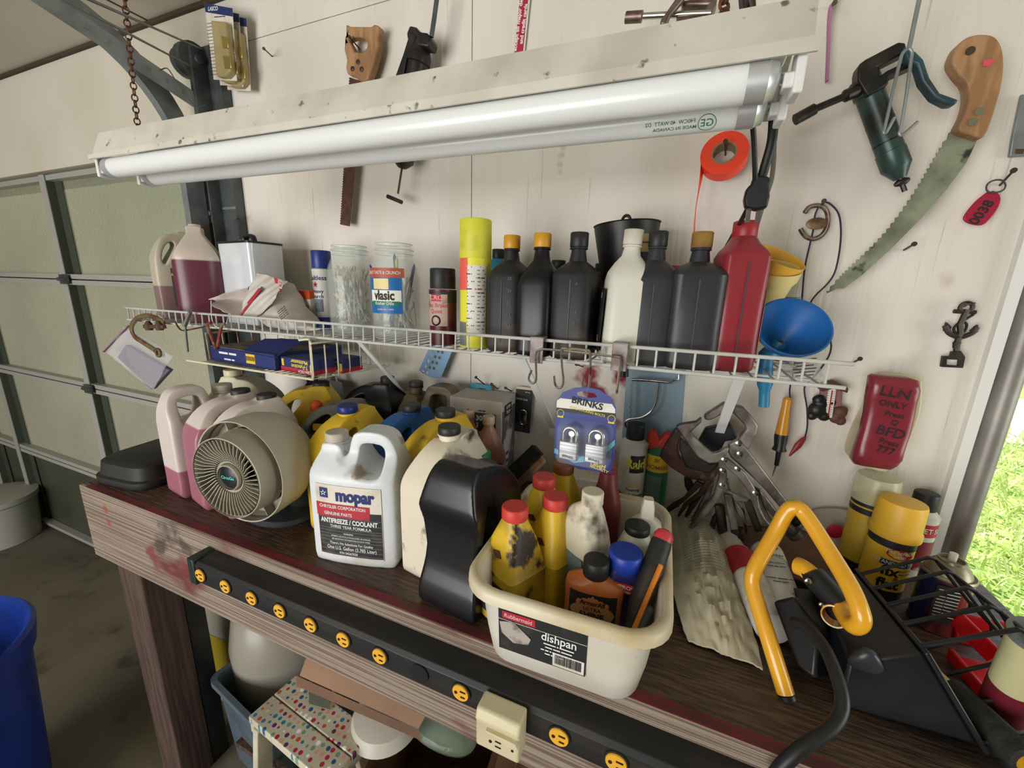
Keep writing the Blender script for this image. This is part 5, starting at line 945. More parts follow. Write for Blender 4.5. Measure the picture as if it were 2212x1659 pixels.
ltext(t, [('mopar', .012, .1405, .030, .92, .045)], M_txtb, .0016, 'blue_lettering')
ltext(t, [('CHRYSLER CORPORATION', -.013, .1185, .0082, .92, .02), ('GENUINE PARTS', -.022, .1062, .0082, .92, .02), ('ANTIFREEZE / COOLANT', -.002, .0925, .0118, .84, .04), ('THREE YEAR FORMULA', .001, .0825, .0078, 1.0, .01), ('WARNING', -.004, .070, .0040), ('HARMFUL OR FATAL IF SWALLOWED OR INHALED', 0, .064, .0034), ('SEE IMPORTANT INFORMATION ON BACK PANEL', 0, .0585, .0034), ("There's No Substitute For Quality", .0, .0505, .0062), ('One U.S. Gallon (3.785 Liter)', 0, .0415, .0090, .92), ('P/N 04267020', -.006, .0325, .0062)], M_txtw, .0018)
mb = MB()
for i in range(12): mb.box((0, lface(0)-.0012, 0), (.0001, .0001, .0001)); break
mb = MB()
for z in (.0985, .0882, .0780, .0735, .0670, .0612, .0548, .0465, .037, .0295): mb.add([(x*1.07, lface(x*1.07)-.0014, .018+(z+dz-.024)*1.2) for x in [(-.062+.1225*k/10) for k in range(11)] for dz in (0, .0005)], [(2*k, 2*k+2, 2*k+3, 2*k+1) for k in range(10)])
mb.build('rule_lines', mat('grey rule', (140, 140, 138), .6), t)
# cream dirty jug and big black jug
M_dirty = mat('stained cream plastic', (224, 214, 194), .45, c2=(188, 150, 112), n=(5, .56, .68), st=(1, 1, .45), c3=(92, 70, 48), n3=(22, .60, .72))
jug('stained cream jug with black cap between the white antifreeze jug and the black jug', (-.392, .640, B), SIL_B, HOLE_B, .105, M_dirty, (.004, .278, .022, .015), M_kcap, rz=80, ztap=(.18, .26, .5))
t = thing('oil_jug', 'big glossy black oil jug with moulded grip, left of the dishpan', 'jug', (-.308, .583, B), 84, 'x'); del t['group']; t.scale = (.82, 1, .94)
SIL_K = s2([(-.098, .004), (-.100, .04), (-.086, .09), (-.084, .16), (-.094, .20), (-.092, .225), (-.078, .262), (-.055, .278), (-.03, .276), (.03, .262), (.07, .235), (.098, .18), (.100, .05), (.098, .004), (.06, 0), (-.06, 0)])
HOLE_K = s2([(-.050, .09), (-.054, .15), (-.050, .20), (-.030, .215), (-.018, .19), (-.022, .12), (-.034, .085)])
mb = MB(); mb.prism(SIL_K, -.060, .060)
bk_ = fused(mb, .0036, 8, lambda x, y, z: (x, y*(1-.32*max(0, min(1, (z-.20)/.08)))*(1-.16*max(0, 1-abs(z-.12)/.08)*max(0, min(1, (-x-.02)/.05)))-(.020*(1 if y > 0 else -1)*max(0, 1-((x+.036)/.022)**2)*max(0, 1-((z-.145)/.07)**2) if abs(y) > .01 else 0), z))
bk_.build('body', P('glossy black plastic', (22, 23, 26), None, .28), t, ang=3)
capr(t, .055, 0, .232, .022, .016, M_kcap); lb = label_flat(t, 0, 0, .09, .10, 0, P('green yellow label', (150, 150, 84), (122, 128, 74), .6)); lb.matrix_basis = T(.035, -.0585, .150) @ RZ(0)
words(t, [('~xxxx', .035, .175, .022)], M_txtr, y=-.0602); label_flat(t, -.03, .08, .05, .06, -.0585, mat('dark green label', (60, 84, 76), .5))
# green-capped dark bottle, two rosy bottles, filter box, brush
bottle('dark translucent bottle with green cap behind the black jug', (pos(1035, 975, .215).x, pos(1035, 975, .215).y, B), [(0, .08, .07, 3), (.14, .085, .075, 3), (.175, .06, .055, 2.4), (.19, .046, .046, 2), (.20, .044, .044, 2)], P('dark green black plastic', (36, 46, 42), None, .3), (.195, .0245, .020), M_gcap)
M_rosy = P('rosy tan plastic', (170, 126, 110), (150, 108, 96), .4)
for k, (u, v) in enumerate(((1015, 884), (1056, 898))):
    p = pos(u, v, .235); t = bottle(('rosy tan bottle with cream cap beside the olive jug, the left one of two', 'rosy tan bottle with red label, the right one of two by the filter box')[k], (p.x, p.y, B), [(0, .085, .06, 4), (.004, .09, .065, 4), (.13, .09, .065, 4), (.165, .064, .05, 3), (.195, .036, .036, 2), (.205, .026, .026, 2), (.22, .026, .026, 2)], M_rosy, (.214, .0155, .021), P('tan cap', (200, 176, 146), None), rz=20)
    label_flat(t, .0, .085, .08, .075, -.0332, M_lred); words(t, [('TECH', 0, .105, .014), ('TECH', 0, .09, .014)], mat('salmon print', (214, 130, 120), .6), y=-.0342)
    MB().tube(S([(-.028, -.01, .13), (-.020, -.008, .165), (-.010, -.004, .19)]), .006, 8).build('grip', M_rosy, t)
fb = carton('grey and white oil filter box with black 30,000 lettering against the wall', (-.472, .955, B), (.150, .105, .265), P('printed grey box', (168, 160, 152), (190, 184, 176), .6, n=(5, .4, .6)), rz=3)
fb['label'] = 'grey printed box with black 30,000 lettering standing against the wall'
label_flat(fb, .028, .205, .060, .050, -.0532, M_lblk, .001, 'black_panel'); words(fb, [('30,000', .028, .215, .019), ('3', .006, .194, .018)], M_txtw, y=-.0545)
MB().box((.0755, 0, .12), (.0012, .10, .236)).build('dark_side_print', mat('side print', (84, 80, 84), .6, c2=(170, 164, 160), n=(8, .5, .56)), fb)
lg = MB(); lg.box((.0762, -.01, .235), (.0012, .05, .032)); lg.build('logo_panel', M_lblk, fb); w_ = words(fb, [('SUPER', 0, .243, .012), ('TECH', 0, .229, .012)], M_txtw, y=0, M=T(.0772, -.01, 0) @ RZ(90)); words(fb, [('1590', 0, .10, .020)], M_txtw, y=0, M=T(.0772, -.02, 0) @ RZ(90), name='size_number'); label_flat(fb, -.0, .10, .04, .03, 0, M_txtb, .001, 'blue_panel').matrix_basis = T(.0764, -.02, 0) @ RZ(90)
words(fb, [('~xx xx', .02, .236, .008)], M_txtk, y=-.0545, name='small_print'); MB().tube([(-.06, -.0535, .18), (-.02, -.0535, .235), (.01, -.0535, .20)], .003, 4).build('roof_mark', mat('brown print2', (74, 58, 54), .6), fb)
br = thing('bench_brush', 'bench brush with wooden handle and black bristles lying behind the dishpan', 'brush', pos(1130, 1040, .05), 0)
a, b = at(1075, 1085, y=.80), at(1175, 990, y=.86); MB().bar(a, b, .022, .020, up=(0, -1, .2)).build('wooden_back', M_handw, br, True, bev=.006); n_ = Vector((-.35, .1, .8)).normalized()
MB().bar(a+n_*.028, b+n_*.028-(b-a)*.05, .030, .050, up=(0, -1, .2)).build('bristles', mat('black bristles', (20, 20, 20), .9, bump=(90, 1, (1, 1, .2))), br, True, bev=.002)
MB().bar(at(1120, 1105, y=.78), at(1180, 1050, y=.83), .018, .016).build('wood_handle', M_handw, br, True, bev=.006)
# ---------------------------------------------------------------- the fan
fan = thing('desk_fan', 'beige round desk fan with radial grille and dark foot', 'fan', at(610, 1120, z=B), 0)
M_fan = P('beige fan plastic', (178, 172, 156), (168, 160, 142), .45, n=(4, .4, .7)); M_fand = P('dark grey foot', (62, 66, 70), None, .4)
pf_ = at(487, 1045, y=.475); axis = (ray(487, 1045)).normalized()  # direction from the lens through the hub
fc = Vector((-.905, .505, 1.205)); fc = at(487, 1035, y=.465)
fdir = Vector((.12, -.99, .0)).normalized()           # where the fan blows
zf = fdir; xf = Vector((0, 0, 1)).cross(zf).normalized(); yf = zf.cross(xf); FM = Matrix((xf, yf, zf)).transposed().to_4x4(); FM = Matrix.Translation(fc) @ FM @ Matrix.Scale(.84, 4)
R1 = .100
MB(FM).lathe([(R1, .0), (R1+.002, -.001), (R1+.002, -.004), (R1-.001, -.006), (R1+.006, -.062), (R1+.003, -.062), (R1-.004, -.006), (R1-.004, -.001)], 56, cap=(0, 0)).build('front_ring', M_fan, fan, True)
R2 = .132
MB(FM).lathe([(R2-.003, -.035), (R2, -.034), (R2+.001, -.060), (R2-.001, -.12), (R2-.012, -.155), (R2-.035, -.180), (.06, -.190), (.06, -.186), (R2-.038, -.176), (R2-.016, -.153), (R2-.004, -.12), (R2-.003, -.060)], 64, cap=(0, 0)).build('outer_shell', M_fan, fan, True)
MB(FM).lathe([(R2-.004, -.085), (R1+.004, -.085), (R1+.004, -.080), (R2-.004, -.080)], 48, cap=(0, 0)).build('inner_wall', M_fan, fan, True)
mb = MB(FM)
for k in range(48):
    a = 2*pi*k/48; c_, s_ = cos(a), sin(a); tw = .22
    pts = [((.034)*cos(a-tw), (.034)*sin(a-tw), -.018), (.050*cos(a-tw*.8), .050*sin(a-tw*.8), -.014), (.072*cos(a-tw*.2), .072*sin(a-tw*.2), -.006), (R1-.003)*1 and ((R1-.003)*c_, (R1-.003)*s_, -.004)]
    for i in range(3): mb.bar(pts[i], pts[i+1], .0014, .007, up=(0, 0, 1))
mb.build('grille_fins', M_fan, fan, True)
MB(FM).lathe([(.044, -.010), (.045, -.012), (.045, -.020), (.036, -.020), (.036, -.014), (.040, -.012)], 40, cap=(0, 0)).build('grille_ring', M_fan, fan, True)
MB(FM).lathe([(.030, -.004), (.032, -.006), (.032, -.020), (.027, -.020), (.027, -.006)], 40, cap=(0, 0)).build('hub_ring', M_fan, fan, True)
MB(FM).lathe([(.027, -.020), (.027, -.009), (.020, -.007), (.001, -.006)], 36).build('hub_badge', P('black badge', (26, 34, 34), None, .3), fan, True)
mb = MB(FM); mb.text('CircuGo', .011, T(0, .0, -.0052) @ RX(-90), .02); mb.build('lettering', M_txtg, fan, True, smooth=False)
for k in range(8):
    a = pi/8+k*pi/4; MB(FM).bar(((R1+.006)*cos(a), (R1+.006)*sin(a), -.070), ((R2-.003)*cos(a), (R2-.003)*sin(a), -.070), .0016, .030, up=(0, 0, 1)).build('spacer_rib', M_fan, fan, True)
mb = MB(FM)
for k in range(5):
    a = 2*pi*k/5; p0 = Vector((.018*cos(a), .018*sin(a), -.050)); p1 = Vector((.088*cos(a+.30), .088*sin(a+.30), -.040)); p2 = Vector((.088*cos(a+.95), .088*sin(a+.95), -.062)); p3 = Vector((.018*cos(a+1.0), .018*sin(a+1.0), -.058)); d3 = Vector((0, 0, -.002))
    mb.add([p0, p1, p2, p3, p0+d3, p1+d3, p2+d3, p3+d3], [(0, 1, 2, 3), (7, 6, 5, 4), (0, 1, 5, 4), (1, 2, 6, 5), (2, 3, 7, 6), (3, 0, 4, 7)])
mb.lathe([(.022, -.07), (.022, -.030), (.015, -.026)], 24); mb.build('blades', P('dark blade plastic', (46, 48, 50), None, .4), fan, True)
fb2 = at(600, 1108, z=B); MB().rings([ring(.19, .155, 2.2, B, fb2.x, fb2.y+.02), ring(.195, .16, 2.2, B+.004, fb2.x, fb2.y+.02), ring(.18, .145, 2.2, B+.012, fb2.x, fb2.y+.02), ring(.06, .06, 2, B+.018, fb2.x, fb2.y+.03)]).build('foot', M_fand, fan, True)
mb = MB(); top = FM @ Vector((0, -.10, -.11)); mb.tube([Vector((fb2.x, fb2.y+.03, B+.014)), Vector((fb2.x, fb2.y+.03, B+.03)), top], [.030, .026, .024], 16); mb.build('neck', M_fand, fan, True)
# ================================================================ THE DISHPAN AND WHAT IT HOLDS
dp = thing('dishpan', 'off-white rectangular dishpan holding bottles at the bench edge', 'dishpan', (-.112, .610, B), 2)
M_pan = mat('off-white pan plastic', (216, 212, 202), .38, c2=(204, 194, 170), n=(5, .5, .72), c3=(120, 96, 74), n3=(28, .70, .78))
def pr(w_, d_, r_, z): return [(x, y, z) for x, y in rrect(w_, d_, r_, 7)]
MB().rings([pr(.21, .285, .035, .0), pr(.225, .30, .042, .004), pr(.240, .315, .045, .05), pr(.256, .332, .048, .130), pr(.262, .338, .05, .138), pr(.272, .348, .053, .1385), pr(.262, .338, .05, .140), pr(.252, .328, .046, .136), pr(.238, .312, .044, .05), pr(.222, .296, .04, .006)]).build('pan', M_pan, dp, ang=1.0)
MB().rings([pr(.258, .334, .05, .137), pr(.262, .338, .05, .143), pr(.270, .346, .053, .1450), pr(.282, .358, .056, .144), pr(.289, .365, .058, .139), pr(.290, .366, .058, .127), pr(.285, .361, .058, .127), pr(.284, .360, .058, .136), pr(.270, .346, .053, .1385)], close=True).build('rim', mat('stained pan rim', (218, 208, 182), .4, c2=(188, 168, 128), n=(6, .48, .68), c3=(110, 84, 60), n3=(30, .62, .72)), dp, ang=1.0)
def pany(z): return -(.1575+(z-.05)*.1)-.0008
def pq(x0, x1, z0, z1, m, off, name): return MB().add([(x0, pany(z0)-off, z0), (x1, pany(z0)-off, z0), (x1, pany(z1)-off, z1), (x0, pany(z1)-off, z1)], [(0, 1, 2, 3)]).build(name, m, dp)
pq(-.085, .042, .034, .112, M_lblk, .0008, 'label'); pq(-.079, -.030, .094, .107, M_lred, .0014, 'red_logo_panel'); pq(-.004, .040, .036, .060, M_lwht, .0014, 'barcode_panel')
pt = MB()
def ptx(s, x, z, size, mb, b=.012): mb.text(s, size, T(x, pany(z)-.0020, z) @ RX(-5.7), b)
ptx('Rubbermaid', -.055, .1005, .0085, pt, .02); pt.build('logo_lettering', mat('pale pink print', (222, 170, 172), .6), dp, smooth=False)
pt = MB(); ptx('dishpan', .004, .084, .0165, pt)
for i, s in enumerate(('~xxxxxxx x xxxxxxxx', '~xxxx xxxx xxxxxx', '~xx xx x xx xx x xx', '~xxx xx x xxx')): ptx(s, .004-.006*(i > 1), .072-.0062*i, .0048, pt)
pt.build('lettering', M_txtw, dp, smooth=False)
pt = MB(); xx = -.001
rb = random.Random(8)
while xx < .036: w_ = rb.choice((.0005, .0008, .0014)); pt.add([(xx, pany(.041)-.0022, .041), (xx+w_, pany(.041)-.0022, .041), (xx+w_, pany(.058)-.0022, .058), (xx, pany(.058)-.0022, .058)], [(0, 1, 2, 3)]); xx += w_+rb.choice((.0006, .0009))
pt.build('barcode_bars', M_txtk, dp, smooth=False)
mb = MB(); mb.add([(-.083, pany(.088)-.0016, .086), (-.062, pany(.092)-.0016, .092), (-.036, pany(.072)-.0016, .070), (-.040, pany(.058)-.0016, .058), (-.062, pany(.05)-.0016, .052), (-.080, pany(.068)-.0016, .066)], [(0, 1, 2, 3, 4, 5)]); mb.build('pan_picture', mat('grey picture', (176, 166, 160), .6, c2=(110, 100, 98), n=(40, .45, .6)), dp)
pq(-.085, .042, .0905, .0913, M_lwht, .0012, 'white_rule')
M_pyr = mat('dirty yellow plastic', (216, 180, 44), .45, c2=(158, 126, 50), n=(10, .44, .60), c3=(52, 40, 30), n3=(24, .50, .56), st3=(1, 1, .7))
M_pyrc = P('clean yellow plastic', (220, 184, 46), (196, 156, 48), .42, n=(9, .5, .7), c3=(80, 60, 40), n3=(24, .64, .72))
PZ = B+.0065
def pyr(label, u, v, h, m, rz, w=.076, lab=True, capm=M_rcap, cr=.0215):
    p = at(u, v, z=PZ+h); t = thing('additive_bottle', label, 'bottle', (p.x, p.y, PZ), rz, 'yellow pyramid-necked bottles in and behind the dishpan')
    MB().rings([ring(w*.93, w*.93, 7, 0), ring(w, w, 7, .004), ring(w, w, 7, h*.47), ring(w*1.03, w*1.03, 7, h*.49), ring(w*.98, w*.98, 6, h*.51), ring(w*.72, w*.72, 5, h*.72), ring(.040, .040, 2.2, h*.885), ring(.038, .038, 2, h*.92)]).build('body', m, t, ang=.5)
    capr(t, 0, 0, h*.90, cr, h*.10, capm)
    MB().prism([(-.011, h*.66), (.003, h*.68), (.010, h*.63), (-.003, h*.60)], -w*.425, -w*.415).build('price_sticker', mat('torn sticker', (80, 52, 46), .7, c2=(120, 90, 60), n=(60, .5, .6)), t)
    if lab: label_flat(t, 0, h*.25, w*.84, h*.32, -w/2-.0004, mat('greasy black label', (44, 36, 30), .5, c2=(84, 66, 46), n=(18, .5, .7)), .003)
    return t
pyr('filthiest yellow bottle with red cap, at the front left of the dishpan', 1113, 1092, .205, M_pyr, -26, w=.084)
pyr('yellow bottle with clean red cap, second row of the dishpan', 1200, 1070, .205, M_pyrc, -24, w=.080, lab=False)
pyr('yellow bottle with dusty red cap at the back left of the dishpan', 1176, 1028, .205, M_pyrc, -20)
pyr('yellow bottle with orange brown cap behind the padlock card', 1218, 1000, .195, M_pyrc, -10, lab=False, capm=P('orange brown cap', (150, 88, 60), None))
cp_ = at(1277, 1078, z=B+.222); t = thing('oil_bottle', 'grimy white quart bottle leaning in the middle of the dishpan', 'bottle', (cp_.x-.017, cp_.y+.016, PZ), -38)
t['label'] = 'grimy white quart bottle standing in the middle of the dishpan'
M_grim = mat('grimy white plastic', (214, 206, 184), .45, c2=(170, 148, 114), n=(9, .55, .7), c3=(70, 52, 40), n3=(13, .55, .66))
MB().rings([ring(.098, .060, 5, 0), ring(.104, .066, 4.5, .005), ring(.104, .066, 4.5, .135), ring(.092, .060, 3.6, .16, .004), ring(.058, .046, 2.6, .19, .014), ring(.034, .034, 2, .205, .022), ring(.030, .030, 2, .215, .024)]).build('body', M_grim, t); capr(t, .024, 0, .208, .0175, .022, M_grim)
label_flat(t, .01, .08, .075, .09, -.0336, mat('blue grey label', (110, 130, 136), .5), name='label')
t = bottle('dark red funnel-necked bottle standing at the back of the dishpan', (at(1303, 1060, z=B+.19).x, .745, PZ), [(0, .055, .055, 3), (.004, .06, .06, 3), (.12, .06, .06, 3), (.15, .052, .052, 2.4), (.175, .038, .038, 2), (.20, .030, .030, 2), (.203, .034, .034, 2), (.209, .034, .034, 2), (.212, .026, .026, 2), (.245, .022, .022, 2)], P('dark rose plastic', (122, 52, 56), (96, 42, 48), .4), None, None)
t = thing('bottle', 'white bottle with angled spout at the back right of the dishpan', 'bottle', (at(1397, 1120, z=B+.15).x, .690, PZ), 10); MB().rings([ring(.062, .04, 5, 0), ring(.064, .042, 4, .12), ring(.05, .036, 3, .145), ring(.026, .024, 2.4, .155)]).build('body', M_wht, t)
MB().rings([ring(.024, .022, 5, .150), ring(.022, .020, 5, .175), ring(.016, .016, 5, .190)]).build('spout', M_wcap, t)
t = bottle('white bottle with flat black cap in the right half of the dishpan', (at(1378, 1135, z=B+.155).x, .655, PZ), [(0, .058, .04, 5), (.004, .062, .044, 4), (.11, .062, .044, 4), (.135, .045, .038, 2.6), (.145, .028, .028, 2)], M_wht, (.142, .021, .014), M_kcap, rz=8)
t = bottle('dark blue bottle with bright blue cap behind the amber polish bottle', (at(1352, 1195, z=B+.160).x, at(1352, 1195, z=B+.160).y, PZ), [(0, .050, .046, 3), (.003, .054, .050, 3), (.13, .054, .050, 3), (.140, .046, .044, 2)], P('dark blue plastic', (30, 38, 96), None, .35), None, None)
capr(t, 0, 0, .130, .0255, .028, P('bright blue cap', (36, 66, 172), None, .4)); label_flat(t, .006, .112, .038, .016, -.0262, M_lred); words(t, [('IMPROVES', .008, .1145, .0085), ('OIL PERFORMANCE', .008, .107, .0045)], M_txtw, y=-.0272)
am = thing('polish_bottle', 'amber liquid polish bottle with black cap and dark oval label', 'bottle', (at(1290, 1222, z=B+.148).x-.002, at(1290, 1222, z=B+.148).y+.004, PZ), 6)
am['label'] = 'flat bottle of amber car polish with black cap at the front of the dishpan'
MB().rings([ring(.080, .040, 2.6, 0), ring(.087, .045, 2.6, .004), ring(.088, .046, 2.6, .095), ring(.088, .046, 2.6, .108), ring(.083, .042, 2.6, .113), ring(.05, .034, 2.2, .120), ring(.03, .03, 2, .124), ring(.028, .028, 2, .130)]).build('body', mat('amber liquid bottle', (206, 118, 70), .12, spec=.7, sub=.15, zstep=None), am)
capr(am, 0, 0, .124, .0195, .026, M_kcap, ribs=24)
def fp(name, pts, m, off): 
    mb = MB(); mb.add([(x, -.0232+(abs(x)/.044)**2.6*.010-off, z) for x, z in pts], [tuple(range(len(pts)))]); return mb.build(name, m, am)
def fpc(name, x0, x1, lo, hi, m, off, n=16):
    mb = MB(); vs = []
    for i in range(n+1):
        x = x0+(x1-x0)*i/n; y = -.023*max(0., 1-(abs(x)/.044)**2.6)**(1/2.6)-off; vs += [(x, y, lo(x)), (x, y, hi(x))]
    mb.add(vs, [(2*i, 2*i+2, 2*i+3, 2*i+1) for i in range(n)]); return mb.build(name, m, am)
fpc('black_label', -.035, .035, lambda x: .034, lambda x: .105, M_lblk, .0008)
fpc('gold_oval', -.0329, .0329, lambda x: .072-.018*sqrt(1-(x/.033)**2), lambda x: .072+.018*sqrt(1-(x/.033)**2), mat('gold oval print', (190, 140, 92), .45), .0013)
fpc('orange_crest', -.024, .024, lambda x: .0855, lambda x: .104-.010*(abs(x)/.024)**.7-(.002 if int(abs(x)*400) % 2 else 0), mat('pale orange crest', (206, 130, 84), .5), .0018)
words(am, [('ArmorAll', 0, .0910, .0105, .9, .03), ('ULTRA', 0, .0805, .0085), ('SHINE', 0, .0700, .0135, 1.0, .03), ('WAX', .008, .042, .010)], mat('dark brown print', (30, 22, 20), .6), y=-.0254)
tb_ = thing('rubber_grip_tool', 'long black-handled tool with red tip leaning in the right corner of the dishpan', 'tool', at(1400, 1250, y=.62), 0)
a, b = at(1440, 1150, z=B+.19), at(1362, 1360, y=.512); a = Vector((a.x-.002, a.y, a.z)); d_ = (b-a).normalized(); MB().tube([a+d_*.012, a+d_*.02, a+d_*.09, a+d_*.12, b-d_*.02, b], [.014, .0155, .017, .015, .012, .010], 16).build('black_grip', M_blkd, tb_, True); MB().tube([a-d_*.004, a-d_*.001, a+d_*.006, a+d_*.014], [.004, .011, .0145, .0145], 18).build('red_tip', P('red rubber tip', (190, 56, 66), None, .4), tb_, True)
pcl = thing('pencil', 'orange pencil leaning in the right corner of the dishpan', 'pencil', at(1400, 1290, y=.55), 0); a, b = at(1428, 1221, y=.56), at(1367, 1366, y=.488); MB().cyl(a, b, .0036, n=6).build('pencil', mat('orange pencil paint', (226, 132, 44), .45), pcl, True)
pn = thing('pen', 'short grey pen beside the orange pencil in the dishpan', 'pen', at(1390, 1335, y=.53), 0); a, b = at(1406, 1310, y=.53), at(1382, 1362, y=.50); MB().tube([a, a.lerp(b, .1), b], [.003, .0065, .005], 10).build('pen', mat('grey pen plastic', (88, 98, 104), .5), pn, True)
# ================================================================ BACK OF THE BENCH, RIGHT HALF
rc = can('white wasp spray can with black nozzle cap against the wall', (-.068, .965, B), .0325, .195, P('white wasp can', (206, 202, 196), (160, 156, 150), .4, n=(3, .5, .7)), (.0215, .205, .038, M_blkd))
words(rc, [('Raid', .012, .150, .034, .8, .03)], mat('lime print', (214, 214, 70), .6), wrap=(.0331, 0)); band(rc, .0329, .128, .172, M_lblk, -4, 62, 'dark_panel'); band(rc, .0329, .02, .045, M_txtb, -30, 50, 'lower_panel'); band(rc, .0329, .090, .115, mat('yellow burst', (214, 176, 110), .6, c2=(200, 196, 190), n=(30, .4, .6)), -5, 50, 'burst'); words(rc, [('Foaming', .010, .084, .010), ('Wasp & Hornet', .006, .070, .011)], M_txtk, wrap=(.0331, 0), name='lower_lettering')
gc = can('green and yellow spray can with red trigger top, right of the wasp spray', (-.012, .985, B), .0285, .175, P('green can', (44, 118, 84), None, .4), None); band(gc, .0289, .13, .172, M_lyel, name='yellow_band'); band(gc, .0289, .02, .12, P('pale green print', (112, 136, 128), None), -60, 30, 'pale_panel'); words(gc, [('HOMBRE', .004, .142, .014)], mat('rust print', (150, 80, 50), .6), wrap=(.0293, 0)); words(gc, [('SI!', .0, .160, .012)], M_txtk, wrap=(.0293, 0), name='upper_lettering')
MB().prism([(-.027, .178), (-.029, .212), (-.024, .228), (-.008, .224), (0, .205), (.008, .224), (.024, .228), (.029, .212), (.027, .178)], -.014, .014).build('red_trigger', P('red trigger', (196, 52, 42), None), gc, bev=.005)
gb = bottle('green glass bottle lying low beside the dishpan', (at(1398, 1075, z=B+.09).x, .83, B), [(0, .06, .06, 2), (.08, .06, .06, 2), (.105, .03, .03, 2), (.12, .026, .026, 2)], P('green bottle plastic', (56, 104, 48), None, .25), None, None)
gb['label'] = 'short green bottle standing behind the dishpan below the spray cans'
bx2 = thing('dark_box', 'low dark brown box behind the dishpan, left of the spray cans', 'box', (-.165, .955, B)); MB().box((0, 0, .035), (.17, .10, .07)).build('box', P('dark taupe box', (62, 54, 52), None, .6), bx2, bev=.002); MB().box((-.01, -.01, .085), (.10, .07, .028), RZ(8)).build('packet_on_top', M_cream2, bx2, bev=.003)
# light papers: padded mailer and bag
def crumple(name, label, cat, rows, m, th=.004, amp=.003, seed=1, sub=1, extra=None):
    r_ = random.Random(seed); G = [[Vector(p) for p in row] for row in rows]
    if extra:
        up, rid = extra; n, k = len(G), len(G[0]); H = []
        for i in range((n-1)*up+1):
            a = min(i//up, n-2); f = i/up-a; row = []
            for j in range((k-1)*up+1):
                b = min(j//up, k-2); g_ = j/up-b; p = (G[a][b].lerp(G[a][b+1], g_)).lerp(G[a+1][b].lerp(G[a+1][b+1], g_), f)
                edge_ = min(1, 4*j/((k-1)*up), 4*(1-j/((k-1)*up)), .15+5*(1-i/((n-1)*up))); q = abs(mnoise.noise(p*38+Vector((seed, 0, 0))))+.6*abs(mnoise.noise(p*85))
                row.append(p+Vector((0, 0, rid*(.25+.95*i/((n-1)*up))*(q-.25)*max(edge_, .25))))
            H.append(row)
        G = H
    n, k = len(G), len(G[0]); t = thing(name, label, cat, G[n//2][k//2], 0); vs = [p+Vector((r_.uniform(-amp, amp), r_.uniform(-amp, amp), r_.uniform(0, amp*1.5))) for r in G for p in r]
    off = len(vs); vs += [Vector((p.x, p.y, p.z-th)) for p in vs]; fs = []
    for i in range(n-1):
        for j in range(k-1): a = i*k+j; fs += [(a, a+1, a+k+1, a+k), (a+off, a+k+off, a+k+1+off, a+1+off)]
    edge = [j for j in range(k)]+[i*k+k-1 for i in range(1, n)]+[(n-1)*k+j for j in range(k-2, -1, -1)]+[i*k for i in range(n-2, 0, -1)]
    for a, b_ in zip(edge, edge[1:]+edge[:1]): fs.append((a, b_, b_+off, a+off))
    mb = MB(); mb.add(vs, fs); mb.build('sheet', m, t, True, sub=sub); return t
M_pap = mat('crumpled cream plastic', (216, 208, 182), .3, c2=(200, 192, 166), n=(7, .4, .6), bump=(13, .7), transl=.1)
edL = [(1428, 1098, .035), (1440, 1160, .05), (1448, 1220, .055), (1452, 1290, .05), (1470, 1350, .03), (1488, 1385, .006)]
edR = [(1530, 1080, .035), (1560, 1160, .045), (1580, 1220, .05), (1602, 1300, .045), (1625, 1370, .03), (1648, 1446, .006)]
rows = []
for l, r in zip(edL, edR):
    a, b = at(l[0], l[1], z=B+.006), at(r[0], r[1], z=B+.006); h_ = max(l[2]-.004, 0); rows.append([(lambda p, f: Vector((p.x, p.y, B+.006+h_*sin(pi*min(max(f*.9+.05, 0), 1))**.7)))(a.lerp(b, j/7), j/7) for j in range(8)])
# re-project the raised rows so that their crest stays over the same stretch of bench
mailer = crumple('plastic_mailer', 'crumpled cream plastic bag with fine printed text lying right of the dishpan', 'bag', rows, M_pap, .003, .0004, 3, 0, (6, .022))
mb = MB()
for i in range(34):
    f = i/34*2.9; r0, r1 = rows[int(f)], rows[int(f)+1]; q = f-int(f)
    for j in range(1, 6):
        a = r0[j].lerp(r1[j], q)+Vector((0, 0, .0075)); b = r0[j+1].lerp(r1[j+1], q)+Vector((0, 0, .0075)); mb.bar(a.lerp(b, .04), a.lerp(b, .93), .0016, .0003)
mb.build('printed_lines', mat('grey print', (96, 92, 84), .7), mailer, True)
# cartridges and cans lying behind the mailer
def lying(name, label, cat, p, q, r, m, bands=(), endm=None, cap=None, nose=False):
    a, b = Vector(p), Vector(q); d_ = (b-a).normalized(); t = thing(name, label, cat, a, 0); MB().tube([a, a+d_*.002, b-d_*.002, b], [r*.96, r, r, r*.96], 32).build('body', m, t, True)
    for f0, f1, mm, nm in bands: MB().tube([a.lerp(b, f0), a.lerp(b, f1)], r+.0006, 32, cap=(0, 0)).build(nm, mm, t, True)
    if cap: MB().tube([b, b+d_*cap[1]], cap[0], 24).build('cap', cap[2], t, True)
    return t
lying('caulk_cartridge', 'white caulk cartridge with small black print lying nearest the cream bag', 'cartridge', at(1632, 1280, z=B+.026), at(1545, 1115, z=B+.026), .024, P('white cartridge', (206, 200, 190), None, .4), ((.55, .9, M_lwht, 'label'),))
lying('spray_can', 'white and red can lying between the cream bag and the yellow tube', 'spray can', at(1672, 1360, z=B+.03), at(1592, 1200, z=B+.03), .028, P('pale can', (204, 200, 194), None, .35), ((.62, .97, M_lred, 'red_band'), (.25, .6, M_lwht, 'label')))
t = lying('spray_can', 'lying white tub and tile can with black print', 'spray can', at(1700, 1330, z=B+.032), at(1655, 1195, z=B+.032), .030, P('white tile can', (208, 206, 202), None, .35), ((.72, .96, M_lwht, 'label'),))
t['label'] = 'white can with red oval and black product text lying under the yellow tube'
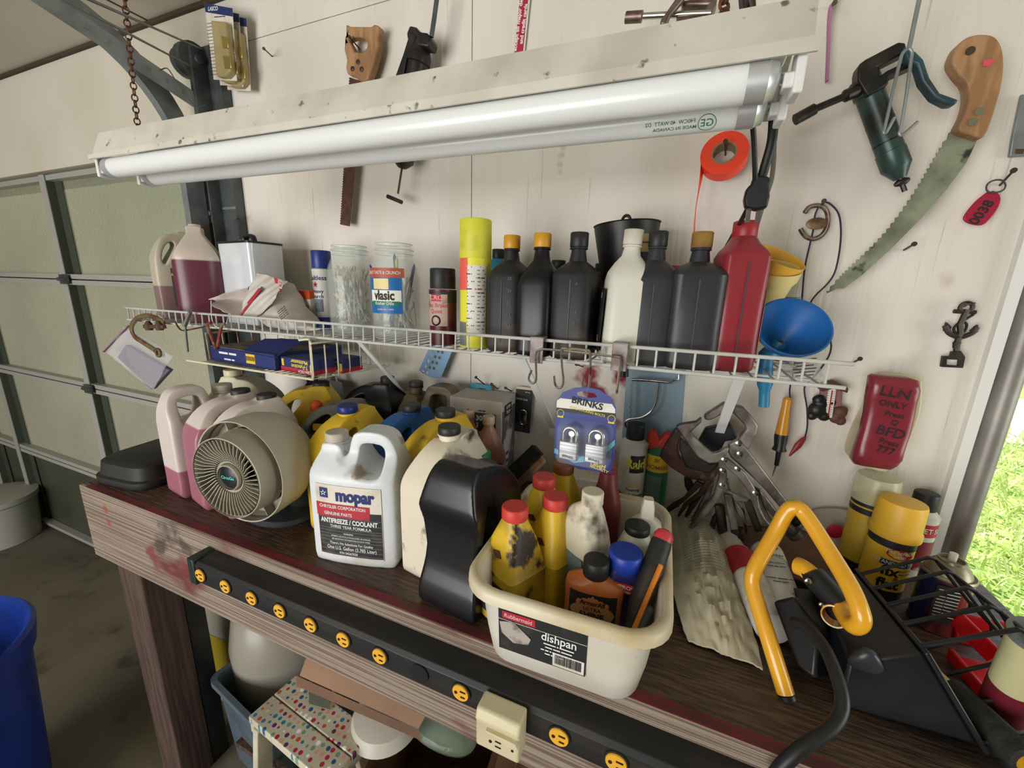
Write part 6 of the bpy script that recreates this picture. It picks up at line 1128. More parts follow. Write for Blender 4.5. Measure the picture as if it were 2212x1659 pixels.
for s, f, off_ in (('Tub & Tile', .70, 0), ('Bright White', .56, 0), ('~xxxx xx xxx', .50, 0), ('~xxxxx xxxxx xx', .30, 0), ('~xxxx xxx', .25, 0)):
    a, b = at(1700, 1330, z=B+.032), at(1655, 1195, z=B+.032); d_ = (b-a).normalized(); c = a.lerp(b, f); n_ = (Vector((0, 0, 1))*.72+Vector((-.1, -.66, 0))); n_ = (n_-d_*n_.dot(d_)).normalized(); xr = d_.cross(n_).normalized(); L_ = MB()
    L_.text(s, .009 if f > .65 else .006, Matrix.Translation(c+n_*.0312) @ Matrix((xr, -n_, d_)).transposed().to_4x4(), .02); L_.build('lettering', M_txtk, t, True, smooth=False)
L_ = MB(); c = a.lerp(b, .84)+n_*.031; L_.tube([c+d_*.003*cos(k*pi/8)*1.5+xr*.014*sin(k*pi/8) for k in range(16)], .0016, 5, True); L_.build('red_oval', M_lred, t, True)
cb_ = crumple('cardboard_sheet', 'curling brown cardboard sheet lying against the wall behind the clamps', 'cardboard', [[at(u, v, y=y) for u, v, y in r] for r in (((1590, 1130, 1.0), (1650, 1135, 1.0), (1720, 1140, 1.0), (1790, 1150, 1.0)), ((1590, 1175, .90), (1650, 1180, .90), (1720, 1195, .90), (1800, 1210, .90)), ((1600, 1240, .82), (1660, 1240, .82), (1740, 1260, .80), (1800, 1280, .80)))], mat('brown card', (122, 92, 72), .8, c2=(100, 74, 58), n=(6, .4, .6)), .003, .001, 5)
cbag = crumple('clear_bag', 'clear plastic bag with a red blot leaning on the wall behind the yellow tube', 'bag', [[at(u, v, y=y) for u, v, y in r] for r in (((1745, 1098, 1.02), (1780, 1090, 1.02), (1835, 1095, 1.02), (1850, 1110, 1.02)), ((1730, 1150, 1.0), (1780, 1140, .99), (1820, 1145, .99), (1845, 1155, 1.0)), ((1700, 1200, .95), (1760, 1195, .95), (1810, 1205, .95), (1840, 1210, .95)))], mat('hazy bag film', (200, 190, 180), .3, alpha=.5), .002, .002, 8)
c = at(1803, 1148, y=.975); MB().lathe([(.001, .003), (.012, .002), (.016, 0)], 16, T(*c) @ RX(90)).build('red_blot', P('red blot', (176, 34, 60), None), cbag, True)
# ================================================================ LOCKING CLAMPS hanging from the brace
M_cl = mat('worn plier steel', (138, 132, 124), .42, .6, c2=(96, 88, 80), n=(24, .42, .62), c3=(52, 44, 40), n3=(11, .55, .7)); M_clr = mat('rust brown clamp', (96, 66, 56), .6, .4, c2=(60, 50, 46), n=(22, .42, .6), c3=(120, 106, 92), n3=(34, .6, .7)); M_cld = mat('dark clamp steel', (58, 54, 50), .5, .6, c2=(84, 74, 66), n=(20, .5, .7))
Z = lambda p: zc_(p, 1400, 860, 5.186)
def clamp(label, y, jaw=None, handles=(), screws=(), rivets=(), m=M_cl, th=.014, grp='locking clamps hanging in a bunch'):
    allp = (jaw or handles[0]); u0, v0 = Z([allp[0]])[0]; t = thing('locking_clamp', label, 'clamp', at(u0, v0, y=y), 0, grp)
    if jaw: trace('jaw', Z(jaw), y, th, m, t, bev=.003)
    for k, h in enumerate(handles): trace('handle', Z(h), y-.004+.010*k, .012, m, t, bev=.003)
    for a, b, r in screws:
        p, q = at(*Z([a])[0], y=y), at(*Z([b])[0], y=y); d_ = (q-p).normalized(); MB().tube([p, q-d_*.012, q-d_*.0115, q], [r, r, r*1.7, r*1.7], 14).build('adjusting_screw', M_cld, t, True)
    for a in rivets: c = at(*Z([a])[0], y=y-.0115); MB().lathe([(.0058, -.002), (.0058, .001), (.003, .002)], 14, T(*c) @ RX(90)).build('rivet', M_chrome if m is M_cl else M_cld, t, True)
    return t
clamp('rust red wide-jaw locking clamp at the left of the bunch', .945, [(310, 330), (240, 430), (150, 590), (128, 640), (250, 760), (450, 885), (640, 922), (740, 880), (800, 800), (790, 720), (700, 800), (560, 770), (430, 720), (350, 640), (330, 540), (360, 440), (380, 380)], [[(640, 915), (740, 890), (730, 980), (560, 1130), (430, 1215), (335, 1340), (325, 1325), (400, 1180), (560, 1060)]], m=M_clr, th=.020)
clamp('second rusty locking clamp in the bunch, with two slender curved handles', .925, [(350, 560), (360, 440), (470, 520), (560, 640), (690, 740), (770, 720), (700, 830), (560, 800), (420, 760)], [[(545, 925), (620, 955), (470, 1090), (330, 1212), (140, 1332), (130, 1318), (240, 1205), (400, 1110)], [(470, 1190), (600, 1100), (520, 1220), (440, 1330), (385, 1395), (395, 1350)]], m=M_cld, th=.018)
clamp('front locking clamp of the bunch with a square C-shaped jaw', .875, [(590, 208), (535, 255), (350, 285), (308, 312), (330, 345), (380, 410), (470, 545), (560, 655), (680, 722), (780, 712), (850, 665), (890, 600), (905, 540), (860, 545), (790, 592), (720, 607), (620, 530), (500, 410), (480, 370), (590, 270), (605, 235)], [[(815, 655), (900, 680), (950, 720), (1090, 830), (1180, 980), (1225, 1080), (1250, 1220), (1310, 1340), (1395, 1430), (1370, 1440), (1270, 1350), (1200, 1200), (1100, 1010), (1000, 880), (870, 770)], [(1240, 1010), (1330, 1110), (1440, 1250), (1400, 1330), (1300, 1210)]], (), ((850, 695), (1000, 795), (1200, 1068)))
clamp('locking clamp with long straight steel handle reaching down to the yellow tube', .895, [(640, 175), (845, 42), (1060, 92), (1160, 200), (1228, 300), (1205, 400), (1120, 570), (1060, 520), (1010, 450), (1095, 335), (1075, 290), (960, 170), (900, 135), (700, 235), (640, 235), (622, 200)], [[(1000, 447), (1120, 575), (1330, 850), (1575, 1170), (1480, 1225), (1300, 1010), (1120, 835), (920, 650), (885, 580), (900, 510)]], (((1520, 1390), (1670, 1545), .009),), ((1025, 628), (1012, 512)), m=M_cl, th=.018)
clamp('narrow locking clamp hanging in the middle of the bunch with curved handle', .885, None, [[(800, 790), (850, 782), (882, 810), (880, 900), (850, 1010), (790, 1130), (690, 1260), (540, 1430), (400, 1535), (490, 1390), (640, 1200), (740, 1060), (780, 900)], [(620, 1180), (740, 1100), (700, 1180), (600, 1330), (480, 1530), (440, 1500), (560, 1300)]], (), ((830, 815), (825, 980)))
clamp('clamp with rusty ribbed barrel hanging straight down in the middle', .90, None, [[(845, 1060), (935, 1080), (1010, 1460), (920, 1470)], [(870, 1020), (1130, 1120), (1110, 1160), (960, 1150)]], (((960, 1440), (1000, 1590), .008),), m=M_cl)
clamp('clamp with ribbed dark screw hanging at the lower left of the bunch', .905, None, [[(735, 1190), (800, 1190), (850, 1440), (830, 1480), (790, 1400)], [(800, 1230), (780, 1330), (700, 1620), (655, 1620), (630, 1590), (720, 1330)]], (((800, 1200), (845, 1580), .010),), m=M_cld)
clamp('clamp with thick dark barrel between the long handle and the wall', .935, None, [[(1060, 1130), (1160, 1140), (1280, 1480), (1200, 1500)], [(1040, 1230), (1075, 1240), (1115, 1520), (1085, 1500)]], (((1560, 1290), (1660, 1400), .008),), m=M_cld)
clamp('dark flat clamp plates showing behind the middle of the bunch', .955, [(560, 480), (640, 330), (780, 300), (900, 240), (1000, 420), (960, 460), (860, 470), (820, 560), (700, 600)], [[(400, 880), (480, 900), (520, 980), (440, 1040), (410, 980)], [(600, 1180), (640, 1130), (660, 1330), (640, 1480), (560, 1560), (520, 1560), (580, 1400)]], m=mat('blackened steel', (34, 38, 42), .5, .5), th=.02)
clamp('clamp whose slim curved handles end just above the cream bag', .915, None, [[(690, 960), (740, 930), (700, 1080), (600, 1230), (520, 1330), (440, 1470), (420, 1460), (540, 1260)], [(860, 900), (900, 900), (960, 1120), (1060, 1260), (1110, 1400), (1090, 1410), (980, 1260)]], m=M_cl)
clamp('clamp with two thin parallel levers in the right half of the bunch', .905, None, [[(1190, 990), (1230, 1010), (1330, 1120), (1430, 1260), (1500, 1400), (1470, 1400), (1380, 1280), (1260, 1130)], [(1230, 1020), (1260, 1020), (1290, 1180), (1360, 1320), (1420, 1400), (1390, 1400), (1300, 1290), (1240, 1150)]], m=M_cl)
# ================================================================ CANS AT THE RIGHT END
ff = can('yellow and black tire sealant can with large yellow cap', (.408, .885, B), .0335, .130, P('yellow sealant can', (226, 182, 56), None, .35), None, rz=4, dome=False, ry=1)
MB().lathe([(.0375, .128), (.0380, .130), (.0378, .141), (.0355, .143), (.0345, .190), (.033, .195), (.030, .196)], 44).build('cap', P('yellow can cap', (226, 176, 52), (206, 162, 56), .45), ff)
band(ff, .0339, .112, .128, M_lblk, name='black_band'); band(ff, .0339, .0, .028, M_lblk, name='lower_band')
mb = MB(); mb.add([(.0344*sin(x/.0344), -.0344*cos(x/.0344), z) for x, z in [(.020*cos(q*pi/14), .104+.0098*sin(q*pi/14)) for q in range(28)]], [tuple(range(28))]); mb.build('red_oval', M_lred, ff)
band(ff, .0343, .079, .090, M_txtb, -42, 42, 'navy_band')
words(ff, [('TIRE SENSOR', 0, .107, .0075), ('SAFE!', 0, .0995, .0075)], M_txtw, wrap=(.0347, 0)); words(ff, [('STANDARD TIRE', 0, .0845, .0095, .9)], M_txtw, wrap=(.0346, 0), name='band_lettering'); words(ff, [('fix', -.008, .068, .026, 1, .04), ('flat', -.006, .042, .026, 1, .04)], M_txtk, wrap=(.0343, 0), name='product_name'); words(ff, [('a', .003, .055, .017, 1, .04)], M_txtr, wrap=(.0345, 0), name='small_red_letter'); words(ff, [('Seals & Inflates', .018, .072, .0052), ('~xxxx xx xxxx', .018, .065, .0045), ('Inflates & Seals!', .0, .0265, .0062)], M_txtk, wrap=(.0344, 0), name='fine_lettering')
cc2 = can('tall yellow can with clear plastic cap behind the tire sealant can', (.398, .955, B), .0335, .150, P('yellow tall can', (206, 172, 60), (190, 156, 60), .4), None, dome=True, rz=0); MB().lathe([(.0355, .158), (.036, .16), (.035, .205), (.033, .210), (.02, .211)], 40).build('clear_cap', mat('cloudy clear cap', (214, 212, 180), .25, alpha=.55), cc2); band(cc2, .0339, .135, .158, M_lblk, name='black_band'); band(cc2, .0339, .0, .03, M_lblk, name='lower_band')
gs = can('white can with red band and black cap behind the tire sealant can', (.492, .990, B), .0275, .135, P('white band can', (214, 210, 200), None, .3), (.0195, .145, .034, M_kcap))
band(gs, .0279, .095, .122, M_lred, name='red_band'); words(gs, [('GET SO', .010, .108, .015, .9)], M_txtw, wrap=(.0283, 0)); band(gs, .0279, .02, .085, mat('dark red picture', (130, 44, 52), .5, c2=(190, 180, 170), n=(16, .52, .6)), name='picture_band')
sp = thing('spray_can', 'dusty spray paint can without cap, blue and orange, at the right edge of the bench', 'spray can', (.468, .832, B), 0)
M_tin = mat('dusty tin', (150, 142, 118), .4, .6, c2=(110, 100, 82), n=(14, .45, .65))
MB().lathe([(.032, 0), (.0335, .002), (.033, .005), (.033, .100), (.0345, .101)], 44).build('body', mat('metallic blue print', (44, 52, 96), .2, .5, c2=(150, 70, 56), n=(4, .50, .62), st=(3, 3, .3)), sp, ang=.5)
MB().lathe([(.0345, .100), (.0352, .103), (.0335, .106), (.030, .104), (.0255, .116), (.018, .124), (.0175, .128), (.0155, .128), (.0150, .122), (.001, .121)], 44).build('dome', M_tin, sp, ang=.5); MB().lathe([(.005, .120), (.0055, .135), (.0055, .139), (.003, .140)], 16).build('nozzle', M_cream2, sp)
label_flat(sp, -.012, .06, .03, .07, -.0345, M_lblk); words(sp, [('~xxxxx xxxxxxxx', -.010, .088-i*.006, .004) for i in range(9)], M_cream2, y=-.0356, name='small_print')
rt = thing('red_caddy', 'bright red plastic caddy with open handle beside the doorway', 'caddy', at(2120, 1400, z=B+.03), 0)
M_rp = mat('translucent red plastic', (226, 42, 52), .35, transl=.25)
trace('back_wall', [(2062, 1330), (2100, 1330), (2200, 1350), (2212, 1360), (2235, 1400), (2240, 1450), (2190, 1440), (2060, 1420)], .80, .006, M_rp, rt, [s2([(2090, 1360), (2180, 1378), (2175, 1400), (2110, 1392)], 3)], bev=.002)
mb = MB(); A = [at(u, v, z=B+.004) for u, v in ((2050, 1420), (2230, 1460), (2250, 1540), (2120, 1500))]; mb.add(A+[a_+Vector((0, 0, .006)) for a_ in A], [(0, 1, 2, 3), (7, 6, 5, 4), (0, 1, 5, 4), (1, 2, 6, 5), (2, 3, 7, 6), (3, 0, 4, 7)]); mb.build('floor', M_rp, rt, True)
MB().bar(at(2050, 1410, z=B+.012), at(2125, 1500, z=B+.012), .006, .02).build('side_wall', M_rp, rt, True, bev=.002); MB().bar(at(2065, 1335, z=B+.05), at(2150, 1420, z=B+.03), .006, .03).build('divider', M_rp, rt, True, bev=.002)
a, b = Vector((.462, .655, B+.012)), at(2240, 1372, z=B+.165); d_ = (b-a).normalized()
ct = thing('caulk_tube', 'cream tube with maroon lower half leaning at the right edge of the frame', 'tube', a, 0); MB().tube([a, b-d_*.006], [.022, .022], 36).build('body', mat('cream yellow tube', (200, 196, 150), .5, c2=(176, 170, 120), n=(8, .45, .7)), ct, True); MB().tube([a-d_*.001, a+d_*.062], .0226, 36, cap=(1, 0)).build('maroon_band', P('maroon band', (110, 30, 44), None), ct, True); MB().tube([b-d_*.008, b-d_*.007, b, b+d_*.0005], [.0225, .0240, .0240, .021], 36).build('metal_rim', M_galv, ct, True)
# ================================================================ WORK LIGHT
wl = thing('work_light', 'black halogen work light with wire guard lying on a bent yellow tube stand', 'work light', at(1800, 1450, z=B+.02), 0)
M_yt = mat('glossy yellow enamel', (228, 166, 40), .3, coat=.4, c2=(206, 148, 40), n=(6, .5, .75)); M_wl = P('black lamp enamel', (24, 26, 30), (38, 38, 40), .38)
def p3(L_, k=5): return S([at(u, v, y=y) for u, v, y in L_], k)
MB().tube(p3([(1697, 1498, .572), (1665, 1395, .60), (1635, 1300, .635), (1625, 1260, .65), (1632, 1225, .66), (1672, 1155, .69), (1698, 1108, .70), (1716, 1096, .70), (1738, 1110, .695), (1790, 1190, .66), (1835, 1265, .62), (1856, 1315, .60), (1860, 1342, .595), (1845, 1352, .60), (1828, 1335, .62), (1810, 1300, .65)], 5), .0115, 16).build('yellow_frame', M_yt, wl, True)
a = at(1697, 1498, y=.572); b = at(1690, 1478, y=.576); MB().tube([a, a+(a-b).normalized()*.006], .0122, 16).build('rubber_end', M_black, wl, True)
MB().tube(p3([(1722, 1222, .70), (1742, 1232, .69), (1790, 1275, .665), (1832, 1330, .635)], 4), .0135, 16).build('cross_tube', M_yt, wl, True)
mb = MB(); c = at(1802, 1330, y=.632); mb.lathe([(.0155, -.02), (.0155, .004), (.0135, .004), (.0135, -.02)], 28, T(*c) @ RZ(-25) @ RX(78), (0, 0)); mb.build('open_tube_end', M_yt, wl, True)
a, b = at(1757, 1243, y=.682), at(1818, 1310, y=.645); d_ = (b-a).normalized(); MB().tube([a, a, b, b], [.0165, .0175, .0175, .0165], 20).build('clamp_sleeve', M_wl, wl, True)
for u, v in ((1745, 1255), (1776, 1306)): c = at(u, v, y=.655); MB().lathe([(.005, 0), (.005, .003), (.003, .004)], 12, T(*c) @ RX(90)).build('bolt', M_chrome, wl, True)
MB().bar(at(1752, 1275, y=.735), at(1800, 1420, y=.66), .055, .006, up=(.3, -1, .4)).build('bracket', M_wl, wl, True, bev=.001)
# housing: opening faces right
K1, K2 = at(1997, 1412, y=.580), at(1843, 1228, y=.80); D1 = Vector((.404, .570, B+.012)); D2 = Vector((.400, .80, B+.012))
Bt1, Bt2 = Vector((.262, .585, B+.075)), Vector((.262, .775, B+.085)); Bb1, Bb2 = Vector((.262, .580, B+.004)), Vector((.265, .775, B+.004))
def frus(A, C, name, m, parent, bev=.004): MB().rings([A, C]).build(name, m, parent, True, bev=bev)
i1 = lambda P_, c_, s_: c_+(P_-c_)*s_
cA = (K1+K2+D1+D2)/4; ins_ = [i1(p, cA, .93) for p in (K1, K2, D2, D1)]
frus([Bt1, Bt2, Bb2, Bb1], ins_, 'housing', M_wl, wl)
nrm = (K2-K1).cross(D1-K1).normalized(); nrm = nrm if nrm.x > 0 else -nrm
frus([p for p in (K1, K2, D2, D1)], [p+nrm*.006 for p in (K1, K2, D2, D1)], 'front_flange', M_wl, wl, .0015)
gl = [i1(p, cA, .86)+nrm*.0065 for p in (K1, K2, D2, D1)]; MB().add(gl, [(0, 1, 2, 3)]).build('glass', mat('lamp glass', (150, 150, 150), .1, .3), wl, True)
mb = MB()
for i in range(5):
    f = i/4*.84+.06; tp = K1.lerp(K2, f); bt = D1.lerp(D2, f); e = (bt-tp)
    mb.tube([tp+nrm*.004, tp+nrm*.10+e*.02, tp+nrm*.106+e*.08, tp+nrm*.106+e*.86, tp+nrm*.10+e*.95, bt+nrm*.004], .0028, 8)
for q in (.10, .84): mb.tube([(K1.lerp(K2, .06))+(D1.lerp(D2, .06)-K1.lerp(K2, .06))*q+nrm*.106, (K1.lerp(K2, .90))+(D1.lerp(D2, .90)-K1.lerp(K2, .90))*q+nrm*.106], .0030, 8)
mb.build('wire_guard', M_black, wl, True)
c = at(1868, 1430, y=.585); mb = MB(); mb.rings([ring(.034, .012, 2.4, 0), ring(.042, .014, 2.4, .012), ring(.030, .018, 2.4, .022), ring(.016, .016, 2, .034)], M=T(c.x, c.y-.002, c.z-.012)); mb.build('wing_knob', P('knob plastic', (52, 54, 60), None, .35), wl, True, sub=1)
jb = [at(1668, 1298, y=.66), at(1716, 1287, y=.67), at(1770, 1360, y=.62), at(1762, 1470, y=.585), at(1720, 1440, y=.60)]; mb = MB(); mb.rings([jb, [p+Vector((.04, .05, -.03)) for p in jb]]); mb.build('junction_box', M_wl, wl, True, bev=.005)
MB().tube(p3([(1716, 1345, .615), (1740, 1352, .60), (1775, 1390, .575), (1800, 1440, .545), (1818, 1500, .52), (1816, 1540, .505), (1795, 1572, .49), (1755, 1600, .475), (1715, 1630, .463), (1680, 1665, .455), (1660, 1700, .45)], 5), .0078, 14).build('cord', M_cord, wl, True)
ht = thing('foam_handle_tool', 'tool with yellow shaft and black foam grip lying at the right end', 'tool', at(2060, 1480, z=B+.02), 0)
a, b = at(1948, 1395, z=B+.018), at(2052, 1490, z=B+.020); MB().tube([a, b], .011, 16).build('yellow_shaft', M_yt, ht, True); e = at(2222, 1650, z=B+.024); MB().tube([b, b+(e-b)*.02, e-(e-b)*.02, e], [.015, .019, .019, .016], 20).build('foam_grip', mat('black foam', (40, 40, 38), .8, bump=(60, .5)), ht, True); MB().tube([e, e+(e-b)*.2], .013, 16).build('orange_end', M_yt, ht, True)
# ================================================================ UNDER AND BESIDE THE BENCH
M_bin = P('blue bin plastic', (22, 56, 150), (20, 46, 120), .42)
bn = thing('blue_bin', 'large blue plastic bin standing on the floor at the left edge', 'bin', (-1.80, .15, 0)); bn.scale = (.96, .96, .93); MB().lathe([(.20, 0), (.22, .003), (.262, .62), (.275, .63), (.285, .70), (.275, .712), (.262, .70), (.255, .62), (.215, .01)], 56, cap=(0, 0)).build('bin', M_bin, bn, ang=.6); MB().lathe([(.001, .02), (.215, .02)], 32).build('bottom', M_bin, bn); MB().lathe([(.24, .42), (.20, .50), (.08, .55), (.001, .56)], 24, cap=(0, 0)).build('rubbish_bag', P('dark bag', (56, 50, 44), None, .6), bn)
wb = thing('white_bucket', 'white round tub standing on the floor by the garage door', 'bucket', (-3.05, .60, 0)); wb.location = (at(8, 1170, z=.0).x-.05, at(8, 1170, z=.0).y, 0)
MB().lathe([(.17, 0), (.18, .003), (.20, .26), (.21, .27), (.21, .30), (.19, .302), (.05, .31)], 44).build('tub', P('grey white tub', (176, 176, 164), None, .5), wb)
by = thing('feed_bag', 'white sack with yellow lower label standing behind the bench leg', 'sack', (-1.54, .86, 0), 0); MB().rings([ring(.30, .20, 4, 0), ring(.34, .24, 4, .05), ring(.34, .24, 4, .40), ring(.33, .22, 4, .52), ring(.30, .10, 4, .60)]).build('sack', P('white sack', (170, 166, 150), None, .5), by); MB().rings([ring(.343, .243, 4, .06), ring(.343, .243, 4, .36)], cap=(0, 0)).build('yellow_label', mat('yellow sack print', (176, 156, 40), .5, c2=(120, 110, 40), n=(5, .5, .7)), by)
wjg = thing('plastic_drum', 'hazy white plastic drum under the bench behind the crate', 'drum', (-1.24, .845, 0)); MB().lathe([(.14, 0), (.16, .01), (.17, .40), (.15, .52), (.08, .58), (.05, .60)], 40).build('drum', P('hazy white plastic', (150, 146, 134), None, .35), wjg)
cr = thing('plastic_crate', 'open grey blue storage bin under the bench beside the step stool', 'crate', (-1.15, .765, 0), -8)
M_cr = P('grey blue plastic', (88, 102, 112), (76, 88, 98), .5)
cw, cd_, chh = .28, .30, .36
MB().rings([pr(cw*.86, cd_*.86, .02, 0), pr(cw*.88, cd_*.88, .02, .004), pr(cw, cd_, .025, chh-.02), pr(cw+.03, cd_+.03, .03, chh-.02), pr(cw+.03, cd_+.03, .03, chh), pr(cw, cd_, .025, chh), pr(cw*.97, cd_*.97, .022, chh-.02), pr(cw*.85, cd_*.85, .02, .01)]).build('bin', M_cr, cr)
bi = thing('grey_board', 'grey board standing inside the storage bin', 'board', (-1.12, .80, .02), 20, None, 0, 14); MB().box((0, 0, .17), (.16, .02, .34)).build('board', P('grey board surface', (122, 120, 110), None, .6), bi, bev=.004)
bo2 = bottle('white capped bottle leaning inside the storage bin', (-1.20, .83, .02), [(0, .07, .07, 3), (.22, .07, .07, 3), (.27, .04, .04, 2), (.29, .035, .035, 2)], P('dull white plastic', (160, 156, 146), None), (.285, .024, .03), M_wcap)
# dotted folding step stool
ss = thing('step_stool', 'white folding step stool whose top is covered in coloured dots', 'step stool', (-.80, .66, 0), 0)
TL, TR_, BR_, BL_ = at(640, 1458, z=.47), at(835, 1600, z=.47), at(700, 1760, z=.47), at(540, 1552, z=.47)
c0 = (TL+TR_)/2; ex = (TR_-TL); ey = (BL_-TL)
c_ = BL_; ux = Vector((ex.x, ex.y, 0)).normalized(); uy = Vector((-ux.y, ux.x, 0)); O = TL.copy()
uyd = (BL_-TL); ly = abs(uyd.dot(uy)); sgn = 1 if uyd.dot(uy) > 0 else -1; uy *= sgn; lx = .33
SM = Matrix((ux, uy, Vector((0, 0, 1)))).transposed().to_4x4(); SM = Matrix.Translation(Vector((O.x, O.y, 0))) @ SM
M_st = mat('dirty white stool plastic', (206, 200, 178), .5, c2=(176, 168, 146), n=(6, .45, .7))
M_dot = mat('dotted stool top', (206, 200, 178), .5, c2=(184, 176, 154), n=(6, .45, .7))
for nm_, y0_, y1_ in (('top_panel', 0, ly*.49), ('top_panel', ly*.51, ly)): MB(SM).box((lx/2, (y0_+y1_)/2, .460), (lx, y1_-y0_, .022)).build(nm_, M_dot, ss, True, bev=.003)
MB(SM).box((lx/2, ly/2, .442), (lx-.01, ly-.01, .014)).build('hinge_tray', M_st, ss, True)
for x_ in (.012, lx-.012): MB(SM).box((x_, ly/2, .435), (.016, ly, .03)).build('side_rim', M_st, ss, True, bev=.003)
for x_ in (.03, lx-.03):
    for y_, s_ in ((.02, -1), (ly-.02, 1)): MB(SM).bar((x_, y_, .44), (x_, y_+s_*.05, .0), .045, .022, up=(1, 0, 0)).build('leg', M_st, ss, True, bev=.003)
nt = M_dot.node_tree; N = nt.nodes; L = nt.links; tc = N.new('ShaderNodeTexCoord'); mp = N.new('ShaderNodeMapping'); mp.inputs['Scale'].default_value = (1, 1, 0); L.new(tc.outputs['Object'], mp.inputs[0])
vo = N.new('ShaderNodeTexVoronoi'); vo.inputs['Scale'].default_value = 56; vo.inputs['Randomness'].default_value = .32; L.new(mp.outputs[0], vo.inputs['Vector'])
sx3 = N.new('ShaderNodeSeparateColor'); L.new(vo.outputs['Color'], sx3.inputs[0]); cr_ = N.new('ShaderNodeValToRGB'); cr_.color_ramp.interpolation = 'CONSTANT'; L.new(sx3.outputs[0], cr_.inputs[0])
dc = [(186, 44, 66), (52, 128, 156), (222, 166, 142), (124, 160, 136), (104, 46, 98), (196, 92, 66), (206, 200, 170), (48, 88, 140), (176, 96, 118)]
for k, c_ in enumerate(dc):
    q_ = cr_.color_ramp.elements[0] if k == 0 else cr_.color_ramp.elements.new(k/9); q_.position = k/9; q_.color = (*lin(c_), 1)
cr_.color_ramp.elements[-1].position = 8/9
lt = N.new('ShaderNodeMath'); lt.operation = 'LESS_THAN'; lt.inputs[1].default_value = .34; L.new(vo.outputs['Distance'], lt.inputs[0])
Pn = N['Principled BSDF']; src = Pn.inputs['Base Color'].links[0].from_socket; mx = N.new('ShaderNodeMix'); mx.data_type = 'RGBA'; L.new(lt.outputs[0], mx.inputs[0]); L.new(src, mx.inputs[6]); L.new(cr_.outputs[0], mx.inputs[7]); L.new(mx.outputs[2], Pn.inputs['Base Color'])
# cardboard and oddments under the bench
M_cbd = mat('brown cardboard', (150, 118, 92), .8, c2=(132, 102, 80), n=(3, .4, .7), bump=(40, .15, (1, 8, 1))); M_cbd2 = mat('darker cardboard', (120, 90, 70), .8, c2=(100, 74, 58), n=(4, .4, .7))
bx3 = thing('cardboard_box', 'open brown cardboard box under the bench right of the dotted stool', 'box', (-.48, .78, .0), 14); 
for nm_, c_, d_ in (('side', (0, -.17, .2), (.40, .004, .40)), ('side', (0, .17, .2), (.40, .004, .40)), ('side', (-.2, 0, .2), (.004, .34, .40)), ('side', (.2, 0, .2), (.004, .34, .40)), ('bottom', (0, 0, .004), (.40, .34, .006))): MB().box(c_, d_).build(nm_, M_cbd, bx3)
MB().box((0, 0, 0), (.40, .16, .004), T(0, -.245, .425) @ RX(18)).build('flap', M_cbd, bx3)
fl = thing('cardboard_sheet', 'flat piece of brown cardboard leaning over the dotted stool under the bench', 'cardboard', (-.62, .80, .56), 10)
q4 = lambda P_, z: [at(u, v, z=z) for u, v in P_]
def slab(pts, th, name, m, parent): mb = MB(); mb.add(pts+[p+Vector((0, 0, th)) for p in pts], [(3, 2, 1, 0), (4, 5, 6, 7), (0, 1, 5, 4), (1, 2, 6, 5), (2, 3, 7, 6), (3, 0, 4, 7)]); return mb.build(name, m, parent, True)
def pq3(P_): return [at(u, v, z=z) for u, v, z in P_]
slab(pq3([(662, 1422, .60), (935, 1520, .60), (905, 1575, .56), (648, 1460, .56)]), .004, 'panel', M_cbd, fl)
fl2 = thing('cardboard_sheet', 'darker creased cardboard strip lying just above the white bowl', 'cardboard', (-.60, .74, .52), 0); slab(pq3([(640, 1462, .53), (905, 1580, .53), (910, 1600, .50), (640, 1482, .50)]), .004, 'panel', M_cbd2, fl2)
bwl = thing('white_bowl', 'upturned white plastic bowl between cardboard pieces under the bench', 'bowl', at(830, 1535, z=.50)); bc = at(832, 1528, z=.50); MB().lathe([(.10, 0), (.098, .004), (.085, .03), (.05, .045), (.01, .048)], 40, T(bc.x, bc.y, .455)).build('bowl', P('white bowl plastic', (196, 192, 180), None, .35), bwl, True)
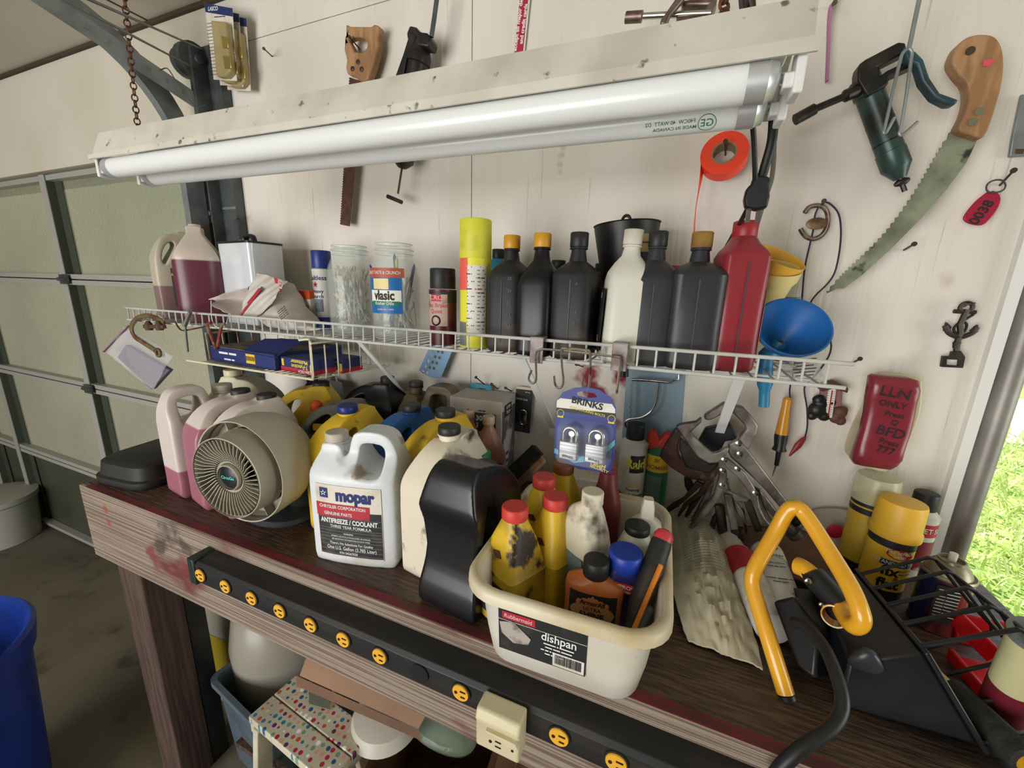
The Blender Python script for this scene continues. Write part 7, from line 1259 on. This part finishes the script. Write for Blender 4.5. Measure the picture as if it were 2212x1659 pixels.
tpz = thing('fabric_scrap', 'small grey green rag lying on the dotted stool', 'rag', at(700, 1520, z=.475)); slab(pq3([(668, 1490, .474), (708, 1500, .474), (714, 1535, .474), (668, 1522, .474)]), .003, 'rag', P('grey green cloth', (122, 128, 112), None, .8), tpz)
pb = thing('plastic_bag', 'pale green plastic bag under the bench below the outlet adapter', 'bag', at(950, 1610, z=.42)); mb = MB(); c_ = at(945, 1605, z=.40); mb.rings([ring((.12, .20, .22, .19, .08)[i], (.06, .10, .11, .10, .04)[i], 2.3, .38+i*.014, c_.x, c_.y+.03, 24) for i in range(5)]); mb.build('bag', mat('pale green film', (150, 166, 148), .3, bump=(22, .8)), pb, True, sub=1)
bx4 = thing('cardboard_box', 'closed cardboard box under the bench near the blue striped carton', 'box', (-.22, .78, 0), 6); MB().box((0, 0, .19), (.26, .28, .38)).build('carton', M_cbd2, bx4, bev=.002); MB().box((-.06, -.02, .3825), (.10, .24, .004)).build('flap', M_cbd, bx4)
bx5 = thing('drink_carton', 'blue and pink printed carton standing under the outlet adapter', 'carton', (-.085, .66, 0), 12); MB().box((0, 0, .26), (.14, .12, .52)).build('carton', mat('pale pink carton', (196, 160, 148), .5), bx5, bev=.002); MB().box((-.025, -.0608, .30), (.055, .0012, .40)).build('blue_stripe', mat('carton blue', (54, 72, 124), .5), bx5); MB().box((.04, -.0608, .30), (.02, .0012, .40)).build('blue_stripe', MATS['carton blue'], bx5)
words(bx5, [('~xxxx xx', 0, 0, .03)], M_txtw, y=0, M=T(-.025, -.0625, .42) @ RY(-80))
bx6 = thing('black_case', 'dark box under the right part of the bench', 'case', (.16, .70, 0), 0); MB().box((0, 0, .33), (.40, .20, .66)).build('case', M_black, bx6, bev=.01)

jp = Vector((-.562, .588, B-.004)); stains(M_wj, [(tuple(jp+Vector(o)), r, (158, 142, 122), a) for o, r, a in (((.015, -.035, .200), .022, .8), ((.035, -.02, .205), .020, .8), ((-.01, -.03, .215), .018, .6), ((.05, .0, .215), .015, .5), ((.0, -.05, .010), .012, .4), ((-.05, -.05, .008), .012, .4))])
